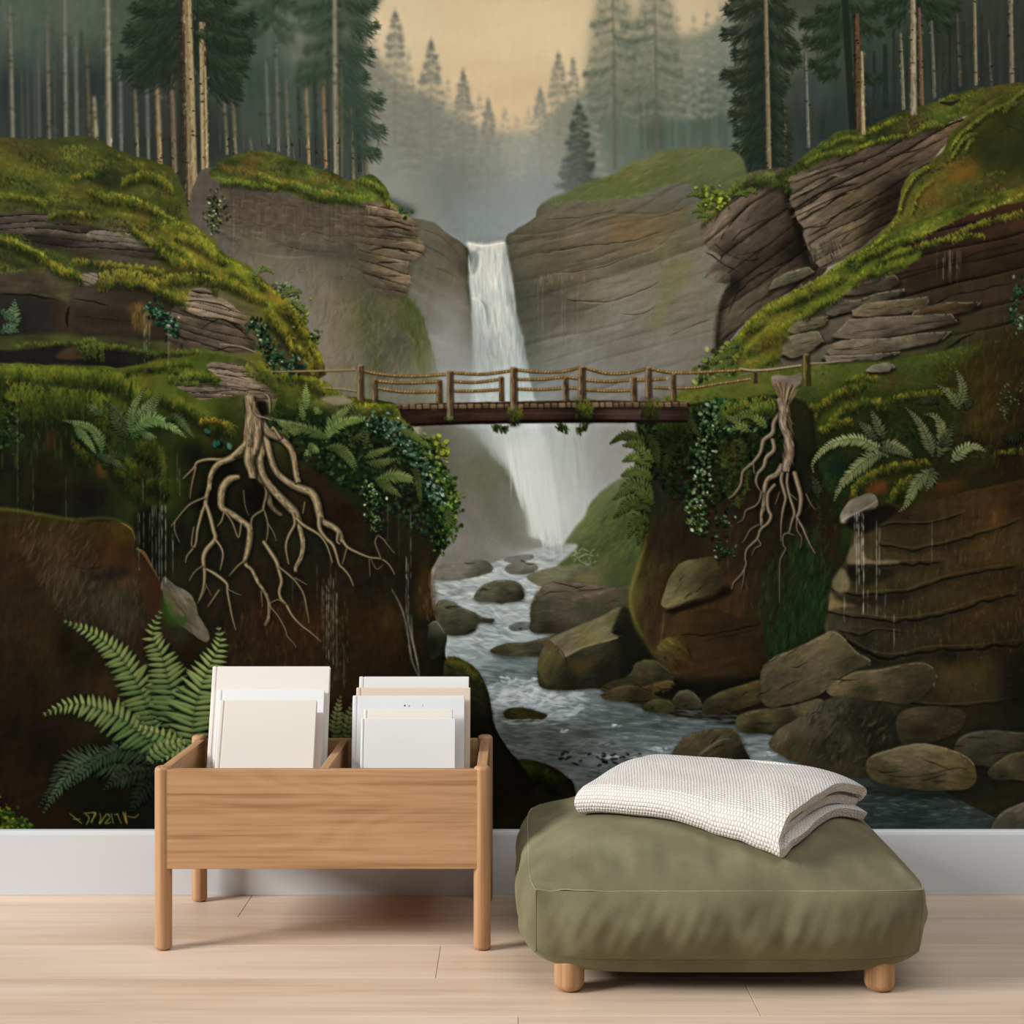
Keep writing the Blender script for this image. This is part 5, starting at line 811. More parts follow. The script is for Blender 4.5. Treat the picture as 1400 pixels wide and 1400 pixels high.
for l, d in [([(0, 262), (30, 266), (50, 270), (62, 278)], 9), ([(65, 292), (90, 287), (110, 288), (135, 292)], 9), ([(120, 256), (150, 264), (180, 270), (205, 276), (215, 284)], 14), ([(95, 240), (120, 234), (128, 240)], 8), ([(165, 244), (195, 232), (225, 242), (235, 255)], 14), ([(176, 302), (200, 322), (220, 330)], 12),
             ([(-120, 318), (0, 320), (30, 332), (60, 345), (80, 360), (100, 368)], 14), ([(85, 366), (105, 370), (112, 378)], 12), ([(100, 352), (150, 356), (200, 362), (225, 368)], 10), ([(134, 374), (160, 368), (190, 370), (215, 378), (240, 392), (256, 402)], 22), ([(170, 380), (200, 380), (230, 395), (250, 404)], 14),
             ([(220, 376), (250, 376), (275, 374), (292, 380), (296, 392)], 14), ([(212, 330), (225, 340), (245, 350), (270, 358), (300, 370), (330, 385)], 16), ([(292, 378), (310, 380), (340, 394), (365, 405)], 14), ([(240, 315), (262, 322), (290, 340), (310, 352)], 14), ([(360, 420), (375, 425), (390, 440), (405, 455)], 24),
             ([(380, 402), (395, 412), (410, 432), (425, 460), (440, 488)], 22), ([(405, 470), (420, 480), (430, 492)], 10), ([(370, 430), (390, 450), (400, 470)], 16)]:
    moss(l, d, pal=H, L=6.5, org=.2)
for l in [[(262, 306), (285, 328), (300, 348), (330, 364), (350, 376)], [(350, 380), (372, 396), (396, 412)], [(134, 372), (165, 367), (195, 370)], [(222, 375), (270, 373), (294, 380)], [(20, 328), (60, 346)], [(210, 282), (240, 300), (262, 312)], [(150, 262), (190, 270)]]:
    mossline(l, 4, ('#8c8c22', '#a8a42c', '#6f761e'), L=5, a=.8)
# lower ledge line of moss
for l, d in [([(20, 472), (45, 466), (80, 466), (105, 466)], 7), ([(105, 464), (120, 460), (135, 466), (140, 476)], 18), ([(110, 470), (125, 468), (132, 474)], 24), ([(135, 468), (165, 470), (200, 478), (250, 476), (290, 480), (320, 488), (345, 494)], 8), ([(200, 482), (240, 478), (290, 484), (345, 494), (380, 520)], 8)]:
    moss(l, d, pal=('#1c230f', '#3c4a18', '#6d7a22', '#6a5420'), L=5.5, org=.15)
LOW = [(-130, 494), (0, 496), (60, 498), (130, 500), (170, 502), (230, 490), (290, 484), (340, 494), (380, 520), (420, 520), (470, 540), (540, 552), (560, 580), (590, 620), (615, 660), (624, 690), (600, 760), (588, 790), (596, 850), (608, 880), (612, 905), (645, 920), (662, 935), (675, 990), (680, 1140), (-130, 1140)]
fill(LOW, [(10, 505, '#5a6a1a'), (80, 510, '#525c18'), (150, 515, '#4a5a18'), (180, 525, '#6a6418'), (220, 500, '#50521a'), (260, 505, '#485c18'), (230, 540, '#4f5e18'), (270, 560, '#5a6418'), (290, 575, '#4a5214'), (10, 545, '#27310f'), (50, 540, '#1f2c0f'), (100, 545, '#29380f'), (60, 580, '#171f0e'), (130, 580, '#242a0e'), (20, 600, '#1f2a12'), (10, 640, '#151610'), (60, 640, '#1d1810'),
     (100, 620, '#1a1a0e'), (170, 620, '#1e2c10'), (220, 580, '#1d280f'), (200, 640, '#29340f'), (220, 670, '#2c3a0f'), (260, 620, '#11150e'), (300, 580, '#151c0e'), (310, 640, '#120f0c'), (280, 680, '#13100d'), (350, 680, '#120f0d'), (120, 680, '#151210'), (60, 690, '#17140f'), (250, 740, '#171510'), (300, 760, '#1b1712'), (330, 820, '#221a12'), (290, 850, '#1f1912'), (360, 840, '#331a10'), (380, 880, '#2e1c10'),
     (420, 860, '#3c2010'), (400, 800, '#1c1812'), (440, 750, '#1c1914'), (470, 700, '#20100c'), (480, 670, '#331c14'), (450, 640, '#241410'), (520, 720, '#1c1812'), (500, 800, '#1d1811'), (550, 800, '#181410'), (490, 850, '#301d0e'), (530, 850, '#38240f'), (540, 880, '#2e1c0e'), (460, 880, '#2a1c10'), (590, 800, '#35200f'), (585, 850, '#181511'), (570, 720, '#211c14'), (600, 700, '#12140c'), (580, 640, '#1c2a12'),
     (540, 600, '#14200f'), (500, 600, '#141c0f'), (450, 580, '#26380f'), (420, 560, '#2f3c12'), (480, 555, '#46500f'), (390, 530, '#4e5a18'), (360, 530, '#605648'), (600, 900, '#16130e'), (640, 940, '#221c10'), (650, 1000, '#16130d'), (480, 960, '#301d0e'), (560, 950, '#1d150d')], rough=2, tex=((85, 50, 14, .16), (10, 20, 8, .1)), seed=2)
# brown rock face lower left
FACE = [(-130, 690), (0, 693), (60, 704), (110, 712), (160, 714), (175, 720), (184, 735), (186, 762), (215, 790), (222, 800), (226, 830), (260, 850), (285, 868), (300, 900), (300, 1060), (210, 1140), (-130, 1140)]
fill(FACE, [(20, 705, '#2e260f'), (60, 715, '#33270f'), (130, 720, '#33260f'), (170, 725, '#40300f'), (30, 730, '#35200f'), (70, 740, '#3f2a18'), (110, 745, '#33200f'), (150, 755, '#3c210f'), (175, 760, '#341f10'), (10, 780, '#2f1f12'), (40, 800, '#2b1c10'), (80, 790, '#382a1c'), (120, 775, '#2a1c12'), (130, 800, '#2f2a1c'), (150, 820, '#333022'), (170, 790, '#3a2416'), (180, 830, '#2c241a'),
     (160, 850, '#332e24'), (200, 790, '#301f12'), (205, 820, '#261a10'), (100, 840, '#241c12'), (40, 860, '#2e1f12'), (10, 900, '#241a10'), (60, 880, '#2c1e10'), (90, 880, '#1a140d'), (110, 900, '#18140c'), (130, 870, '#1d170d'), (190, 870, '#2a1a10'), (40, 940, '#1f160d'), (100, 940, '#221a10'), (130, 940, '#2e1e10'), (20, 1000, '#18120c'), (60, 1020, '#150f0b'), (20, 1080, '#20130d'), (60, 1110, '#1c130c'), (150, 1100, '#110f0a'), (250, 860, '#28241a'), (250, 900, '#1c160e'), (270, 880, '#241c10')],
     rough=1.5, tex=((80, 60, 12, .14), (20, 30, 10, .1)), seed=6)
scat([(-120, 700), (160, 718), (184, 780), (225, 830), (150, 880), (40, 940), (-120, 940)], 1700, 78, 13, 2.6, .2, a=.35)
scat([(20, 725), (110, 720), (130, 760), (150, 840), (80, 830)], 260, 60, 16, 2.2, .2, ['#5a4630', '#44362a', '#3a2416', '#66523a'], .3)
scat([(60, 780), (190, 790), (190, 870), (100, 860)], 260, 88, 16, 3, .15, ['#3f3a2c', '#4a3c2c', '#2a2218', '#45301e'], .35)
fill([(115, 780), (130, 786), (150, 778), (165, 776), (180, 782), (160, 790), (140, 796), (124, 792)], '#151110', .6, 3); crack([(97, 772), (120, 778), (150, 772)], 1.6, .6, .2)
stroke([(-130, 692), (0, 696), (50, 702), (100, 710), (140, 708), (168, 714), (182, 726), (185, 745)], [3, 4, 3, 3, 2, 2, 2, 1], '#5d6420', .6, soft=1); stroke([(166, 715), (180, 724), (185, 738)], [1, 2, 1], '#a07a3c', .6)
fill([(186, 700), (224, 700), (224, 792), (204, 780), (188, 752)], '#100e0c', .85, 3)
stroke([(186, 750), (196, 756), (208, 776), (216, 790)], [1, 5, 3, 1], '#8a6430', .7); fill([(190, 755), (205, 770), (222, 800), (224, 840), (205, 850), (192, 800)], '#3a2012', .7, 2)
# pale stone slab behind the ferns
fill([(222, 790), (240, 800), (262, 815), (272, 840), (286, 868), (280, 878), (262, 866), (240, 850), (226, 830)], [(232, 800, '#4f4a40'), (250, 812, '#6f675a'), (240, 825, '#625038'), (265, 840, '#57503f'), (275, 862, '#625848'), (250, 845, '#4c4230'), (228, 830, '#2e4a18')], rough=1.5, tex=((-50, 18, 5, .2),), seed=3)
scat([(228, 795), (262, 818), (282, 868), (250, 845)], 60, -52, 10, 2, .25, a=.5); fill([(222, 815), (232, 838), (255, 845), (250, 858), (230, 852), (220, 835)], '#2a4416', .75, 2.5)
# turf hanging over the left edge
mossfield([(-130, 496), (60, 498), (180, 508), (195, 530), (170, 545), (90, 545), (-130, 545)], 1600, -4, 20, ('#1f2a0f', '#38460f', '#55641a', '#74801e'), '#6a5a18', 8, 2.6, .65, 4)
for l, d in [([(-130, 498), (20, 498), (60, 500), (110, 502), (150, 506), (180, 518), (192, 532)], 26), ([(10, 520), (60, 525), (100, 530), (150, 535)], 60), ([(195, 530), (230, 540), (260, 552), (290, 566), (320, 580)], 18), ([(170, 502), (200, 496), (260, 490)], 12), ([(230, 500), (270, 505), (300, 512)], 14), ([(230, 535), (250, 545), (275, 560), (300, 575)], 24)]:
    moss(l, d, pal=('#141c0c', '#334012', '#6f7a1c', '#6a5a18'), L=9, w=2.4, org=.1)
moss([(272, 572), (290, 570), (305, 574), (316, 578)], 8, pal=('#3a300f', '#8a6a14', '#a08a1c', '#a0701c'), L=5)
for i in range(240): x = rng.uniform(0, 190); y = rng.uniform(515, 620); l = rng.uniform(8, 26); dab(x, y, x + rng.normal() * 1.5, y + l, 2 + rng.random() * 2, hx(['#2c3c12', '#18220d', '#3a4a16', '#10160b'][i % 4]), .35)
for l, d in [([(130, 590), (150, 610), (170, 640), (195, 668)], 26), ([(170, 620), (200, 640), (225, 655)], 30), ([(185, 600), (215, 600), (225, 640)], 40), ([(200, 655), (220, 652), (228, 664)], 20), ([(100, 600), (120, 620)], 24)]:
    moss(l, d, pal=('#10150a', '#232e0f', '#475214', '#5a3a14'), L=8, w=3, a=.6)
fill([(130, 640), (140, 634), (146, 650), (138, 654)], '#5a3418', .6, 2); fill([(65, 588), (75, 590), (72, 615), (62, 610)], '#3a2410', .6, 3)
leaves([(0, 556), (10, 575), (20, 600), (5, 600), (15, 590)], 70, 7, ('#16200f', '#24351a', '#39502a', '#4c6436'), spread=9)
# flat bark-like stone at the root
beds([(283, 498), (300, 495), (325, 497), (340, 508), (352, 515), (362, 525), (375, 540), (378, 546), (362, 550), (340, 541), (310, 542), (275, 546), (262, 541), (243, 530), (246, 524), (270, 524), (300, 522), (298, 515), (285, 505)], '#83725c', '#5d5042', -5, 7, am=.5, seed=3)
for p in [[(285, 502), (305, 504), (330, 512)], [(290, 512), (315, 514), (345, 522)], [(250, 528), (290, 526), (330, 530), (370, 536)], [(262, 538), (300, 535), (350, 534), (372, 542)]]: crack(p, 1.6, .85, .6)
for l, d in [([(230, 512), (260, 508), (290, 510), (298, 518)], 12), ([(240, 520), (262, 520), (275, 522)], 6), ([(335, 495), (355, 505), (375, 520), (390, 535)], 14), ([(350, 490), (375, 508), (388, 524)], 14)]: moss(l, d, pal=('#222c0f', '#4a5c18', '#82902a', '#6a5a18'), L=6)
# ground between the root and the bridge
GR = [(375, 520), (385, 508), (410, 512), (440, 520), (470, 540), (482, 552), (540, 552), (560, 572), (560, 590), (520, 590), (470, 590), (400, 590), (372, 575), (380, 545)]
fill(GR, [(390, 525, '#4c541c'), (420, 520, '#55601c'), (400, 550, '#3a4818'), (450, 545, '#5a5a30'), (470, 548, '#6a6048'), (500, 560, '#4e5c18'), (530, 558, '#5f6a18'), (430, 575, '#2b380f'), (500, 580, '#24300f'), (550, 580, '#4c5818'), (380, 560, '#26300f')], rough=2, tex=((0, 16, 6, .2),))
mossfield(GR, 800, -15, 16, ('#1c260f', '#3a4a14', '#5c6a1c', '#7c8424'), '#6c5420', 7, 2.6, .65, 2)
for l, d in [([(420, 512), (440, 520), (460, 532), (480, 545)], 18), ([(484, 550), (510, 550), (535, 553), (545, 566)], 14), ([(520, 568), (545, 570), (560, 584)], 10), ([(388, 508), (410, 512), (430, 516)], 10)]: moss(l, d, pal=('#222c0f', '#55601a', '#9a9820', '#8a6a18'), L=6)
fill([(438, 546), (452, 541), (475, 543), (482, 550), (460, 554)], '#8a8068', .85, .8, rough=1)
# dusky growth behind ferns and ivy
IV = [(370, 570), (420, 560), (480, 570), (530, 580), (560, 590), (590, 625), (612, 660), (622, 690), (608, 740), (596, 720), (575, 690), (540, 690), (510, 700), (480, 690), (450, 660), (430, 620), (390, 590)]
fill(IV, [(400, 590, '#14200f'), (450, 600, '#18260f'), (500, 620, '#1a220f'), (540, 640, '#28200f'), (560, 620, '#131e12'), (600, 670, '#1c2c0f'), (480, 660, '#14200f'), (560, 680, '#12140c')], .9, 4)
leaves([(360, 575), (560, 590), (612, 660), (600, 740), (520, 690), (430, 640)], 700, 7, ('#0f180f', '#1c2e18', '#2c4520', '#3f5c2c'), poly=True, a=.7)
# ivy on the corner
leaves([(520, 572), (555, 582), (580, 608), (602, 640), (618, 672), (610, 700), (585, 680), (560, 630), (530, 600), (505, 585)], 560, 6.5, ('#101c12', '#25422a', '#4a6a4a', '#8ea58c'), poly=True, wts=[.15, .4, .3, .15])
leaves([(575, 600), (600, 640), (615, 672), (612, 720), (606, 745)], 200, 6, ('#1c2a0f', '#3f5a1c', '#6a8428', '#8fa33c'), spread=6)
leaves([(515, 580), (545, 585), (560, 600)], 80, 5.5, ('#182618', '#3c5c44', '#6a8878', '#a9bba9'), spread=6)
leaves([(502, 660), (512, 680), (510, 700), (516, 720)], 150, 4.6, ('#101a0f', '#2a3f1c', '#6a8048', '#b4bd92'), spread=6)
leaves([(598, 600), (608, 620), (604, 612)], 30, 8, ('#3a4a14', '#7c8a20', '#a0a82c', '#8fa33c'), spread=4)
leaves([(600, 690), (606, 710), (602, 730), (600, 750)], 90, 5, ('#0e160c', '#1f3418', '#3c5c24', '#5a7a2c'), spread=5)
leaves([(608, 690), (612, 705), (614, 720)], 60, 6, ('#2c4a14', '#4c7420', '#6a942c', '#7aa43c'), spread=3)
leaves([(205, 412), (212, 425), (222, 435), (232, 445), (245, 452)], 90, 5.5, ('#14201a', '#22482f', '#4c7350', '#8fae84'), spread=6)
leaves([(345, 435), (355, 450), (362, 465), (372, 480), (378, 500)], 110, 5.5, ('#121c14', '#22402a', '#52704a', '#9db08a'), spread=6)
leaves([(385, 500), (405, 498), (400, 492)], 30, 8, ('#14241a', '#2c4c34', '#456a48', '#5c805c'), spread=6)
leaves([(378, 392), (395, 398), (405, 404)], 36, 6, ('#2c3c20', '#4c6038', '#7a8c5c', '#98a878'), spread=5); leaves([(400, 415), (412, 425), (412, 440)], 40, 5, ('#3c4a14', '#5f701c', '#8a982c', '#98a83c'), spread=6)
leaves([(425, 455), (432, 460), (430, 465)], 20, 5, ('#1c2c14', '#3c5420', '#5c7430', '#98a878'), spread=4)
leaves([(290, 268), (298, 280), (286, 290), (300, 300), (285, 312)], 60, 4.5, ('#1c2a14', '#34481c', '#6a7c3c', '#a8b080'), spread=6)
for x, y in [(284, 590), (292, 605), (300, 605), (312, 608)]: leaves([(x, y), (x + 1, y + 1)], 2, 10, ('#0f1c14', '#1f4030', '#35604a', '#35604a'), spread=1)
for f in [([(352, 372), (360, 366), (368, 368), (374, 374)], 5), ([(345, 380), (352, 368), (360, 362)], 5), ([(385, 402), (398, 396), (412, 400)], 5), ([(398, 412), (408, 416), (416, 428)], 6)]: frond(f[0], f[1], '#4c5c2c', '#9aa86c', sp=3)
# hanging water threads
for x, y0, y1, a in [(188, 700, 760, .3), (190, 700, 780, .35), (196, 700, 750, .3), (204, 700, 740, .3), (208, 690, 775, .45), (213, 690, 790, .3), (217, 700, 800, .55), (221, 690, 806, .6), (226, 690, 800, .65), (219, 660, 790, .3), (236, 730, 790, .6), (224, 675, 700, .4), (242, 620, 660, .3), (245, 640, 680, .3), (195, 655, 690, .4), (210, 690, 720, .4), (24, 560, 700, .25), (90, 650, 710, .2), (45, 640, 700, .2),
                  (442, 790, 890, .35), (446, 800, 900, .5), (449, 790, 900, .55), (452, 760, 880, .35), (455, 790, 910, .5), (460, 810, 930, .5), (440, 800, 860, .3), (459, 780, 850, .3), (470, 880, 940, .3), (433, 770, 820, .2), (400, 790, 830, .2), (555, 760, 840, .65), (558, 770, 850, .6), (561, 700, 790, .35), (545, 690, 760, .2), (530, 690, 740, .2), (200, 440, 480, .4), (197, 425, 495, .5), (204, 440, 470, .4), (230, 450, 500, .5)]: drip(x, y0, y1, a, '#9aa08c', 1.2)
for p in [[(535, 805), (548, 830), (556, 860), (562, 900), (572, 925)], [(556, 840), (562, 870), (570, 905), (573, 925)], [(562, 840), (563, 870), (571, 910)]]: stroke(p, [.6, 1.4, 1, 1.3, .6], '#9aa297', .6); stroke([(x + 1.2, y) for x, y in p], [.4, .8, .7, .4], '#d2d6cc', .4)
for i in range(60): x, y = rng.uniform(445, 475), rng.uniform(820, 940); drip(x, y, y + 8, .35, '#6a7a4a', 1)
scat([(455, 800), (560, 800), (570, 900), (480, 900)], 300, 95, 16, 2.2, .25, a=.35); scat([(330, 830), (450, 830), (450, 910), (300, 900)], 300, 90, 14, 2.4, .25, ['#4a2a16', '#2a1a10', '#3a2216', '#5a3a1c'], .28)
fill([(584, 780), (592, 790), (596, 840), (585, 846), (570, 840), (572, 800)], '#40260f', .6, 3); scat([(575, 785), (592, 790), (596, 840), (575, 840)], 60, 92, 10, 2, .25, ['#5c3c1c', '#2a1a10', '#75563a'], .4)
fill([(590, 852), (600, 850), (610, 865), (609, 885), (600, 896), (588, 900), (584, 870)], [(600, 856, '#4c4c3a'), (605, 875, '#2c2c20'), (592, 880, '#16140f')], rough=1); stroke([(585, 856), (596, 850), (608, 866)], [1, 2, 1], '#8c8570', .6)
# mossy boulder left of the stream
rock([(608, 905), (620, 898), (640, 906), (655, 920), (664, 940), (674, 985), (676, 1020), (668, 1060), (640, 1060), (610, 960)], [(625, 905, '#4f4a1c'), (640, 915, '#45401c'), (650, 935, '#24210f'), (620, 930, '#1b180f'), (660, 960, '#1d1a10'), (665, 1000, '#14120d'), (640, 1000, '#12100c')], -50, 2, 1.5)
moss([(610, 902), (628, 902), (645, 914), (656, 928)], 12, pal=('#1c1c0c', '#3c3c14', '#5c5820', '#5a4a18'), L=6, a=.7)
# ferns on the bank
FR = [([(178, 598), (190, 570), (212, 540)], 16, .9), ([(176, 596), (165, 570), (140, 545)], 14, .6), ([(178, 600), (160, 580), (148, 552)], 12, .55), ([(180, 600), (200, 575), (218, 535)], 13, .8), ([(180, 596), (180, 560), (200, 528)], 10, .9), ([(140, 568), (128, 558), (115, 552)], 9, .75),
      ([(182, 590), (205, 572), (230, 580), (254, 598)], 14, 1.15), ([(190, 590), (202, 595), (214, 598)], 9, .9), ([(225, 575), (245, 570), (262, 595)], 9, .6), ([(235, 565), (250, 580), (266, 600)], 7, .8), ([(138, 620), (136, 600), (120, 582), (84, 574)], 10, .95), ([(100, 580), (118, 600), (132, 622)], 9, 1.), ([(140, 640), (155, 620), (170, 630)], 10, .5), ([(128, 620), (150, 628), (172, 644)], 8, .6)]
for p, w, b in FR: frond(p, w, hx('#22391c') * b, hx('#93a860') * b, mid=hx('#4c6c30') * b, sp=3.6)
frond([(16, 452), (18, 430), (20, 408)], 14, '#22331f', '#6d8a5a', mid='#3f5a38', sp=4); frond([(0, 424), (10, 430), (22, 440)], 10, '#22331f', '#5d7a50', mid='#34503a', sp=4); frond([(0, 455), (12, 448), (26, 454)], 10, '#22331f', '#5a7450', mid='#34503a', sp=4)
for p, w, b in [([(418, 560), (418, 540), (418, 522)], 9, 1.15), ([(415, 575), (412, 560), (410, 548)], 7, .9), ([(445, 590), (455, 575), (472, 560), (486, 550)], 11, 1.), ([(446, 605), (450, 590), (470, 576), (500, 572), (518, 574)], 11, 1.1), ([(450, 600), (425, 588), (400, 580), (364, 570)], 10, .85), ([(400, 592), (392, 582), (376, 574)], 9, .95), ([(412, 592), (398, 588), (394, 590)], 9, .9),
                ([(445, 612), (462, 612), (478, 622), (488, 640)], 10, .85), ([(450, 610), (468, 618), (486, 645)], 9, .75), ([(498, 625), (515, 618), (540, 610)], 8, .85), ([(500, 632), (520, 632), (546, 626)], 9, .75), ([(515, 655), (535, 650), (555, 652), (576, 662)], 13, 1.), ([(512, 655), (530, 665), (550, 680)], 10, .75), ([(420, 612), (425, 615), (415, 622)], 9, .95), ([(422, 605), (428, 612), (436, 618)], 9, 1.), ([(498, 610), (500, 596), (505, 590)], 9, .6),
                ([(480, 600), (492, 596), (500, 585)], 9, .55), ([(560, 640), (570, 650), (575, 690)], 9, .6), ([(610, 690), (614, 705), (612, 725)], 10, .75), ([(395, 600), (385, 590), (378, 592)], 8, .75), ([(440, 565), (432, 560), (428, 556)], 7, 1.)]:
    frond(p, w, hx('#24361a') * b, hx('#9db05a') * b, mid=hx('#56752c') * b, sp=3.4)
frond([(545, 585), (570, 598), (590, 615)], 8, '#2a3a14', '#8fa040', sp=3.2)
# the left root
T = '#8c7a56'
for p, w in [([(352, 610), (354, 650), (365, 665), (370, 690), (385, 705)], [8, 10, 9, 8, 5]), ([(300, 636), (290, 650), (285, 670), (280, 690)], [6, 7, 6, 5])]: root(p, w, '#5c523a')
R = [([(318, 622), (305, 628), (285, 628), (270, 632), (265, 640), (250, 655)], [5, 5, 4, 3.5, 2.5, 1]), ([(268, 638), (264, 655), (261, 670), (260, 682)], [2.4, 2, 1.5, 1]), ([(335, 618), (312, 628), (296, 636), (288, 650), (286, 665), (282, 680), (280, 695), (275, 700)], [10, 9, 7, 6, 6, 5, 5, 2]),
     ([(280, 680), (262, 688), (252, 697), (240, 712), (234, 720)], [2.6, 2.4, 2, 1.6, 1]), ([(239, 713), (239, 726), (246, 742)], [1.6, 1.4, .8]), ([(279, 693), (275, 705), (270, 725), (267, 745), (256, 760), (254, 770)], [4, 4, 3.5, 2.5, 1.6, .8]), ([(268, 748), (262, 745), (265, 720)], [1, 2, 1.6]), ([(282, 690), (287, 705), (292, 725), (294, 737), (282, 752), (278, 765), (280, 785), (278, 805), (272, 822)], [5, 6, 6, 6, 7, 6, 4, 2.4, 1]),
     ([(294, 737), (302, 748), (305, 760), (301, 780)], [4, 3, 2.4, 1]), ([(278, 773), (266, 782), (259, 794)], [1.8, 1.6, 1]), ([(282, 778), (296, 786), (310, 798), (311, 808), (314, 825), (318, 845), (323, 862)], [3, 5, 4, 3, 2.6, 2, .9]), ([(311, 805), (322, 811), (330, 814)], [1.6, 1.2, .8]), ([(300, 806), (292, 818), (284, 830)], [2.4, 2.2, 1]), ([(283, 800), (276, 815), (270, 825)], [1.4, 1, .7]), ([(280, 796), (286, 808), (290, 815)], [1, .9, .6]),
     ([(328, 652), (314, 655), (304, 668), (302, 685), (304, 695), (316, 702), (330, 712), (341, 722), (341, 740), (338, 755), (335, 770), (345, 780), (352, 795), (362, 810), (368, 825), (367, 845), (362, 856)], [5, 11, 11, 10, 9, 9, 9, 9, 9, 8, 5, 5, 4.5, 4, 4, 2.6, 1]),
     ([(307, 698), (303, 712), (297, 720)], [3, 2.4, 1]), ([(308, 700), (318, 715), (326, 735), (330, 715)], [3, 2.4, 1.8, 3]), ([(336, 765), (324, 775), (313, 788)], [3, 2.4, .8]), ([(368, 828), (380, 842), (390, 860), (393, 870), (402, 880), (405, 886)], [2.2, 2, 1.8, 1.5, 1.3, .8]), ([(357, 808), (359, 830)], [2, .8]),
     ([(362, 665), (364, 675), (360, 695), (362, 700), (366, 715), (366, 730), (363, 745)], [3, 3, 3, 2.6, 2, 1.8, 1]), ([(360, 697), (345, 708), (344, 725)], [2.6, 2.4, 3]), ([(366, 715), (374, 728), (378, 740)], [1.8, 1.4, .7]), ([(333, 670), (335, 690), (340, 705)], [1.2, 1, .7]),
     ([(360, 740), (370, 755), (378, 768), (382, 782), (385, 795), (382, 808), (384, 818), (392, 828), (400, 842), (412, 855), (425, 865), (440, 878)], [5, 6, 6, 5, 4.4, 4, 4, 4, 3, 2.4, 2, 1]), ([(380, 774), (395, 786), (405, 796), (415, 812), (420, 835), (423, 852)], [3, 3, 2.4, 2.6, 2, 1]), ([(403, 790), (412, 795), (420, 800)], [2, 1.4, .8]), ([(369, 825), (380, 820), (390, 826)], [1.2, 1.6, 1.4])]
for p, w in R: root(p, w, T)
big = [([(356, 575), (358, 610), (356, 630), (360, 650), (372, 668), (385, 682), (400, 697), (406, 706), (410, 722), (414, 742), (412, 760), (405, 775), (404, 782)], [9, 9, 9, 10, 11, 12, 13, 10, 7, 6, 5, 3.4, 2.4]), ([(400, 700), (403, 716), (395, 732), (391, 748), (395, 772)], [4, 4, 3.6, 3, 1.2]), ([(362, 590), (370, 625), (378, 645), (395, 660), (412, 668), (425, 673), (432, 684), (436, 700), (440, 712), (455, 720), (464, 728), (468, 742)], [10, 9, 9, 10, 12, 12, 12, 11, 10, 9, 8, 5]),
       ([(352, 565), (366, 590), (385, 600), (398, 615), (403, 635), (405, 650), (408, 660)], [10, 12, 10, 9, 8, 8, 9]), ([(372, 588), (374, 585), (384, 600)], [2, 4, 5]), ([(468, 738), (475, 748), (490, 756), (505, 762), (520, 764), (530, 770), (536, 778), (540, 786)], [5, 4, 3.4, 2.6, 2.2, 2, 1.6, 1]), ([(436, 706), (437, 722), (445, 735), (455, 745), (460, 758), (464, 772), (470, 778), (478, 788), (484, 802)], [6, 6, 5, 5, 4, 3, 3, 2.4, 1]),
       ([(405, 708), (415, 718), (432, 728), (440, 735), (448, 748), (455, 770)], [5, 5, 4, 3, 2.4, 1.4]), ([(462, 728), (461, 740), (465, 744)], [4, 3, 2]), ([(474, 750), (470, 765), (468, 772)], [2, 1.6, 1]), ([(516, 732), (513, 742), (518, 756), (521, 764)], [1.4, 1.8, 1.6, 1.4]), ([(517, 732), (525, 738), (530, 745), (540, 757)], [1.4, 1.8, 1.4, .8]), ([(505, 764), (506, 788)], [1.4, .8]), ([(507, 764), (515, 778), (524, 772)], [1, 1, .7]), ([(417, 686), (414, 702)], [2, 1.6])]
for p, w in big: root(p, w, T)
root([(340, 542), (343, 565), (340, 590), (338, 606), (330, 614), (318, 624)], [14, 15, 15, 13, 10, 6], '#94805c')
root([(342, 612), (340, 630), (344, 645), (345, 654)], [16, 14, 11, 8], '#94805c'); root([(348, 550), (352, 575), (352, 600), (348, 622)], [10, 12, 10, 5], '#8f7a58'); stroke([(350, 585), (349, 605), (347, 622)], [1, 3, 1], '#b08a68', .7)
root([(346, 560), (352, 568), (362, 571), (372, 575)], [3, 3, 2, .8], '#a39474'); root([(362, 538), (368, 545), (369, 565)], [2, 3, 1.4], '#a3986a'); fill([(349, 550), (362, 548), (367, 560), (366, 568), (354, 564)], '#110d0a', .9, 1)
scat([(338, 545), (350, 545), (356, 600), (345, 640), (335, 610)], 90, 95, 16, 1.4, .3, ['#5a4630', '#a8946c', '#3a2c1e'], .5)
# big ferns in front
fill([(150, 1000), (230, 960), (300, 960), (300, 1060), (215, 1134), (110, 1134), (90, 1060)], '#0f110b', .75, 8)
for p, w, b in [([(205, 1058), (150, 1040), (100, 1040), (70, 1080), (52, 1104)], 30, .36), ([(215, 1060), (160, 1040), (110, 1045), (82, 1075), (58, 1112)], 26, .5), ([(220, 1050), (170, 1060), (140, 1080)], 24, .3), ([(225, 1045), (180, 1025), (140, 1035), (90, 1080)], 22, .42), ([(210, 1060), (190, 1085), (180, 1110)], 20, .22)]:
    frond(p, w, hx('#1c2c1c') * b, hx('#93ad84') * b, mid=hx('#53724c') * b, sp=6)
for p, w, b in [([(222, 1030), (190, 1000), (150, 975), (100, 962), (58, 977)], 34, .84), ([(216, 1005), (195, 950), (165, 900), (130, 868), (86, 848)], 31, .84), ([(244, 1010), (236, 960), (222, 900), (208, 868), (220, 834)], 38, .80), ([(262, 1025), (266, 970), (282, 920), (300, 880), (298, 856)], 44, .95),
                ([(255, 1035), (232, 1012), (205, 1000), (180, 992)], 20, .9), ([(262, 1015), (240, 1022), (215, 1035), (205, 1044)], 16, 1.02), ([(200, 1040), (225, 1020), (262, 1012)], 14, .95)]:
    frond(p, w, hx('#1f3820') * b, hx('#9fb35c') * b, mid=hx('#5a8240') * b, sp=7.6, lean=16)
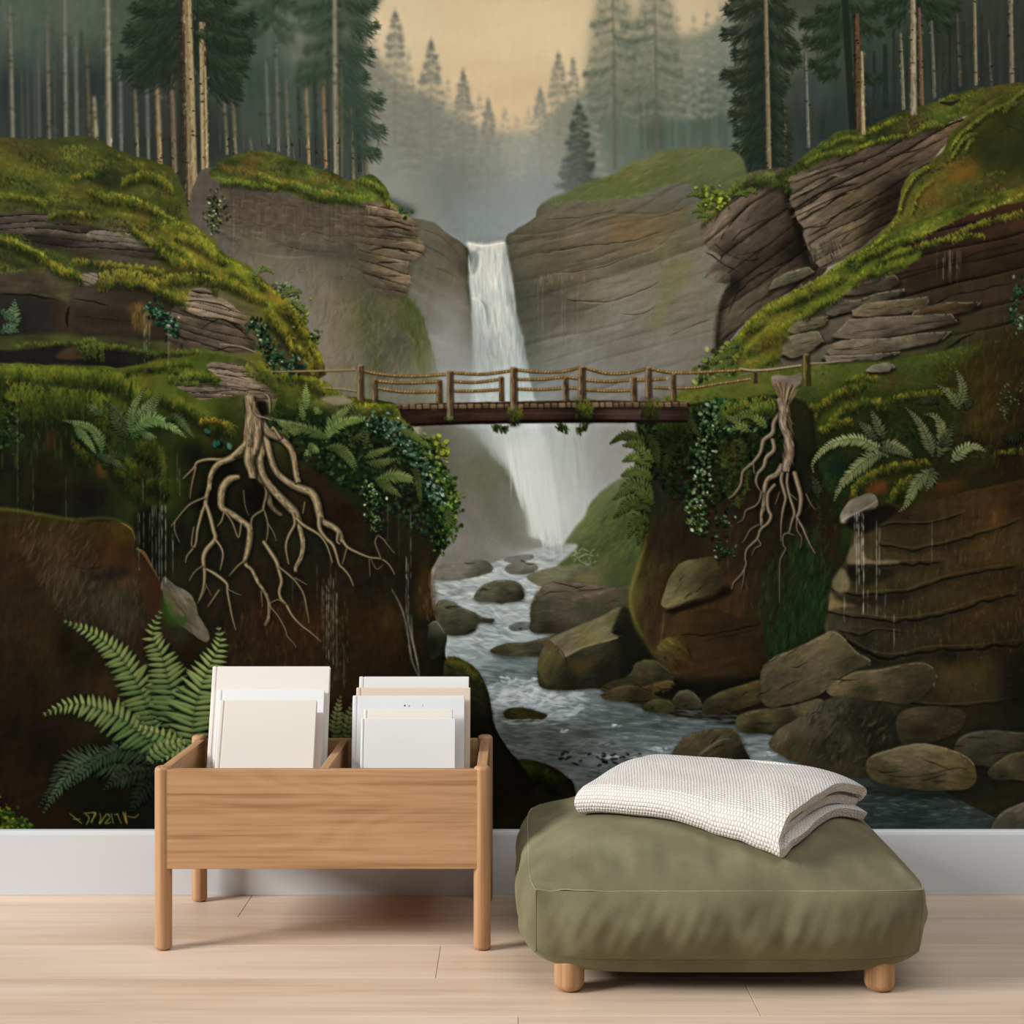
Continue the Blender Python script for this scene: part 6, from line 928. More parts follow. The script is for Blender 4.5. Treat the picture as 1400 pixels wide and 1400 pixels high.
for x, y in [(470, 985), (462, 965), (478, 975)]: frond([(x - 5, 1010), (x, y), (x + 4, y - 15)], 14, '#26300f', '#8a8a4c', mid='#5a5e2c', sp=6)
leaves([(0, 1108), (10, 1112), (24, 1126), (36, 1132), (0, 1130)], 130, 6, ('#1c2c0c', '#35480f', '#556a16', '#6a7c1c'), spread=5); leaves([(-110, 1110), (0, 1120)], 200, 6, ('#1c2c0c', '#35480f', '#556a16', '#6a7c1c'), spread=10)
# painted scrawl in the corner, as on the mural
for p in [[(114, 1112), (128, 1111), (131, 1113), (124, 1124)], [(117, 1113), (122, 1118), (118, 1128)], [(130, 1110), (125, 1126)], [(136, 1112), (138, 1118), (136, 1127), (146, 1113), (150, 1118), (143, 1126), (152, 1124)], [(152, 1112), (155, 1126)], [(156, 1114), (162, 1113)], [(160, 1112), (166, 1126)], [(168, 1110), (172, 1125)], [(171, 1110), (174, 1126)], [(174, 1116), (184, 1118)], [(184, 1118), (190, 1113)], [(95, 1112), (112, 1126)], [(100, 1120), (110, 1120)]]:
    stroke(p, [1, 1.6, 1], '#8f8a3c', .75, k=3)
dab(170, 1112, 173, 1126, 1.6, hx('#9a6a34'), .8)

# right bank: ivy, ferns, root
leaves([(880, 570), (960, 555), (1050, 560), (1075, 600), (1030, 640), (960, 700), (900, 660), (880, 620)], 900, 7, ('#0d140b', '#18260f', '#26381a', '#3a4f26'), poly=True, a=.65)
leaves([(960, 550), (1000, 545), (1050, 560), (1030, 590), (970, 585)], 260, 6.5, ('#12200f', '#2a4a24', '#4c7040', '#83a070'), poly=True)
for a, b, c in [(965, 565, 6), (962, 590, 8), (958, 620, 8), (955, 650, 8), (952, 680, 7), (955, 705, 6)]: leaves([(a, b), (a + 3, b + 22)], 46, 5.4, ('#10180c', '#33502a', '#6f8a58', '#b0bc94'), spread=c)
leaves([(985, 700), (990, 730), (980, 745), (1000, 760)], 40, 5, ('#10180c', '#24401c', '#4c6a48', '#8a9c80'), spread=7)
leaves([(945, 700), (955, 720), (950, 690)], 30, 5, ('#20280f', '#3c4c1c', '#6a7a38', '#98a468'), spread=6)
moss([(900, 560), (930, 552), (945, 560)], 40, pal=('#121a0a', '#2a3a10', '#4f5e18', '#3a4a14'), L=9, a=.7); moss([(985, 552), (1010, 545), (1040, 540), (1060, 545)], 26, pal=('#1c260f', '#445214', '#7a8a20', '#8a661c'), L=7); moss([(1020, 565), (1035, 550), (1055, 548)], 18, pal=('#1c260f', '#3c5214', '#76862a', '#5a661c'), L=7)
mossfield([(985, 620), (1010, 600), (1025, 640), (1010, 690), (985, 670)], 260, 70, 24, ('#141c0c', '#2a3a12', '#455814', '#55681c'), '#4a3a14', 8, 3, .55, 2)
for p, w, b in [([(890, 605), (870, 598), (852, 594), (833, 606)], 12, .62), ([(885, 612), (868, 606), (850, 608)], 10, .8), ([(890, 640), (872, 622), (850, 630)], 14, .95), ([(892, 655), (870, 642), (848, 650)], 15, .85), ([(892, 675), (868, 660), (838, 682)], 17, .8), ([(890, 700), (866, 684), (838, 708)], 15, .7), ([(888, 715), (872, 708), (858, 735)], 13, .7), ([(894, 632), (884, 618), (868, 612)], 13, .9), ([(893, 690), (878, 672), (858, 668)], 14, .75),
                ([(886, 725), (876, 724), (872, 745)], 9, .6), ([(880, 590), (895, 610), (900, 640)], 12, .5), ([(920, 600), (915, 620), (905, 650)], 12, .4), ([(1040, 575), (1020, 565), (996, 575)], 10, .85), ([(1015, 590), (1008, 575), (990, 570)], 10, .9), ([(1048, 585), (1036, 572), (1022, 570)], 10, .95), ([(1024, 590), (1012, 582), (1000, 588)], 9, 1.), ([(940, 560), (945, 580), (960, 600)], 9, .5)]:
    frond(p, w, hx('#1f2e14') * b, hx('#93a44a') * b, mid=hx('#55702a') * b, sp=3.6)
for p, w, b in [([(1215, 625), (1180, 602), (1150, 602), (1128, 612), (1111, 632), (1112, 646)], 13, 1.1), ([(1210, 620), (1190, 625), (1165, 645), (1148, 665), (1140, 685)], 15, 1.0), ([(1205, 600), (1190, 590), (1172, 575)], 12, .6), ([(1208, 600), (1200, 580), (1189, 558)], 11, .65), ([(1205, 605), (1220, 608), (1248, 622)], 12, .85), ([(1200, 612), (1225, 615), (1250, 628)], 9, .7),
                ([(1275, 625), (1268, 600), (1255, 575), (1237, 556)], 12, .75), ([(1282, 625), (1290, 600), (1280, 570), (1262, 566)], 14, .8), ([(1285, 610), (1298, 590), (1302, 578)], 11, .5), ([(1285, 550), (1270, 545), (1250, 552)], 10, .42), ([(1308, 560), (1316, 530), (1305, 502)], 11, .75), ([(1312, 560), (1300, 540), (1278, 524)], 9, .75), ([(1318, 560), (1324, 550), (1330, 545)], 9, .45),
                ([(1300, 632), (1318, 612), (1335, 610), (1348, 618)], 12, 1.05), ([(1275, 640), (1262, 650), (1250, 665), (1238, 690), (1228, 700)], 13, .9), ([(1272, 640), (1276, 650), (1266, 672)], 10, .7), ([(1118, 680), (1115, 660), (1108, 650)], 10, .4), ([(1400, 590), (1385, 600), (1370, 600)], 10, .3)]:
    frond(p, w, hx('#20301a') * b, hx('#a9ad6c') * b, mid=hx('#647040') * b, sp=4)
for i in range(40): x, y = rng.uniform(1105, 1150), rng.uniform(650, 720); dab(x, y, x + rng.normal() * 4, y + rng.uniform(3, 9), 2.5, hx(['#12281a', '#1c3414', '#26401c'][i % 3]), .6)
T2 = '#85735a'
for p, w in [([(1066, 565), (1058, 578), (1056, 592), (1044, 602), (1040, 618), (1030, 632), (1016, 645), (1013, 662), (1004, 676), (996, 682)], [6, 6, 7, 6, 5, 4, 3.4, 3, 2.4, 1]), ([(1056, 600), (1058, 615), (1048, 625), (1044, 638), (1036, 648), (1034, 660), (1040, 672)], [6, 6, 6, 5, 4, 3, 1]), ([(1030, 632), (1031, 645), (1033, 648)], [2, 2, 1]),
             ([(1070, 635), (1062, 648), (1050, 655), (1045, 670), (1044, 690), (1041, 705), (1041, 720)], [9, 8, 7, 6.5, 6, 4, 2.4]), ([(1060, 662), (1050, 675), (1050, 695), (1054, 705), (1050, 715), (1040, 724), (1035, 737), (1022, 750), (1019, 762), (1020, 772), (1014, 785), (1003, 797), (1001, 806)], [4, 5, 5, 5, 4, 3.6, 3, 2.4, 2, 2, 2, 1.6, .8]), ([(1041, 672), (1038, 685), (1032, 692), (1020, 698), (1016, 710), (1008, 715)], [3, 2.6, 2.4, 2, 1.4, .8]),
             ([(1038, 717), (1026, 724), (1020, 735), (1015, 742)], [1.6, 1.8, 1.4, .8]), ([(1036, 737), (1040, 745), (1032, 750), (1028, 760)], [1.8, 1.8, 1.4, .8]), ([(1018, 778), (1016, 795), (1014, 805)], [1.8, 1.2, .7]), ([(1072, 640), (1068, 655), (1072, 672), (1074, 682), (1070, 700), (1068, 720), (1068, 740)], [5, 5, 5, 4, 3, 1.8, .8]), ([(1078, 640), (1076, 660), (1080, 680), (1086, 700), (1083, 712), (1079, 728)], [4, 4, 4, 4, 3, 1.6]),
             ([(1086, 645), (1090, 660), (1095, 680), (1093, 700), (1090, 708), (1098, 722), (1102, 732), (1108, 745), (1115, 757)], [7, 7, 6.4, 5, 4, 3.4, 2.8, 2, 1]), ([(1079, 728), (1071, 732), (1071, 745), (1074, 751), (1067, 765), (1066, 785), (1066, 825)], [2, 2, 1.6, 1.8, 1.6, 1.4, .8]), ([(1078, 729), (1086, 732)], [1.6, 1]), ([(1089, 710), (1090, 725), (1096, 735), (1094, 750)], [2, 2, 1.6, .8]), ([(1080, 675), (1090, 684)], [1.6, 1.4]), ([(1102, 675), (1108, 688), (1115, 697)], [1.8, 1.6, .8]), ([(1060, 690), (1066, 672)], [1, 1.4])]:
    root(p, w, T2)
root([(1066, 545), (1070, 560), (1070, 580), (1078, 600), (1080, 620), (1075, 636), (1074, 645)], [11, 12, 11, 12, 12, 12, 9], '#93816a')
scat([(1064, 545), (1076, 545), (1084, 600), (1080, 635), (1070, 630), (1072, 590)], 110, 100, 14, 1.4, .3, ['#4a3826', '#b0a084', '#6a4a38'], .55)
fill([(1054, 516), (1062, 512), (1080, 514), (1094, 509), (1096, 520), (1090, 528), (1082, 528), (1076, 536), (1068, 532), (1058, 530)], [(1060, 516, '#857a66'), (1080, 520, '#6d6250'), (1062, 528, '#7a5a48'), (1090, 520, '#75695a')], rough=1.2, tex=((0, 10, 4, .2),))
for i in range(26): x = rng.uniform(1058, 1092); y = rng.uniform(522, 532); stroke([(x, y), (x + (1072 - x) * .3, y + 9), (x + (1072 - x) * .6, y + 20)], [1, 2, .8], ['#a3906f', '#7a6248', '#3a2a1c'][i % 3], .8)

# ---- the plank bridge
DK = '#2c1c17'
for p in [[(372, 508), (430, 507), (486, 505)], [(440, 530), (470, 532), (490, 535)]]: stroke([(x, y + 1.5) for x, y in p], [1, 2, 2], '#2a1e14', .6); stroke(p, [1.4, 2.4, 2.4], '#8a7a54', .95)
fill([(545, 556), (560, 552), (600, 551), (700, 549), (800, 547), (936, 549), (942, 552), (942, 577), (900, 578), (760, 578), (640, 580), (566, 583), (548, 570)], [(600, 556, '#3a241a'), (700, 553, '#3c2820'), (850, 553, '#45302a'), (600, 575, '#241712'), (700, 568, '#38221c'), (800, 572, '#221612'), (900, 570, '#3c2a26'), (930, 575, '#2b1d18'), (560, 575, '#2a1a14')], smooth=False, rough=.6, tex=((1, 60, 3, .2),))
stroke([(560, 581), (640, 578), (760, 576), (940, 576)], [2, 4, 5, 4], '#120c0a', .8); stroke([(560, 560), (700, 558), (940, 560)], [1, 2, 1], '#1c120e', .6); stroke([(600, 566), (760, 565), (930, 568)], [.6, 1.5, .6], '#5a4038', .5)
x = 541.
while x < 938:
    w = rng.uniform(7, 12); yt = 553.5 - (x - 541) * .010 + rng.normal() * .5
    fill([(x, yt), (x + w * .5, yt - .8), (x + w - 1.2, yt), (x + w - 1, yt + 6.5), (x + .5, yt + 6.5)], hx('#5f4c38') * rng.uniform(.75, 1.2), smooth=False); stroke([(x + 1, yt + 1), (x + w - 2, yt + .8)], [1.6, 1.6], '#8a7454', .7)
    dab(x + w - .6, yt, x + w - .4, yt + 7, 1.6, hx('#17100c'), .9); x += w
stroke([(545, 560), (740, 558), (938, 557)], [1.5, 2, 1.5], '#1c120c', .7)
def rope(p, w=2.8, c='#a08650'):
    stroke([(x, y + 1.3) for x, y in p], [w + .8] * len(p), '#2e2114', .8); stroke(p, [w] * len(p), '#6a5230', 1); q, t = along(p, -4)
    for (x, y) in q: dab(x, y + .8, x + 2.6, y - 1.1, 1.8, hx(c) * rng.uniform(.8, 1.25), .9)
for p in [[(494, 506), (520, 511), (560, 514), (610, 511)], [(514, 520), (550, 523), (600, 521)], [(516, 530), (550, 535), (598, 535)], [(619, 509), (660, 511), (700, 506)], [(620, 521), (650, 522), (683, 518)], [(620, 534), (650, 534), (683, 532)], [(704, 505), (740, 508), (770, 507), (794, 501)], [(706, 518), (740, 518), (770, 515), (790, 517)], [(706, 531), (735, 532), (768, 530)],
          [(776, 530), (790, 530)], [(799, 502), (830, 510), (860, 509), (884, 503)], [(800, 519), (830, 521), (860, 519)], [(800, 532), (830, 534), (862, 533)], [(890, 504), (920, 509), (960, 508), (1000, 506), (1012, 505)], [(870, 519), (885, 519), (910, 517)], [(893, 529), (915, 530)], [(924, 530), (950, 529), (980, 524), (1008, 520), (1025, 517)], [(1012, 504), (1025, 506), (1050, 505), (1070, 502), (1095, 499)]]:
    rope(p)
stroke([(1100, 497), (1125, 496), (1150, 494)], [2, 2, 1], '#94886a', .9); stroke([(1010, 503), (1030, 506), (1060, 504), (1096, 499)], [1.5, 2.4, 2, 2], '#a39b78', .8)
def post(x, y0, y1, w, c='#6a543a', hi='#a08a5c'):
    c = hx(c) * .8; stroke([(x + 1.5, y0 + 1), (x + 2, y1)], [w, w * 1.15], '#1c140e', .6)
    stroke([(x, y0), (x, (y0 + y1) / 2), (x + .5, y1)], [w * .9, w, w * 1.15], c * .75); stroke([(x - w * .2, y0), (x - w * .2, y1)], [w * .45, w * .5], c * 1.15); stroke([(x - w * .3, y0 + 2), (x - w * .3, y1 - 3)], [w * .15, w * .22], hx(hi), .8)
    for i in range(int(w * 2)): yy = rng.uniform(y0, y1 - 8); xx = x + rng.uniform(-.4, .4) * w; dab(xx, yy, xx, yy + 9, 1, c * rng.choice([.45, 1.4]), .6)
    dab(x - w * .4, y0, x + w * .4, y0, 2.4, np.clip(c * 1.6, 0, 1), .9)
for x, y0, y1, w in [(512, 518, 550, 6), (600, 519, 551, 7), (685, 515, 549, 6), (773, 515, 549, 6), (866, 515, 550, 7), (920, 511, 549, 6)]: post(x, y0, y1, w)
for x, y0, y1, w in [(492, 499, 548, 8), (615, 507, 575, 8), (702, 502, 560, 9), (795, 501, 546, 9), (886, 502, 546, 8)]: post(x, y0, y1, w, '#75604a')
post(1032, 508, 524, 3.5, '#4a3424'); post(1102, 484, 528, 9, '#5f5528', '#857a3c')
for x, y, r in [(798, 556, 12), (889, 554, 12)]:
    moss([(x - r, y - 10), (x, y - 12), (x + r, y - 9)], 26, pal=('#151c0a', '#3a4c12', '#7a8a20', '#6a5a18'), L=6)
    fill([(x - r, y - 12), (x + r, y - 10), (x + r + 1, y - 4), (x - r - 1, y - 4)], '#2a1f14', .3, 1)
for x, y in [(798, 578), (768, 578), (770, 582), (793, 584), (703, 572), (680, 580), (690, 582), (705, 565), (880, 580)]:
    for i in range(12): dab(x + rng.normal() * 4, y, x + rng.normal() * 4, y + rng.uniform(4, 12), 2.4, hx(['#10160c', '#222e12', '#3c4a1c'][i % 3]), .8)
moss([(694, 556), (704, 553), (712, 556)], 22, pal=('#151c0a', '#3a4c12', '#7a8020', '#6a5a18'), L=5); moss([(608, 568), (620, 568)], 9, pal=('#151c0a', '#3a4c12', '#5a6a20', '#6a5a18'), L=4)
leaves([(505, 575), (530, 582)], 40, 6, ('#101c12', '#25422a', '#4a6a4a', '#8ea58c'), spread=6)

# a last pass: quiet colours, oil-paint bite, matt print
l = cv @ np.array([.3, .59, .11], np.float32)
cv[:] = l[..., None] + (cv - l[..., None]) * .86
g = np.clip((cv[..., 1] - cv[..., 2]) * 3, 0, 1) * np.clip((cv[..., 1] - cv[..., 0]) * 12 + .6, 0, 1)      # the mosses a shade deeper
cv *= (1 - .12 * g)[..., None]
cv[..., 1] *= 1 + .035 * np.clip(1 - l * 2.2, 0, 1)
gx, gy = np.meshgrid(np.arange(CW, dtype=np.float32) + X0, np.arange(CH, dtype=np.float32) + Y0)
k_ = np.clip((gy - 270) / 60, 0, 1) * np.clip((560 - gy) / 40, 0, 1) * np.clip((gx - 300) / 40, 0, 1) * np.clip((1000 - gx) / 40, 0, 1) * np.clip((.52 - l) * 8, 0, 1)
cv *= 1 + k_[..., None] * np.array([.04, .01, -.06], np.float32)
k_ = np.clip((gy - 640) / 80, 0, 1) * np.clip(1 - l * 3, 0, 1)
cv *= 1 + k_[..., None] * np.array([-.06, .03, .0], np.float32)
cv[:] = np.clip(cv + .34 * (cv - blur(cv.copy(), 5)), 0, 1)
cv[:] = cv * .55 + blur(cv.copy(), .7) * .45
gx, gy = np.meshgrid(np.arange(CW, dtype=np.float32), np.arange(CH, dtype=np.float32))
u_, v_ = rot(gx, gy, 70)
q_ = np.clip(1.25 - l * 1.7, .12, 1) * np.where(gy < 300 - Y0, .45, 1)
cv *= (1 + q_ * (.09 * fbm(gx / 2.2, gy / 2.8, 5, 2) + .14 * fbm(u_ / 9, v_ / 3, 2, 2) + .08 * fbm(gx / 14, gy / 9, 6, 2)))[..., None]
# ---------------------------------------------------------------- settings of the room
FINE = 1.; ALB = .93; TONE_G = 1.; TONE_K = 1.
OAK_COLS = ('#c89e78', '#b68c64', '#8f6743'); BASE_COL = '#cdd0d3'; FL = ('#e3cebb', '#d9c3ad', '#c6ae98')
OL = ('#787459', '#625d47', '#a3a280'); KN = ('#e6e0da', '#c6bbb0')
LIGHTS = [('window_light', (-7.5, -.3, 4.1), (0, 2.8, .5), 2.8, 2.6, 980., (1., .995, .982), 180), ('overhead_fill', (1.0, 1.0, 3.2), (1.0, 1.6, 0), 3.4, 2.0, 62., (1., .988, .97), 180)]  # second lamp is an unseen overhead fill, added to brighten floor and right side
WCOL = (.96, .97, 1., 1.); WSTR = .13; EXPO = .0
# ================================================================ the room
import bpy, bmesh, random
from mathutils import Vector, noise as mnoise
random.seed(5)
scn = bpy.context.scene; COL = scn.collection
FPX, CAMZ, HOR = 1946.0, .818, 690.0           # focal length in pixels, eye height, horizon row

def link(name, me, mat=None, parent=None, smooth=False):
    o = bpy.data.objects.new(name, me); COL.objects.link(o)
    if mat: me.materials.append(mat)
    if smooth:
        for p in me.polygons: p.use_smooth = True
    if parent: o.parent = parent
    return o

def obj(name, bm, mat, parent=None, smooth=False):
    me = bpy.data.meshes.new(name); bmesh.ops.recalc_face_normals(bm, faces=bm.faces); bm.to_mesh(me); bm.free()
    o = link(name, me, mat, None, smooth)
    if parent:
        o.parent = parent; bpy.context.view_layer.update() if False else None
        o.matrix_parent_inverse.identity(); o.location = -Vector(parent.location)
    return o

def thing(name, label, cat, loc, group=None):
    o = bpy.data.objects.new(name, None); o.empty_display_size = .05; COL.objects.link(o); o.location = loc
    o['label'] = label; o['category'] = cat
    if group: o['group'] = group
    return o

def box_bm(x0, x1, y0, y1, z0, z1, bev=.002, seg=2, bm=None):
    b = bmesh.new()
    vs = [b.verts.new((x, y, z)) for z in (z0, z1) for y in (y0, y1) for x in (x0, x1)]
    for f in ((0, 1, 3, 2), (4, 6, 7, 5), (0, 4, 5, 1), (2, 3, 7, 6), (0, 2, 6, 4), (1, 5, 7, 3)): b.faces.new([vs[i] for i in f])
    bmesh.ops.recalc_face_normals(b, faces=b.faces)
    if bev: bmesh.ops.bevel(b, geom=b.edges[:], offset=bev, segments=seg, affect='EDGES', profile=.5)
    if bm is None: return b
    me = bpy.data.meshes.new('t'); b.to_mesh(me); b.free(); bm.from_mesh(me); bpy.data.meshes.remove(me); return bm

def lathe_bm(prof, x, y, n=40):
    b = bmesh.new(); rings = []
    for r, z in prof:
        if r < 1e-6: rings.append([b.verts.new((x, y, z))])
        else: rings.append([b.verts.new((x + r * math.cos(2 * math.pi * i / n), y + r * math.sin(2 * math.pi * i / n), z)) for i in range(n)])
    for a, c in zip(rings, rings[1:]):
        for i in range(n):
            j = (i + 1) % n
            if len(a) == 1: b.faces.new((a[0], c[j], c[i]))
            elif len(c) == 1: b.faces.new((a[i], a[j], c[0]))
            else: b.faces.new((a[i], a[j], c[j], c[i]))
    return b

def rounded_leg(x, y, r, z0, z1, rb):
    k = [math.pi / 2 * i / 8 for i in range(9)]
    prof = [(0, z0)] + [(r - rb + rb * math.sin(t), z0 + rb - rb * math.cos(t)) for t in k] + [(r - rb + rb * math.cos(t), z1 - rb + rb * math.sin(t)) for t in k] + [(0, z1)]
    return lathe_bm(prof, x, y)

# ---------------------------------------------------------------- materials
def srgb(h):
    c = hx(h); return tuple(float(v) for v in np.where(c <= .04045, c / 12.92, ((c + .055) / 1.055) ** 2.4)) + (1.,)
def mat(name, col='#808080', rough=.6, spec=.3):
    m = bpy.data.materials.new(name); m.use_nodes = True; n = m.node_tree.nodes; b = n['Principled BSDF']
    b.inputs['Base Color'].default_value = srgb(col); b.inputs['Roughness'].default_value = rough; b.inputs['Specular IOR Level'].default_value = spec
    return m, m.node_tree, b
def nd(t, typ, **kw):
    n = t.nodes.new(typ)
    for k, v in kw.items():
        if k.startswith('i_'): n.inputs[k[2:].replace('_', ' ')].default_value = v
        else: setattr(n, k, v)
    return n
def ramp(t, src, stops):
    r = t.nodes.new('ShaderNodeValToRGB'); e = r.color_ramp.elements
    while len(e) < len(stops): e.new(.5)
    for k, (p, c) in zip(e, stops): k.position = p; k.color = srgb(c) if isinstance(c, str) else (c, c, c, 1)
    t.links.new(src, r.inputs[0]); return r
def coords(t, scale=(1, 1, 1), rnd=0., space='Object', loc=(0, 0, 0)):
    tc = t.nodes.new('ShaderNodeTexCoord'); mp = nd(t, 'ShaderNodeMapping'); mp.inputs['Scale'].default_value = scale; mp.inputs['Location'].default_value = loc
    out = tc.outputs[space]
    if rnd:
        g = t.nodes.new('ShaderNodeNewGeometry'); v = nd(t, 'ShaderNodeVectorMath', operation='MULTIPLY'); v.inputs[1].default_value = (rnd, rnd * .37, rnd * .7)
        t.links.new(g.outputs['Random Per Island'], v.inputs[0]); a = nd(t, 'ShaderNodeVectorMath', operation='ADD'); t.links.new(out, a.inputs[0]); t.links.new(v.outputs[0], a.inputs[1]); out = a.outputs[0]
    t.links.new(out, mp.inputs[0]); return mp.outputs[0]
def bump(t, b, h, s, d=.001):
    n = nd(t, 'ShaderNodeBump'); n.inputs['Strength'].default_value = s; n.inputs['Distance'].default_value = d; t.links.new(h, n.inputs['Height']); t.links.new(n.outputs[0], b.inputs['Normal'])

def wood(name, axis, cols, sc=1., rings=True, rough=.5, loc=(0, 0, 0)):
    """oak: long fibres along an axis, cathedral figure from a stretched distorted wave"""
    m, t, b = mat(name, cols[1], rough, .3)
    s = [48 * sc, 48 * sc, 48 * sc]; s[axis] = 1.0 * sc
    v = coords(t, s, 3.7, loc=loc); f = nd(t, 'ShaderNodeTexNoise'); f.inputs['Scale'].default_value = 1.5; f.inputs['Detail'].default_value = 5; f.inputs['Roughness'].default_value = .6; t.links.new(v, f.inputs['Vector'])
    s2 = [210 * sc, 210 * sc, 210 * sc]; s2[axis] = 4 * sc
    f2 = nd(t, 'ShaderNodeTexNoise'); f2.inputs['Scale'].default_value = 1.; f2.inputs['Detail'].default_value = 3; t.links.new(coords(t, s2, 3.7), f2.inputs['Vector'])
    s3 = [9., 9., 9.]; s3[axis] = 1.25
    w = nd(t, 'ShaderNodeTexNoise'); w.inputs['Scale'].default_value = 1.; w.inputs['Detail'].default_value = 1.; w.inputs['Distortion'].default_value = .4; t.links.new(coords(t, s3, 3.7, loc=loc), w.inputs['Vector'])
    mu = nd(t, 'ShaderNodeMath', operation='MULTIPLY'); mu.inputs[1].default_value = 16.; t.links.new(w.outputs[0], mu.inputs[0])
    si = nd(t, 'ShaderNodeMath', operation='SINE'); mm = nd(t, 'ShaderNodeMath', operation='MULTIPLY'); mm.inputs[1].default_value = 6.28; t.links.new(mu.outputs[0], mm.inputs[0]); t.links.new(mm.outputs[0], si.inputs[0])
    a = nd(t, 'ShaderNodeMath', operation='MULTIPLY_ADD'); a.inputs[1].default_value = .045 if rings else .015; t.links.new(si.outputs[0], a.inputs[0]); t.links.new(f.outputs[0], a.inputs[2])
    a2 = nd(t, 'ShaderNodeMath', operation='MULTIPLY_ADD'); a2.inputs[1].default_value = .42; t.links.new(f2.outputs[0], a2.inputs[0]); t.links.new(a.outputs[0], a2.inputs[2])
    r = ramp(t, a2.outputs[0], [(.42, cols[2]), (.70, cols[1]), (.98, cols[0])]); t.links.new(r.outputs[0], b.inputs['Base Color'])
    bump(t, b, a2.outputs[0], .12, .0006); return m

OAKC = OAK_COLS
M_oakx = wood('oak_along_x', 0, OAKC, loc=(2.1, 0, 1.3)); M_oaky = wood('oak_along_y', 1, OAKC, rings=False); M_oakz = wood('oak_upright', 2, OAKC, 1.4, rings=False)
def paint_mat(name, c, rough=.5):
    m, t, b = mat(name, c, rough, .25); n = nd(t, 'ShaderNodeTexNoise'); n.inputs['Scale'].default_value = 220.; t.links.new(coords(t), n.inputs['Vector']); bump(t, b, n.outputs[0], .04, .0004); return m
M_base = paint_mat('white_gloss_paint', BASE_COL, .45); M_wall = paint_mat('white_wall_paint', '#e2e0da', .8)

# floor: pale planks, each an island of one mesh
def floor_mat():
    m, t, b = mat('pale_oak_planks', '#d8c4ae', .42, .35)
    g = t.nodes.new('ShaderNodeNewGeometry')
    f = nd(t, 'ShaderNodeTexNoise'); f.inputs['Scale'].default_value = 1.; f.inputs['Detail'].default_value = 5; f.inputs['Roughness'].default_value = .62; t.links.new(coords(t, (1.6, 30, 4), 9.), f.inputs['Vector'])
    f2 = nd(t, 'ShaderNodeTexNoise'); f2.inputs['Scale'].default_value = 1.; f2.inputs['Detail'].default_value = 3; t.links.new(coords(t, (6, 190, 4), 9.), f2.inputs['Vector'])
    c = nd(t, 'ShaderNodeTexNoise'); c.inputs['Scale'].default_value = 1.; c.inputs['Detail'].default_value = 2; t.links.new(coords(t, (1.2, 7, 1), 5.), c.inputs['Vector'])
    a = nd(t, 'ShaderNodeMath', operation='MULTIPLY_ADD'); a.inputs[1].default_value = .35; t.links.new(f2.outputs[0], a.inputs[0]); t.links.new(f.outputs[0], a.inputs[2])
    r = ramp(t, a.outputs[0], [(.40, FL[2]), (.68, FL[1]), (.98, FL[0])])
    h = nd(t, 'ShaderNodeHueSaturation'); t.links.new(r.outputs[0], h.inputs['Color'])
    mr = nd(t, 'ShaderNodeMapRange'); mr.inputs[3].default_value = .95; mr.inputs[4].default_value = 1.04; t.links.new(g.outputs['Random Per Island'], mr.inputs[0]); t.links.new(mr.outputs[0], h.inputs['Value'])
    mx = nd(t, 'ShaderNodeMix', data_type='RGBA'); mx.blend_type = 'MULTIPLY'; mx.inputs[0].default_value = .5; t.links.new(h.outputs[0], mx.inputs[6])
    r2 = ramp(t, c.outputs[0], [(.3, '#e8dcd0'), (.6, '#ffffff')]); t.links.new(r2.outputs[0], mx.inputs[7]); t.links.new(mx.outputs[2], b.inputs['Base Color'])
    bump(t, b, a.outputs[0], .05, .0005); return m
M_floor = floor_mat()
bm = bmesh.new(); ROW = .183; JO = {0: -.544, 1: .71, 2: -.132, 3: .398, 4: .01}
for r in range(0, 20):
    y1 = 3.009 - r * ROW; y0 = y1 - ROW; j = JO.get(r, ((r * .77) % 1.6) - .8); xs = [-2.2, j - 1.9 if j - 1.9 > -2.1 else None, j, j + 1.9 if j + 1.9 < 2.1 else None, 2.2]; xs = [x for x in xs if x is not None]
    for a, c in zip(xs, xs[1:]): box_bm(a + .0004, c - .0004, y0 + .0003, y1 - .0003, -.015, 0., .0007, 1, bm)
o = obj('floor', bm, M_floor); o['kind'] = 'structure'
bm = box_bm(-2.2, 2.2, 3.002, 3.1, -.015, 2.5, 0)
o = obj('wall_back', bm, M_wall); o['kind'] = 'structure'
# baseboard with an eased top edge
bm = bmesh.new(); prof = [(3.0015, .0005), (2.98, .0005), (2.98, .1265), (2.9815, .1325), (2.985, .1345), (3.0015, .1345)]
ends = [[bm.verts.new((x, y, z)) for y, z in prof] for x in (-2.2, 2.2)]
for i in range(6): j = (i + 1) % 6; bm.faces.new((ends[0][i], ends[0][j], ends[1][j], ends[1][i]))
bm.faces.new(ends[0]); bm.faces.new(ends[1][::-1])
o = obj('baseboard_back', bm, M_base); o['kind'] = 'structure'

# ---------------------------------------------------------------- the mural: a printed wallcovering, one colour per mesh point
DW = 2.9995; SC = FPX / DW; MG = 5
PX, PT = 380, 250                                  # the picture runs on past the frame, mirrored
src = np.clip(cv, 0, 1) ** TONE_G * TONE_K
step = 4
def axis_line(lo, f0, f1, hi): return np.concatenate([np.arange(lo, f0, step), np.arange(f0, f1, FINE), np.arange(f1, hi + step, step)]).astype(np.float32)
gx = axis_line(-PX - 120 + 0., -8, 1408, 1520 + PX); gy = axis_line(-100. - PT, -8, 1134.5, 1134)[:]
gy = gy[gy <= 1134.01]; gy = np.append(gy, 1134.4)
def refl(v, lo, hi):
    v = np.where(v < lo, 2 * lo - v, v); return np.where(v > hi, 2 * hi - v, v)
sx = refl(gx, X0 + 1., X0 + CW - 2.) - X0; sy = refl(gy, Y0 + 1., Y0 + CH - 2.) - Y0
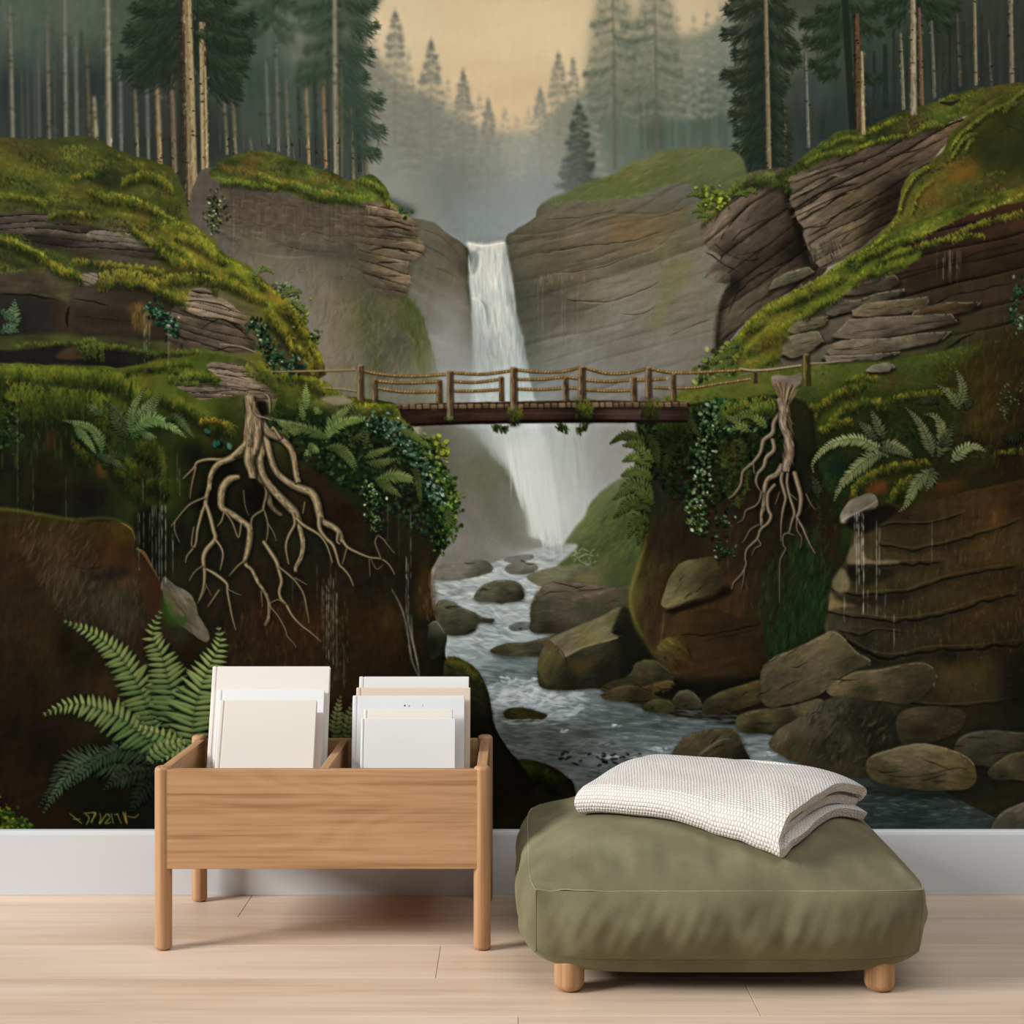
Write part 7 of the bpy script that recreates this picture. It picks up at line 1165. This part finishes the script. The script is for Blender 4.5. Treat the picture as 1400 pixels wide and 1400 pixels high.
def sample(sx, sy):
    ix = np.floor(sx).astype(int); iy = np.floor(sy).astype(int); fx = (sx - ix)[None, :, None]; fy = (sy - iy)[:, None, None]
    a = src[iy][:, ix]; b = src[iy][:, np.minimum(ix + 1, CW - 1)]; iy1 = np.minimum(iy + 1, CH - 1); c = src[iy1][:, ix]; d = src[iy1][:, np.minimum(ix + 1, CW - 1)]
    return (a * (1 - fx) + b * fx) * (1 - fy) + (c * (1 - fx) + d * fx) * fy
rgb = sample(sx, sy).astype(np.float32)
# pixel centres sit half a pixel in; store linear light
lin = np.where(rgb <= .04045, rgb / 12.92, ((rgb + .055) / 1.055) ** 2.4) * ALB
nx, ny = len(gx), len(gy)
wx = (gx + .5 - 700) / SC; wz = CAMZ - (gy + .5 - HOR) / SC; wz[-1] = .1335
co = np.empty((ny, nx, 3), np.float32); co[..., 0] = wx[None, :]; co[..., 1] = DW; co[..., 2] = wz[:, None]
idx = np.arange(nx * ny, dtype=np.int32).reshape(ny, nx)
q = np.stack([idx[:-1, :-1], idx[1:, :-1], idx[1:, 1:], idx[:-1, 1:]], -1).reshape(-1)
nf = len(q) // 4
me = bpy.data.meshes.new('forest_mural'); me.vertices.add(nx * ny); me.vertices.foreach_set('co', co.ravel())
me.loops.add(len(q)); me.loops.foreach_set('vertex_index', q); me.polygons.add(nf); me.polygons.foreach_set('loop_start', np.arange(0, len(q), 4, dtype=np.int32))
me.update(calc_edges=True)
ca = me.color_attributes.new('print', 'FLOAT_COLOR', 'POINT'); ca.data.foreach_set('color', np.concatenate([lin.reshape(-1, 3), np.ones((nx * ny, 1), np.float32)], 1).ravel())
m, t, b = mat('matt_printed_wallcovering', '#404030', 1., .0)
at_ = nd(t, 'ShaderNodeAttribute', attribute_name='print'); t.links.new(at_.outputs['Color'], b.inputs['Base Color'])
o = link('forest_mural', me, m); o['label'] = 'wall mural of a waterfall, wooden rope bridge and mossy forest gorge above the white baseboard'; o['category'] = 'mural'

# ---------------------------------------------------------------- the oak rack
cr = thing('storage_rack', 'low oak rack on four round legs holding white books against the wall', 'rack', (-.348, 2.78, 0))
XL, XR, YF, YB, RL = -.6415, -.055, 2.62, 2.94, .0157
for i, (x, y, z1) in enumerate([(XL, YF, .3375), (XR, YF, .3375), (-.6455, YB, .3425), (-.0555, YB, .3425)]):
    obj('leg', rounded_leg(x, y, RL, .0005, z1, .0075), M_oakz, cr, True)
obj('front_panel', box_bm(XL + .004, XR - .004, YF - .013, YF + .005, .1505, .3325, .0012), M_oakx, cr)
obj('back_panel', box_bm(XL + .004, XR - .004, YB - .006, YB + .010, .1505, .335, .0012), M_oakx, cr)
for x in (XL, XR): obj('side_panel', box_bm(x - .009 + (.001 if x == XL else -.001), x + .009, YF + .008, YB - .008, .1505, .334, .0012), M_oaky, cr)
obj('divider', box_bm(-.354, -.338, YF + .005, YB - .006, .162, .3325, .0012), M_oaky, cr)
obj('base_board', box_bm(XL + .008, XR - .008, YF + .005, YB - .006, .1515, .1625, 0), M_oakx, cr)

# ---------------------------------------------------------------- the books, leaning back in the rack
def book(label, x0, x1, w_t, topz, ytop, th, col, rnd=.0015, bottom=.1635, lean=None, marks=False, dx=0., spine=True):
    """upright book: x0..x1 at its top edge, its front face passes (ytop, topz); lean = how far the foot stands forward"""
    ybot = ytop - lean; h = math.hypot(topz - bottom, lean); tilt = -math.atan2(lean, topz - bottom)
    up = th * math.sin(-tilt) + .0006; h -= up / math.cos(tilt)
    root = thing('book', label, 'book', ((x0 + x1) / 2, ybot + up * math.tan(-tilt), bottom + up), 'white books standing in the oak rack')
    root.rotation_euler = (tilt, 0, 0); w = x1 - x0
    mc = book_mat(col); ct = .0022
    def part(name, b, m):
        me = bpy.data.meshes.new(name); bmesh.ops.recalc_face_normals(b, faces=b.faces); b.to_mesh(me); b.free(); o = link(name, me, m); o.parent = root; return o
    h_ = h - th * math.sin(-tilt) * 0
    sw = .0085 if th > .0125 else .0055
    c = part('cover', box_bm(-w / 2 + sw + .0016, w / 2, 0, ct, 0, h_, .0007), mc)
    box_ = box_bm(-w / 2, w / 2, th - ct, th, 0, h_, .0007); part('back_cover', box_, mc)
    part('pages', box_bm(-w / 2 + .003, w / 2 - .0025, ct, th - ct, .002, h_ - .0025, 0), M_pages)
    part('spine', box_bm(-w / 2 - .0004, -w / 2 + sw, -.0004, th - .0004, 0, h_ + .0003, .0024, 3), mc)
    part('hinge', box_bm(-w / 2 + sw - .001, -w / 2 + sw + .003, .0012, .0020, .0005, h_ - .0008, 0), mc)
    if marks:
        for mx, mz, r in marks:
            b2 = bmesh.new()
            ring = [b2.verts.new((mx - (x0 + x1) / 2 + r[0] * math.cos(a * math.pi / 5), -.0003, mz + r[1] * math.sin(a * math.pi / 5))) for a in range(10)]
            ring2 = [b2.verts.new((v.co.x, .0004, v.co.z)) for v in ring]
            b2.faces.new(ring)
            for k in range(10): b2.faces.new((ring[k], ring[(k + 1) % 10], ring2[(k + 1) % 10], ring2[k]))
            p = part('printed_dot', b2, M_ink); p['label'] = 'small dark printed dot'
    return root
def book_mat(c):
    m, t, b = mat('paper_cover_' + c.strip('#'), c, .7, .2); n = nd(t, 'ShaderNodeTexNoise'); n.inputs['Scale'].default_value = 500.; n.inputs['Detail'].default_value = 2; t.links.new(coords(t), n.inputs['Vector']); bump(t, b, n.outputs[0], .05, .0003); return m
M_pages = paint_mat('page_edges', '#ded3c4', .8); M_ink = mat('dark_ink', '#3c3c36', .7)[0]
def wxp(px, D): return (px - 700) * D / FPX
def wzp(py, D): return CAMZ - (py - HOR) * D / FPX
def place(label, l, r, top, D, th, col, lean, **k): return book(label, wxp(l, D), wxp(r, D), 0, wzp(top, D), D, th, col, lean=lean, **k)
place('tallest cream white book at the back of the left compartment', 291, 451, 911, 2.888, .016, '#e4ded5', .10)
place('cool white book second from the back, left compartment', 298, 443.5, 943, 2.855, .015, '#e6e6e6', .10)
place('thin off-white booklet just showing to the right behind the front cream book', 310, 442, 974, 2.822, .009, '#dcd0c6', .095)
place('front cream book in the left compartment', 301, 433, 957, 2.795, .013, '#dfd8cd', .11)
place('tallest plain white book at the back of the right compartment', 491.5, 641, 925, 2.888, .014, '#e2e2e1', .06)
place('pale beige book second from the back, right compartment', 487.5, 643, 940, 2.862, .014, '#dccab9', .06)
D3 = 2.832
bk = place('white book with two small dark dots on its cover, right compartment', 482.5, 635, 951, D3, .017, '#e1e2e4', .055,
      marks=[(wxp(553.5, D3), wzp(964, D3) - .1635 + .0006, (.0018, .0016)), (wxp(559.6, D3), wzp(964.5, D3) - .1635 + .0006, (.0013, .0012)), (wxp(578, D3), wzp(964, D3) - .1635 + .0006, (.0005, .0018))])
place('narrow ivory book second from the front, right compartment', 498, 618.5, 970, 2.795, .011, '#e6e1d6', .05)
place('front white book in the right compartment', 494, 622.5, 982, 2.775, .012, '#e4e4e2', .05)

# ---------------------------------------------------------------- the olive floor cushion on wooden feet
CX0, CX1, CY0, CY1, CZ0, CZ1 = .030, .690, 2.345, 2.90, .060, .181
cu = thing('floor_ottoman', 'square olive green linen ottoman cushion on short round wooden feet', 'ottoman', ((CX0 + CX1) / 2, (CY0 + CY1) / 2, 0))
def smst(x): x = min(max(x, 0), 1); return x * x * (3 - 2 * x)
def cshape(u, v, w):
    """u v w in -1..1 over the box surface: seams keep a crisp edge, faces swell"""
    bu, bv, bw = 1 - u ** 4, 1 - v ** 4, 1 - w * w
    x = (CX0 + CX1) / 2 + u * (CX1 - CX0) / 2; y = (CY0 + CY1) / 2 + v * (CY1 - CY0) / 2; z = (CZ0 + CZ1) / 2 + w * (CZ1 - CZ0) / 2
    return x, y, z, bu, bv, bw
def wrinkle(p, s):
    n = mnoise.noise(Vector((p.x * 16 + s, p.y * 16, p.z * 5))); n2 = mnoise.noise(Vector((p.x * 34, p.y * 34 + s, p.z * 8)))
    return n * .0035 + n2 * .0016
def cushion_point(face, a, b):
    if face == 'top': u, v, w = a, b, 1
    elif face == 'bottom': u, v, w = a, b, -1
    elif face == 'front': u, v, w = a, -1, b
    elif face == 'back': u, v, w = a, 1, b
    elif face == 'left': u, v, w = -1, a, b
    else: u, v, w = 1, a, b
    x, y, z, bu, bv, bw = cshape(u, v, w)
    if face == 'top':
        sh = (1 - abs(u) ** 2.6) ** .8 * (1 - abs(v) ** 2.8) ** .8; z += .072 * sh + .014 * (v + 1) / 2 * (1 - abs(u) ** 6)
    elif face == 'bottom': z -= .043 * (1 - abs(u) ** 5) ** .8 * (1 - abs(v) ** 5) ** .42
    elif face == 'front': y -= .028 * (bu ** .8) * bw ** .8; z += .000
    elif face == 'back': y += .012 * (bu ** .8) * bw ** .8
    elif face == 'left': x -= .021 * (bv ** .6) * bw ** .75
    else: x += .021 * (bv ** .6) * bw ** .75
    # corners pull in a little, back edge of the top rises
    k = (abs(u) * abs(v)) ** 6; x -= u * .010 * k; y -= v * .010 * k; z += .012 * ((1 - w) / 2) * (abs(u) ** 9) * (abs(v) ** 9)
    z += .020 * (v + 1) / 2 * smst((w + 1) / 2)
    y += .026 * (1 - v) / 2 * ((1 - w) / 2) ** 1.3            # the front leans under towards its lower seam
    p = Vector((x, y, z))
    # gathers running away from the seams
    if face in ('front', 'left', 'right'):
        e = (1 - abs(b) ** 3) * (1 - abs(a) ** 8); s = p.x if face == 'front' else p.y
        g = mnoise.noise(Vector((s * 9, b * .5, 3.))) * .010 + mnoise.noise(Vector((s * 21 + b * .5, b * .7, 9.))) * .008 + mnoise.noise(Vector((s * 46 - b, b * .9, 1.))) * .0035 + mnoise.noise(Vector((s * 13 + b * 1.1, b * 1.3, 5.))) * .005
        if face == 'front': p.y += g * e
        else: p.x += g * e
    elif face == 'top':
        e = (1 - abs(u) ** 10) * (1 - abs(v) ** 14)
        df = smst((v + 1) / .75); gather = (mnoise.noise(Vector((p.x * 20 + p.y * 3, p.y * 4, 5.))) * .015 + mnoise.noise(Vector((p.x * 42, p.y * 6, 15.))) * .006) * (1 - df) ** 1.5 * smst((v + 1) / .22)
        dl = smst((u + 1) / .45); gather += (mnoise.noise(Vector((p.x * 8, p.y * 13 + p.x * 16, 2.))) * .012 + mnoise.noise(Vector((p.x * 14, p.y * 30 + p.x * 30, 8.))) * .005) * (1 - dl) * smst((u + 1) / .08)
        p.z += gather + mnoise.noise(Vector((p.x * 7, p.y * 7, 0))) * .006 * e + mnoise.noise(Vector((p.x * 18, p.y * 14, 7.))) * .002 * e
    return p
bm = bmesh.new(); N = {'top': (150, 90), 'bottom': (150, 90), 'front': (150, 34), 'back': (150, 34), 'left': (90, 34), 'right': (90, 34)}
def dist(i, n): t = -1 + 2 * i / n; return math.sin(t * math.pi / 2) * .35 + t * .65
for face, (na, nb) in N.items():
    g = [[bm.verts.new(cushion_point(face, dist(i, na), dist(j, nb))) for i in range(na + 1)] for j in range(nb + 1)]
    for j in range(nb):
        for i in range(na): bm.faces.new((g[j][i], g[j][i + 1], g[j + 1][i + 1], g[j + 1][i]))
def fabric(name, c0, c1, scale=1.):
    m, t, b = mat(name, c0, .88, .15); b.inputs['Sheen Weight'].default_value = .25; b.inputs['Sheen Roughness'].default_value = .6; b.inputs['Sheen Tint'].default_value = srgb('#c8c8a0')
    n = nd(t, 'ShaderNodeTexNoise'); n.inputs['Scale'].default_value = 9.; n.inputs['Detail'].default_value = 6; t.links.new(coords(t, (1, 1, .5)), n.inputs['Vector'])
    r = ramp(t, n.outputs[0], [(.35, c1), (.65, c0)]); w1 = nd(t, 'ShaderNodeTexNoise'); w1.inputs['Scale'].default_value = 1.; w1.inputs['Detail'].default_value = 2; t.links.new(coords(t, (90, 90, 900)), w1.inputs['Vector'])
    w2 = nd(t, 'ShaderNodeTexNoise'); w2.inputs['Scale'].default_value = 1.; t.links.new(coords(t, (900, 900, 90)), w2.inputs['Vector'])
    a = nd(t, 'ShaderNodeMath', operation='ADD'); t.links.new(w1.outputs[0], a.inputs[0]); t.links.new(w2.outputs[0], a.inputs[1])
    mx = nd(t, 'ShaderNodeMix', data_type='RGBA'); mx.blend_type = 'MULTIPLY'; mx.inputs[0].default_value = .5; t.links.new(r.outputs[0], mx.inputs[6]); r2 = ramp(t, a.outputs[0], [(.7, .72), (1., 1.)]); r2.color_ramp.elements[1].position = 1.; t.links.new(r2.outputs[0], mx.inputs[7])
    t.links.new(mx.outputs[2], b.inputs['Base Color']); bump(t, b, a.outputs[0], .25, .0006); return m
M_olive = fabric('olive_linen', OL[0], OL[1]); M_pipe = fabric('olive_seam_thread', OL[2], OL[0])
bmesh.ops.remove_doubles(bm, verts=bm.verts, dist=.0004)
obj('cushion', bm, M_olive, cu, True)
def tube(pts, r, n=6, closed=False):
    b = bmesh.new(); P = [Vector(p) for p in pts]; rings = []
    for i, p in enumerate(P):
        d = ((P[(i + 1) % len(P)] if closed or i + 1 < len(P) else p) - (P[i - 1] if closed or i else p)).normalized()
        a = d.cross(Vector((.13, .2, 1))).normalized(); c = d.cross(a)
        rings.append([b.verts.new(p + r * (a * math.cos(2 * math.pi * k / n) + c * math.sin(2 * math.pi * k / n))) for k in range(n)])
    m = len(rings)
    for i in range(m if closed else m - 1):
        for k in range(n): b.faces.new((rings[i][k], rings[i][(k + 1) % n], rings[(i + 1) % m][(k + 1) % n], rings[(i + 1) % m][k]))
    return b
T = [dist(i, 90) for i in range(91)]
top_loop = [cushion_point('top', t, -1) for t in T] + [cushion_point('top', 1, t) for t in T[1:]] + [cushion_point('top', -t, 1) for t in T[1:]] + [cushion_point('top', -1, -t) for t in T[1:-1]]
low_loop = [cushion_point('bottom', t, -1) for t in T] + [cushion_point('bottom', 1, t) for t in T[1:]] + [cushion_point('bottom', -t, 1) for t in T[1:]] + [cushion_point('bottom', -1, -t) for t in T[1:-1]]
obj('seam', tube(top_loop, .0011, closed=True), M_pipe, cu, True); obj('seam', tube(low_loop, .0009, closed=True), M_olive, cu, True)
for u, v in ((-1, -1), (1, -1), (-1, 1), (1, 1)): obj('seam', tube([cushion_point('left' if u < 0 else 'right', v, w / 12) for w in range(-12, 13)], .0011), M_olive, cu, True)
for x, y in ((.0965, 2.402), (.620, 2.402), (.11, 2.84), (.61, 2.84)): obj('foot', rounded_leg(x, y, .0255, .0005, .060, .014), M_oakz2 if False else M_oakz, cu, True)

# ---------------------------------------------------------------- the folded knitted throw
def top_z(x, y):
    u = (x - (CX0 + CX1) / 2) / ((CX1 - CX0) / 2); v = (y - (CY0 + CY1) / 2) / ((CY1 - CY0) / 2); u = max(-.97, min(.97, u)); v = max(-.97, min(.97, v))
    return cushion_point('top', u, v).z
A0, A1, B0, B1 = Vector((.118, 2.615, 0)), Vector((.447, 2.372, 0)), Vector((.288, 2.872, 0)), Vector((.668, 2.70, 0))   # front left, front right, back left, back right
TH = .0165
path = []                                   # cross-section of the fold, s = 0 front .. 1 back, h above the cushion
def arc(s, h, r, a0, a1, n=8, ks=.32): return [(s + r * math.cos(math.radians(a0 + (a1 - a0) * i / n)) / ks, h + r * math.sin(math.radians(a0 + (a1 - a0) * i / n))) for i in range(n + 1)]
HB, H2, H3 = .0085, .0275, .0460
path += [(.985 - i * .925 / 40, HB) for i in range(41)]
path += arc(.065, (H3 + HB) / 2, (H3 - HB) / 2, -90, -270, 16)[1:]
path += [(.07 + i * .90 / 40, H3) for i in range(1, 41)]
path += arc(.975, (H3 + H2) / 2, (H3 - H2) / 2, 90, -90, 10)[1:]
path += [(.975 - i * .89 / 38, H2) for i in range(1, 39)]
pl = [0]
for (s0, h0), (s1, h1) in zip(path, path[1:]): pl.append(pl[-1] + math.hypot((s1 - s0) * .32, h1 - h0))
NU = 70; bm = bmesh.new(); uvl = bm.loops.layers.uv.new('knit'); rows = []
for i in range(NU + 1):
    u = i / NU; row = []
    F = A0.lerp(A1, u); B = B0.lerp(B1, u)
    for k, (s, h) in enumerate(path):
        # layers spread a little at the right end, sag at the left
        sp = .92 + .30 * smst((u - .5) * 2); so = 0.
        p = F.lerp(B, s + so)
        z = top_z(p.x, p.y) + .0035 + h * sp
        f = k / (len(path) - 1)
        if abs(h - H3) < .001: z += .004 * mnoise.noise(Vector((p.x * 9, p.y * 9, 3))) + .016 * math.exp(-((s - .97) ** 2) / .02) * math.exp(-((u - .02) ** 2) / .03) - .004 * smst((s - .45) / .5) * math.exp(-((u - .55) ** 2) / .06)
        p2 = Vector((p.x, p.y, z))
        # the side hem wanders from layer to layer
        d = (A1 - A0).normalized(); wv = .008 * mnoise.noise(Vector((s * 2.2, h * 60, 0))) - .010 * smst(1 - abs(h - .027) / .014) * (1 if k > 60 else .3) + .004 * smst(1 - h / .02)
        e = smst((u - .75) / .25); p2 += d * wv * e
        e0 = smst((.12 - u) / .12); p2 += d * (.016 * e0 * ((h - .027) / .027) ** 2)   # left end rounds over
        row.append(p2)
    rows.append([bm.verts.new(p) for p in row])
for i in range(NU):
    for k in range(len(path) - 1):
        f = bm.faces.new((rows[i][k], rows[i + 1][k], rows[i + 1][k + 1], rows[i][k + 1])); f.smooth = True
        for l, (a, c) in zip(f.loops, ((i, k), (i + 1, k), (i + 1, k + 1), (i, k + 1))): l[uvl].uv = (a / NU * .41, pl[c])
m, t, b = mat('cream_knit', '#e6dccf', .95, .1); b.inputs['Sheen Weight'].default_value = .3
uv = nd(t, 'ShaderNodeUVMap', uv_map='knit'); sx_ = nd(t, 'ShaderNodeSeparateXYZ'); t.links.new(uv.outputs[0], sx_.inputs[0])
def mth(op, a, c=None):
    n = nd(t, 'ShaderNodeMath', operation=op)
    for i, v in enumerate((a, c)):
        if v is None: continue
        if isinstance(v, (int, float)): n.inputs[i].default_value = v
        else: t.links.new(v, n.inputs[i])
    return n.outputs[0]
PU, PV = .0060, .0052
rowi = mth('FLOOR', mth('DIVIDE', sx_.outputs[1], PV)); fv = mth('FRACT', mth('DIVIDE', sx_.outputs[1], PV)); off = mth('MULTIPLY', mth('MODULO', rowi, 2.), .5)
fu = mth('FRACT', mth('ADD', mth('DIVIDE', sx_.outputs[0], PU), off))
hu = mth('SINE', mth('MULTIPLY', fu, math.pi)); hv = mth('SINE', mth('MULTIPLY', fv, math.pi)); hgt = mth('POWER', mth('MULTIPLY', hu, hv), .55)
r = ramp(t, hgt, [(.10, KN[1]), (.55, KN[0])]); t.links.new(r.outputs[0], b.inputs['Base Color']); vo = nd(t, 'ShaderNodeTexVoronoi'); vo.inputs['Scale'].default_value = 230.; t.links.new(coords(t), vo.inputs['Vector']); hg2 = mth('SUBTRACT', hgt, mth('MULTIPLY', vo.outputs['Distance'], .55)); bump(t, b, hg2, .9, .0020)
mr_, t2, b2_ = mat('cream_knit_edge', '#e4dacd', .95, .1); vo2 = nd(t2, 'ShaderNodeTexVoronoi'); vo2.inputs['Scale'].default_value = 210.; t2.links.new(coords(t2, (1, 1, 1.3)), vo2.inputs['Vector'])
r2_ = ramp(t2, vo2.outputs['Distance'], [(.25, KN[0]), (.75, KN[1])]); t2.links.new(r2_.outputs[0], b2_.inputs['Base Color']); iv = nd(t2, 'ShaderNodeMath', operation='SUBTRACT'); iv.inputs[0].default_value = 1.; t2.links.new(vo2.outputs['Distance'], iv.inputs[1]); bump(t2, b2_, iv.outputs[0], .9, .003)
th_ = thing('folded_throw', 'cream knitted throw folded in layers lying across the olive ottoman', 'throw blanket', (.40, 2.62, .25))
o = obj('knitted_cloth', bm, m, th_); so = o.modifiers.new('thick', 'SOLIDIFY'); so.thickness = TH; so.offset = 0; so.use_even_offset = False; o.data.materials.append(mr_); so.material_offset_rim = 1
bv = o.modifiers.new('soft', 'BEVEL'); bv.width = .0075; bv.segments = 4; bv.limit_method = 'ANGLE'; bv.angle_limit = math.radians(50)

# ---------------------------------------------------------------- light: a big window to the left, an added overhead fill, soft room light
def area(name, loc, look, sx, sy, power, col, spread=180):
    l = bpy.data.lights.new(name, 'AREA'); l.shape = 'RECTANGLE'; l.size = sx; l.size_y = sy; l.energy = power; l.color = col; l.spread = math.radians(spread)
    o = bpy.data.objects.new(name, l); COL.objects.link(o); o.location = loc; o.rotation_euler = (Vector(look) - Vector(loc)).to_track_quat('-Z', 'Y').to_euler(); return o
for L in LIGHTS: area(*L)
w = bpy.data.worlds.new('room_light'); scn.world = w; w.use_nodes = True; w.node_tree.nodes['Background'].inputs[0].default_value = WCOL; w.node_tree.nodes['Background'].inputs[1].default_value = WSTR
cam = bpy.data.cameras.new('camera'); cam.sensor_width = 36; cam.sensor_fit = 'HORIZONTAL'; cam.lens = 36 * FPX / 1400; cam.shift_y = -(700 - HOR) / 1400; cam.clip_start = .05
co_ = bpy.data.objects.new('camera', cam); COL.objects.link(co_); co_.location = (0, 0, CAMZ); co_.rotation_euler = (math.radians(90), 0, 0); scn.camera = co_
scn.view_settings.view_transform = 'Standard'; scn.view_settings.look = 'None'; scn.view_settings.gamma = 1.; scn.view_settings.exposure = EXPO; scn.view_settings.use_curve_mapping = False
scn.cycles.max_bounces = 8; scn.cycles.diffuse_bounces = 5
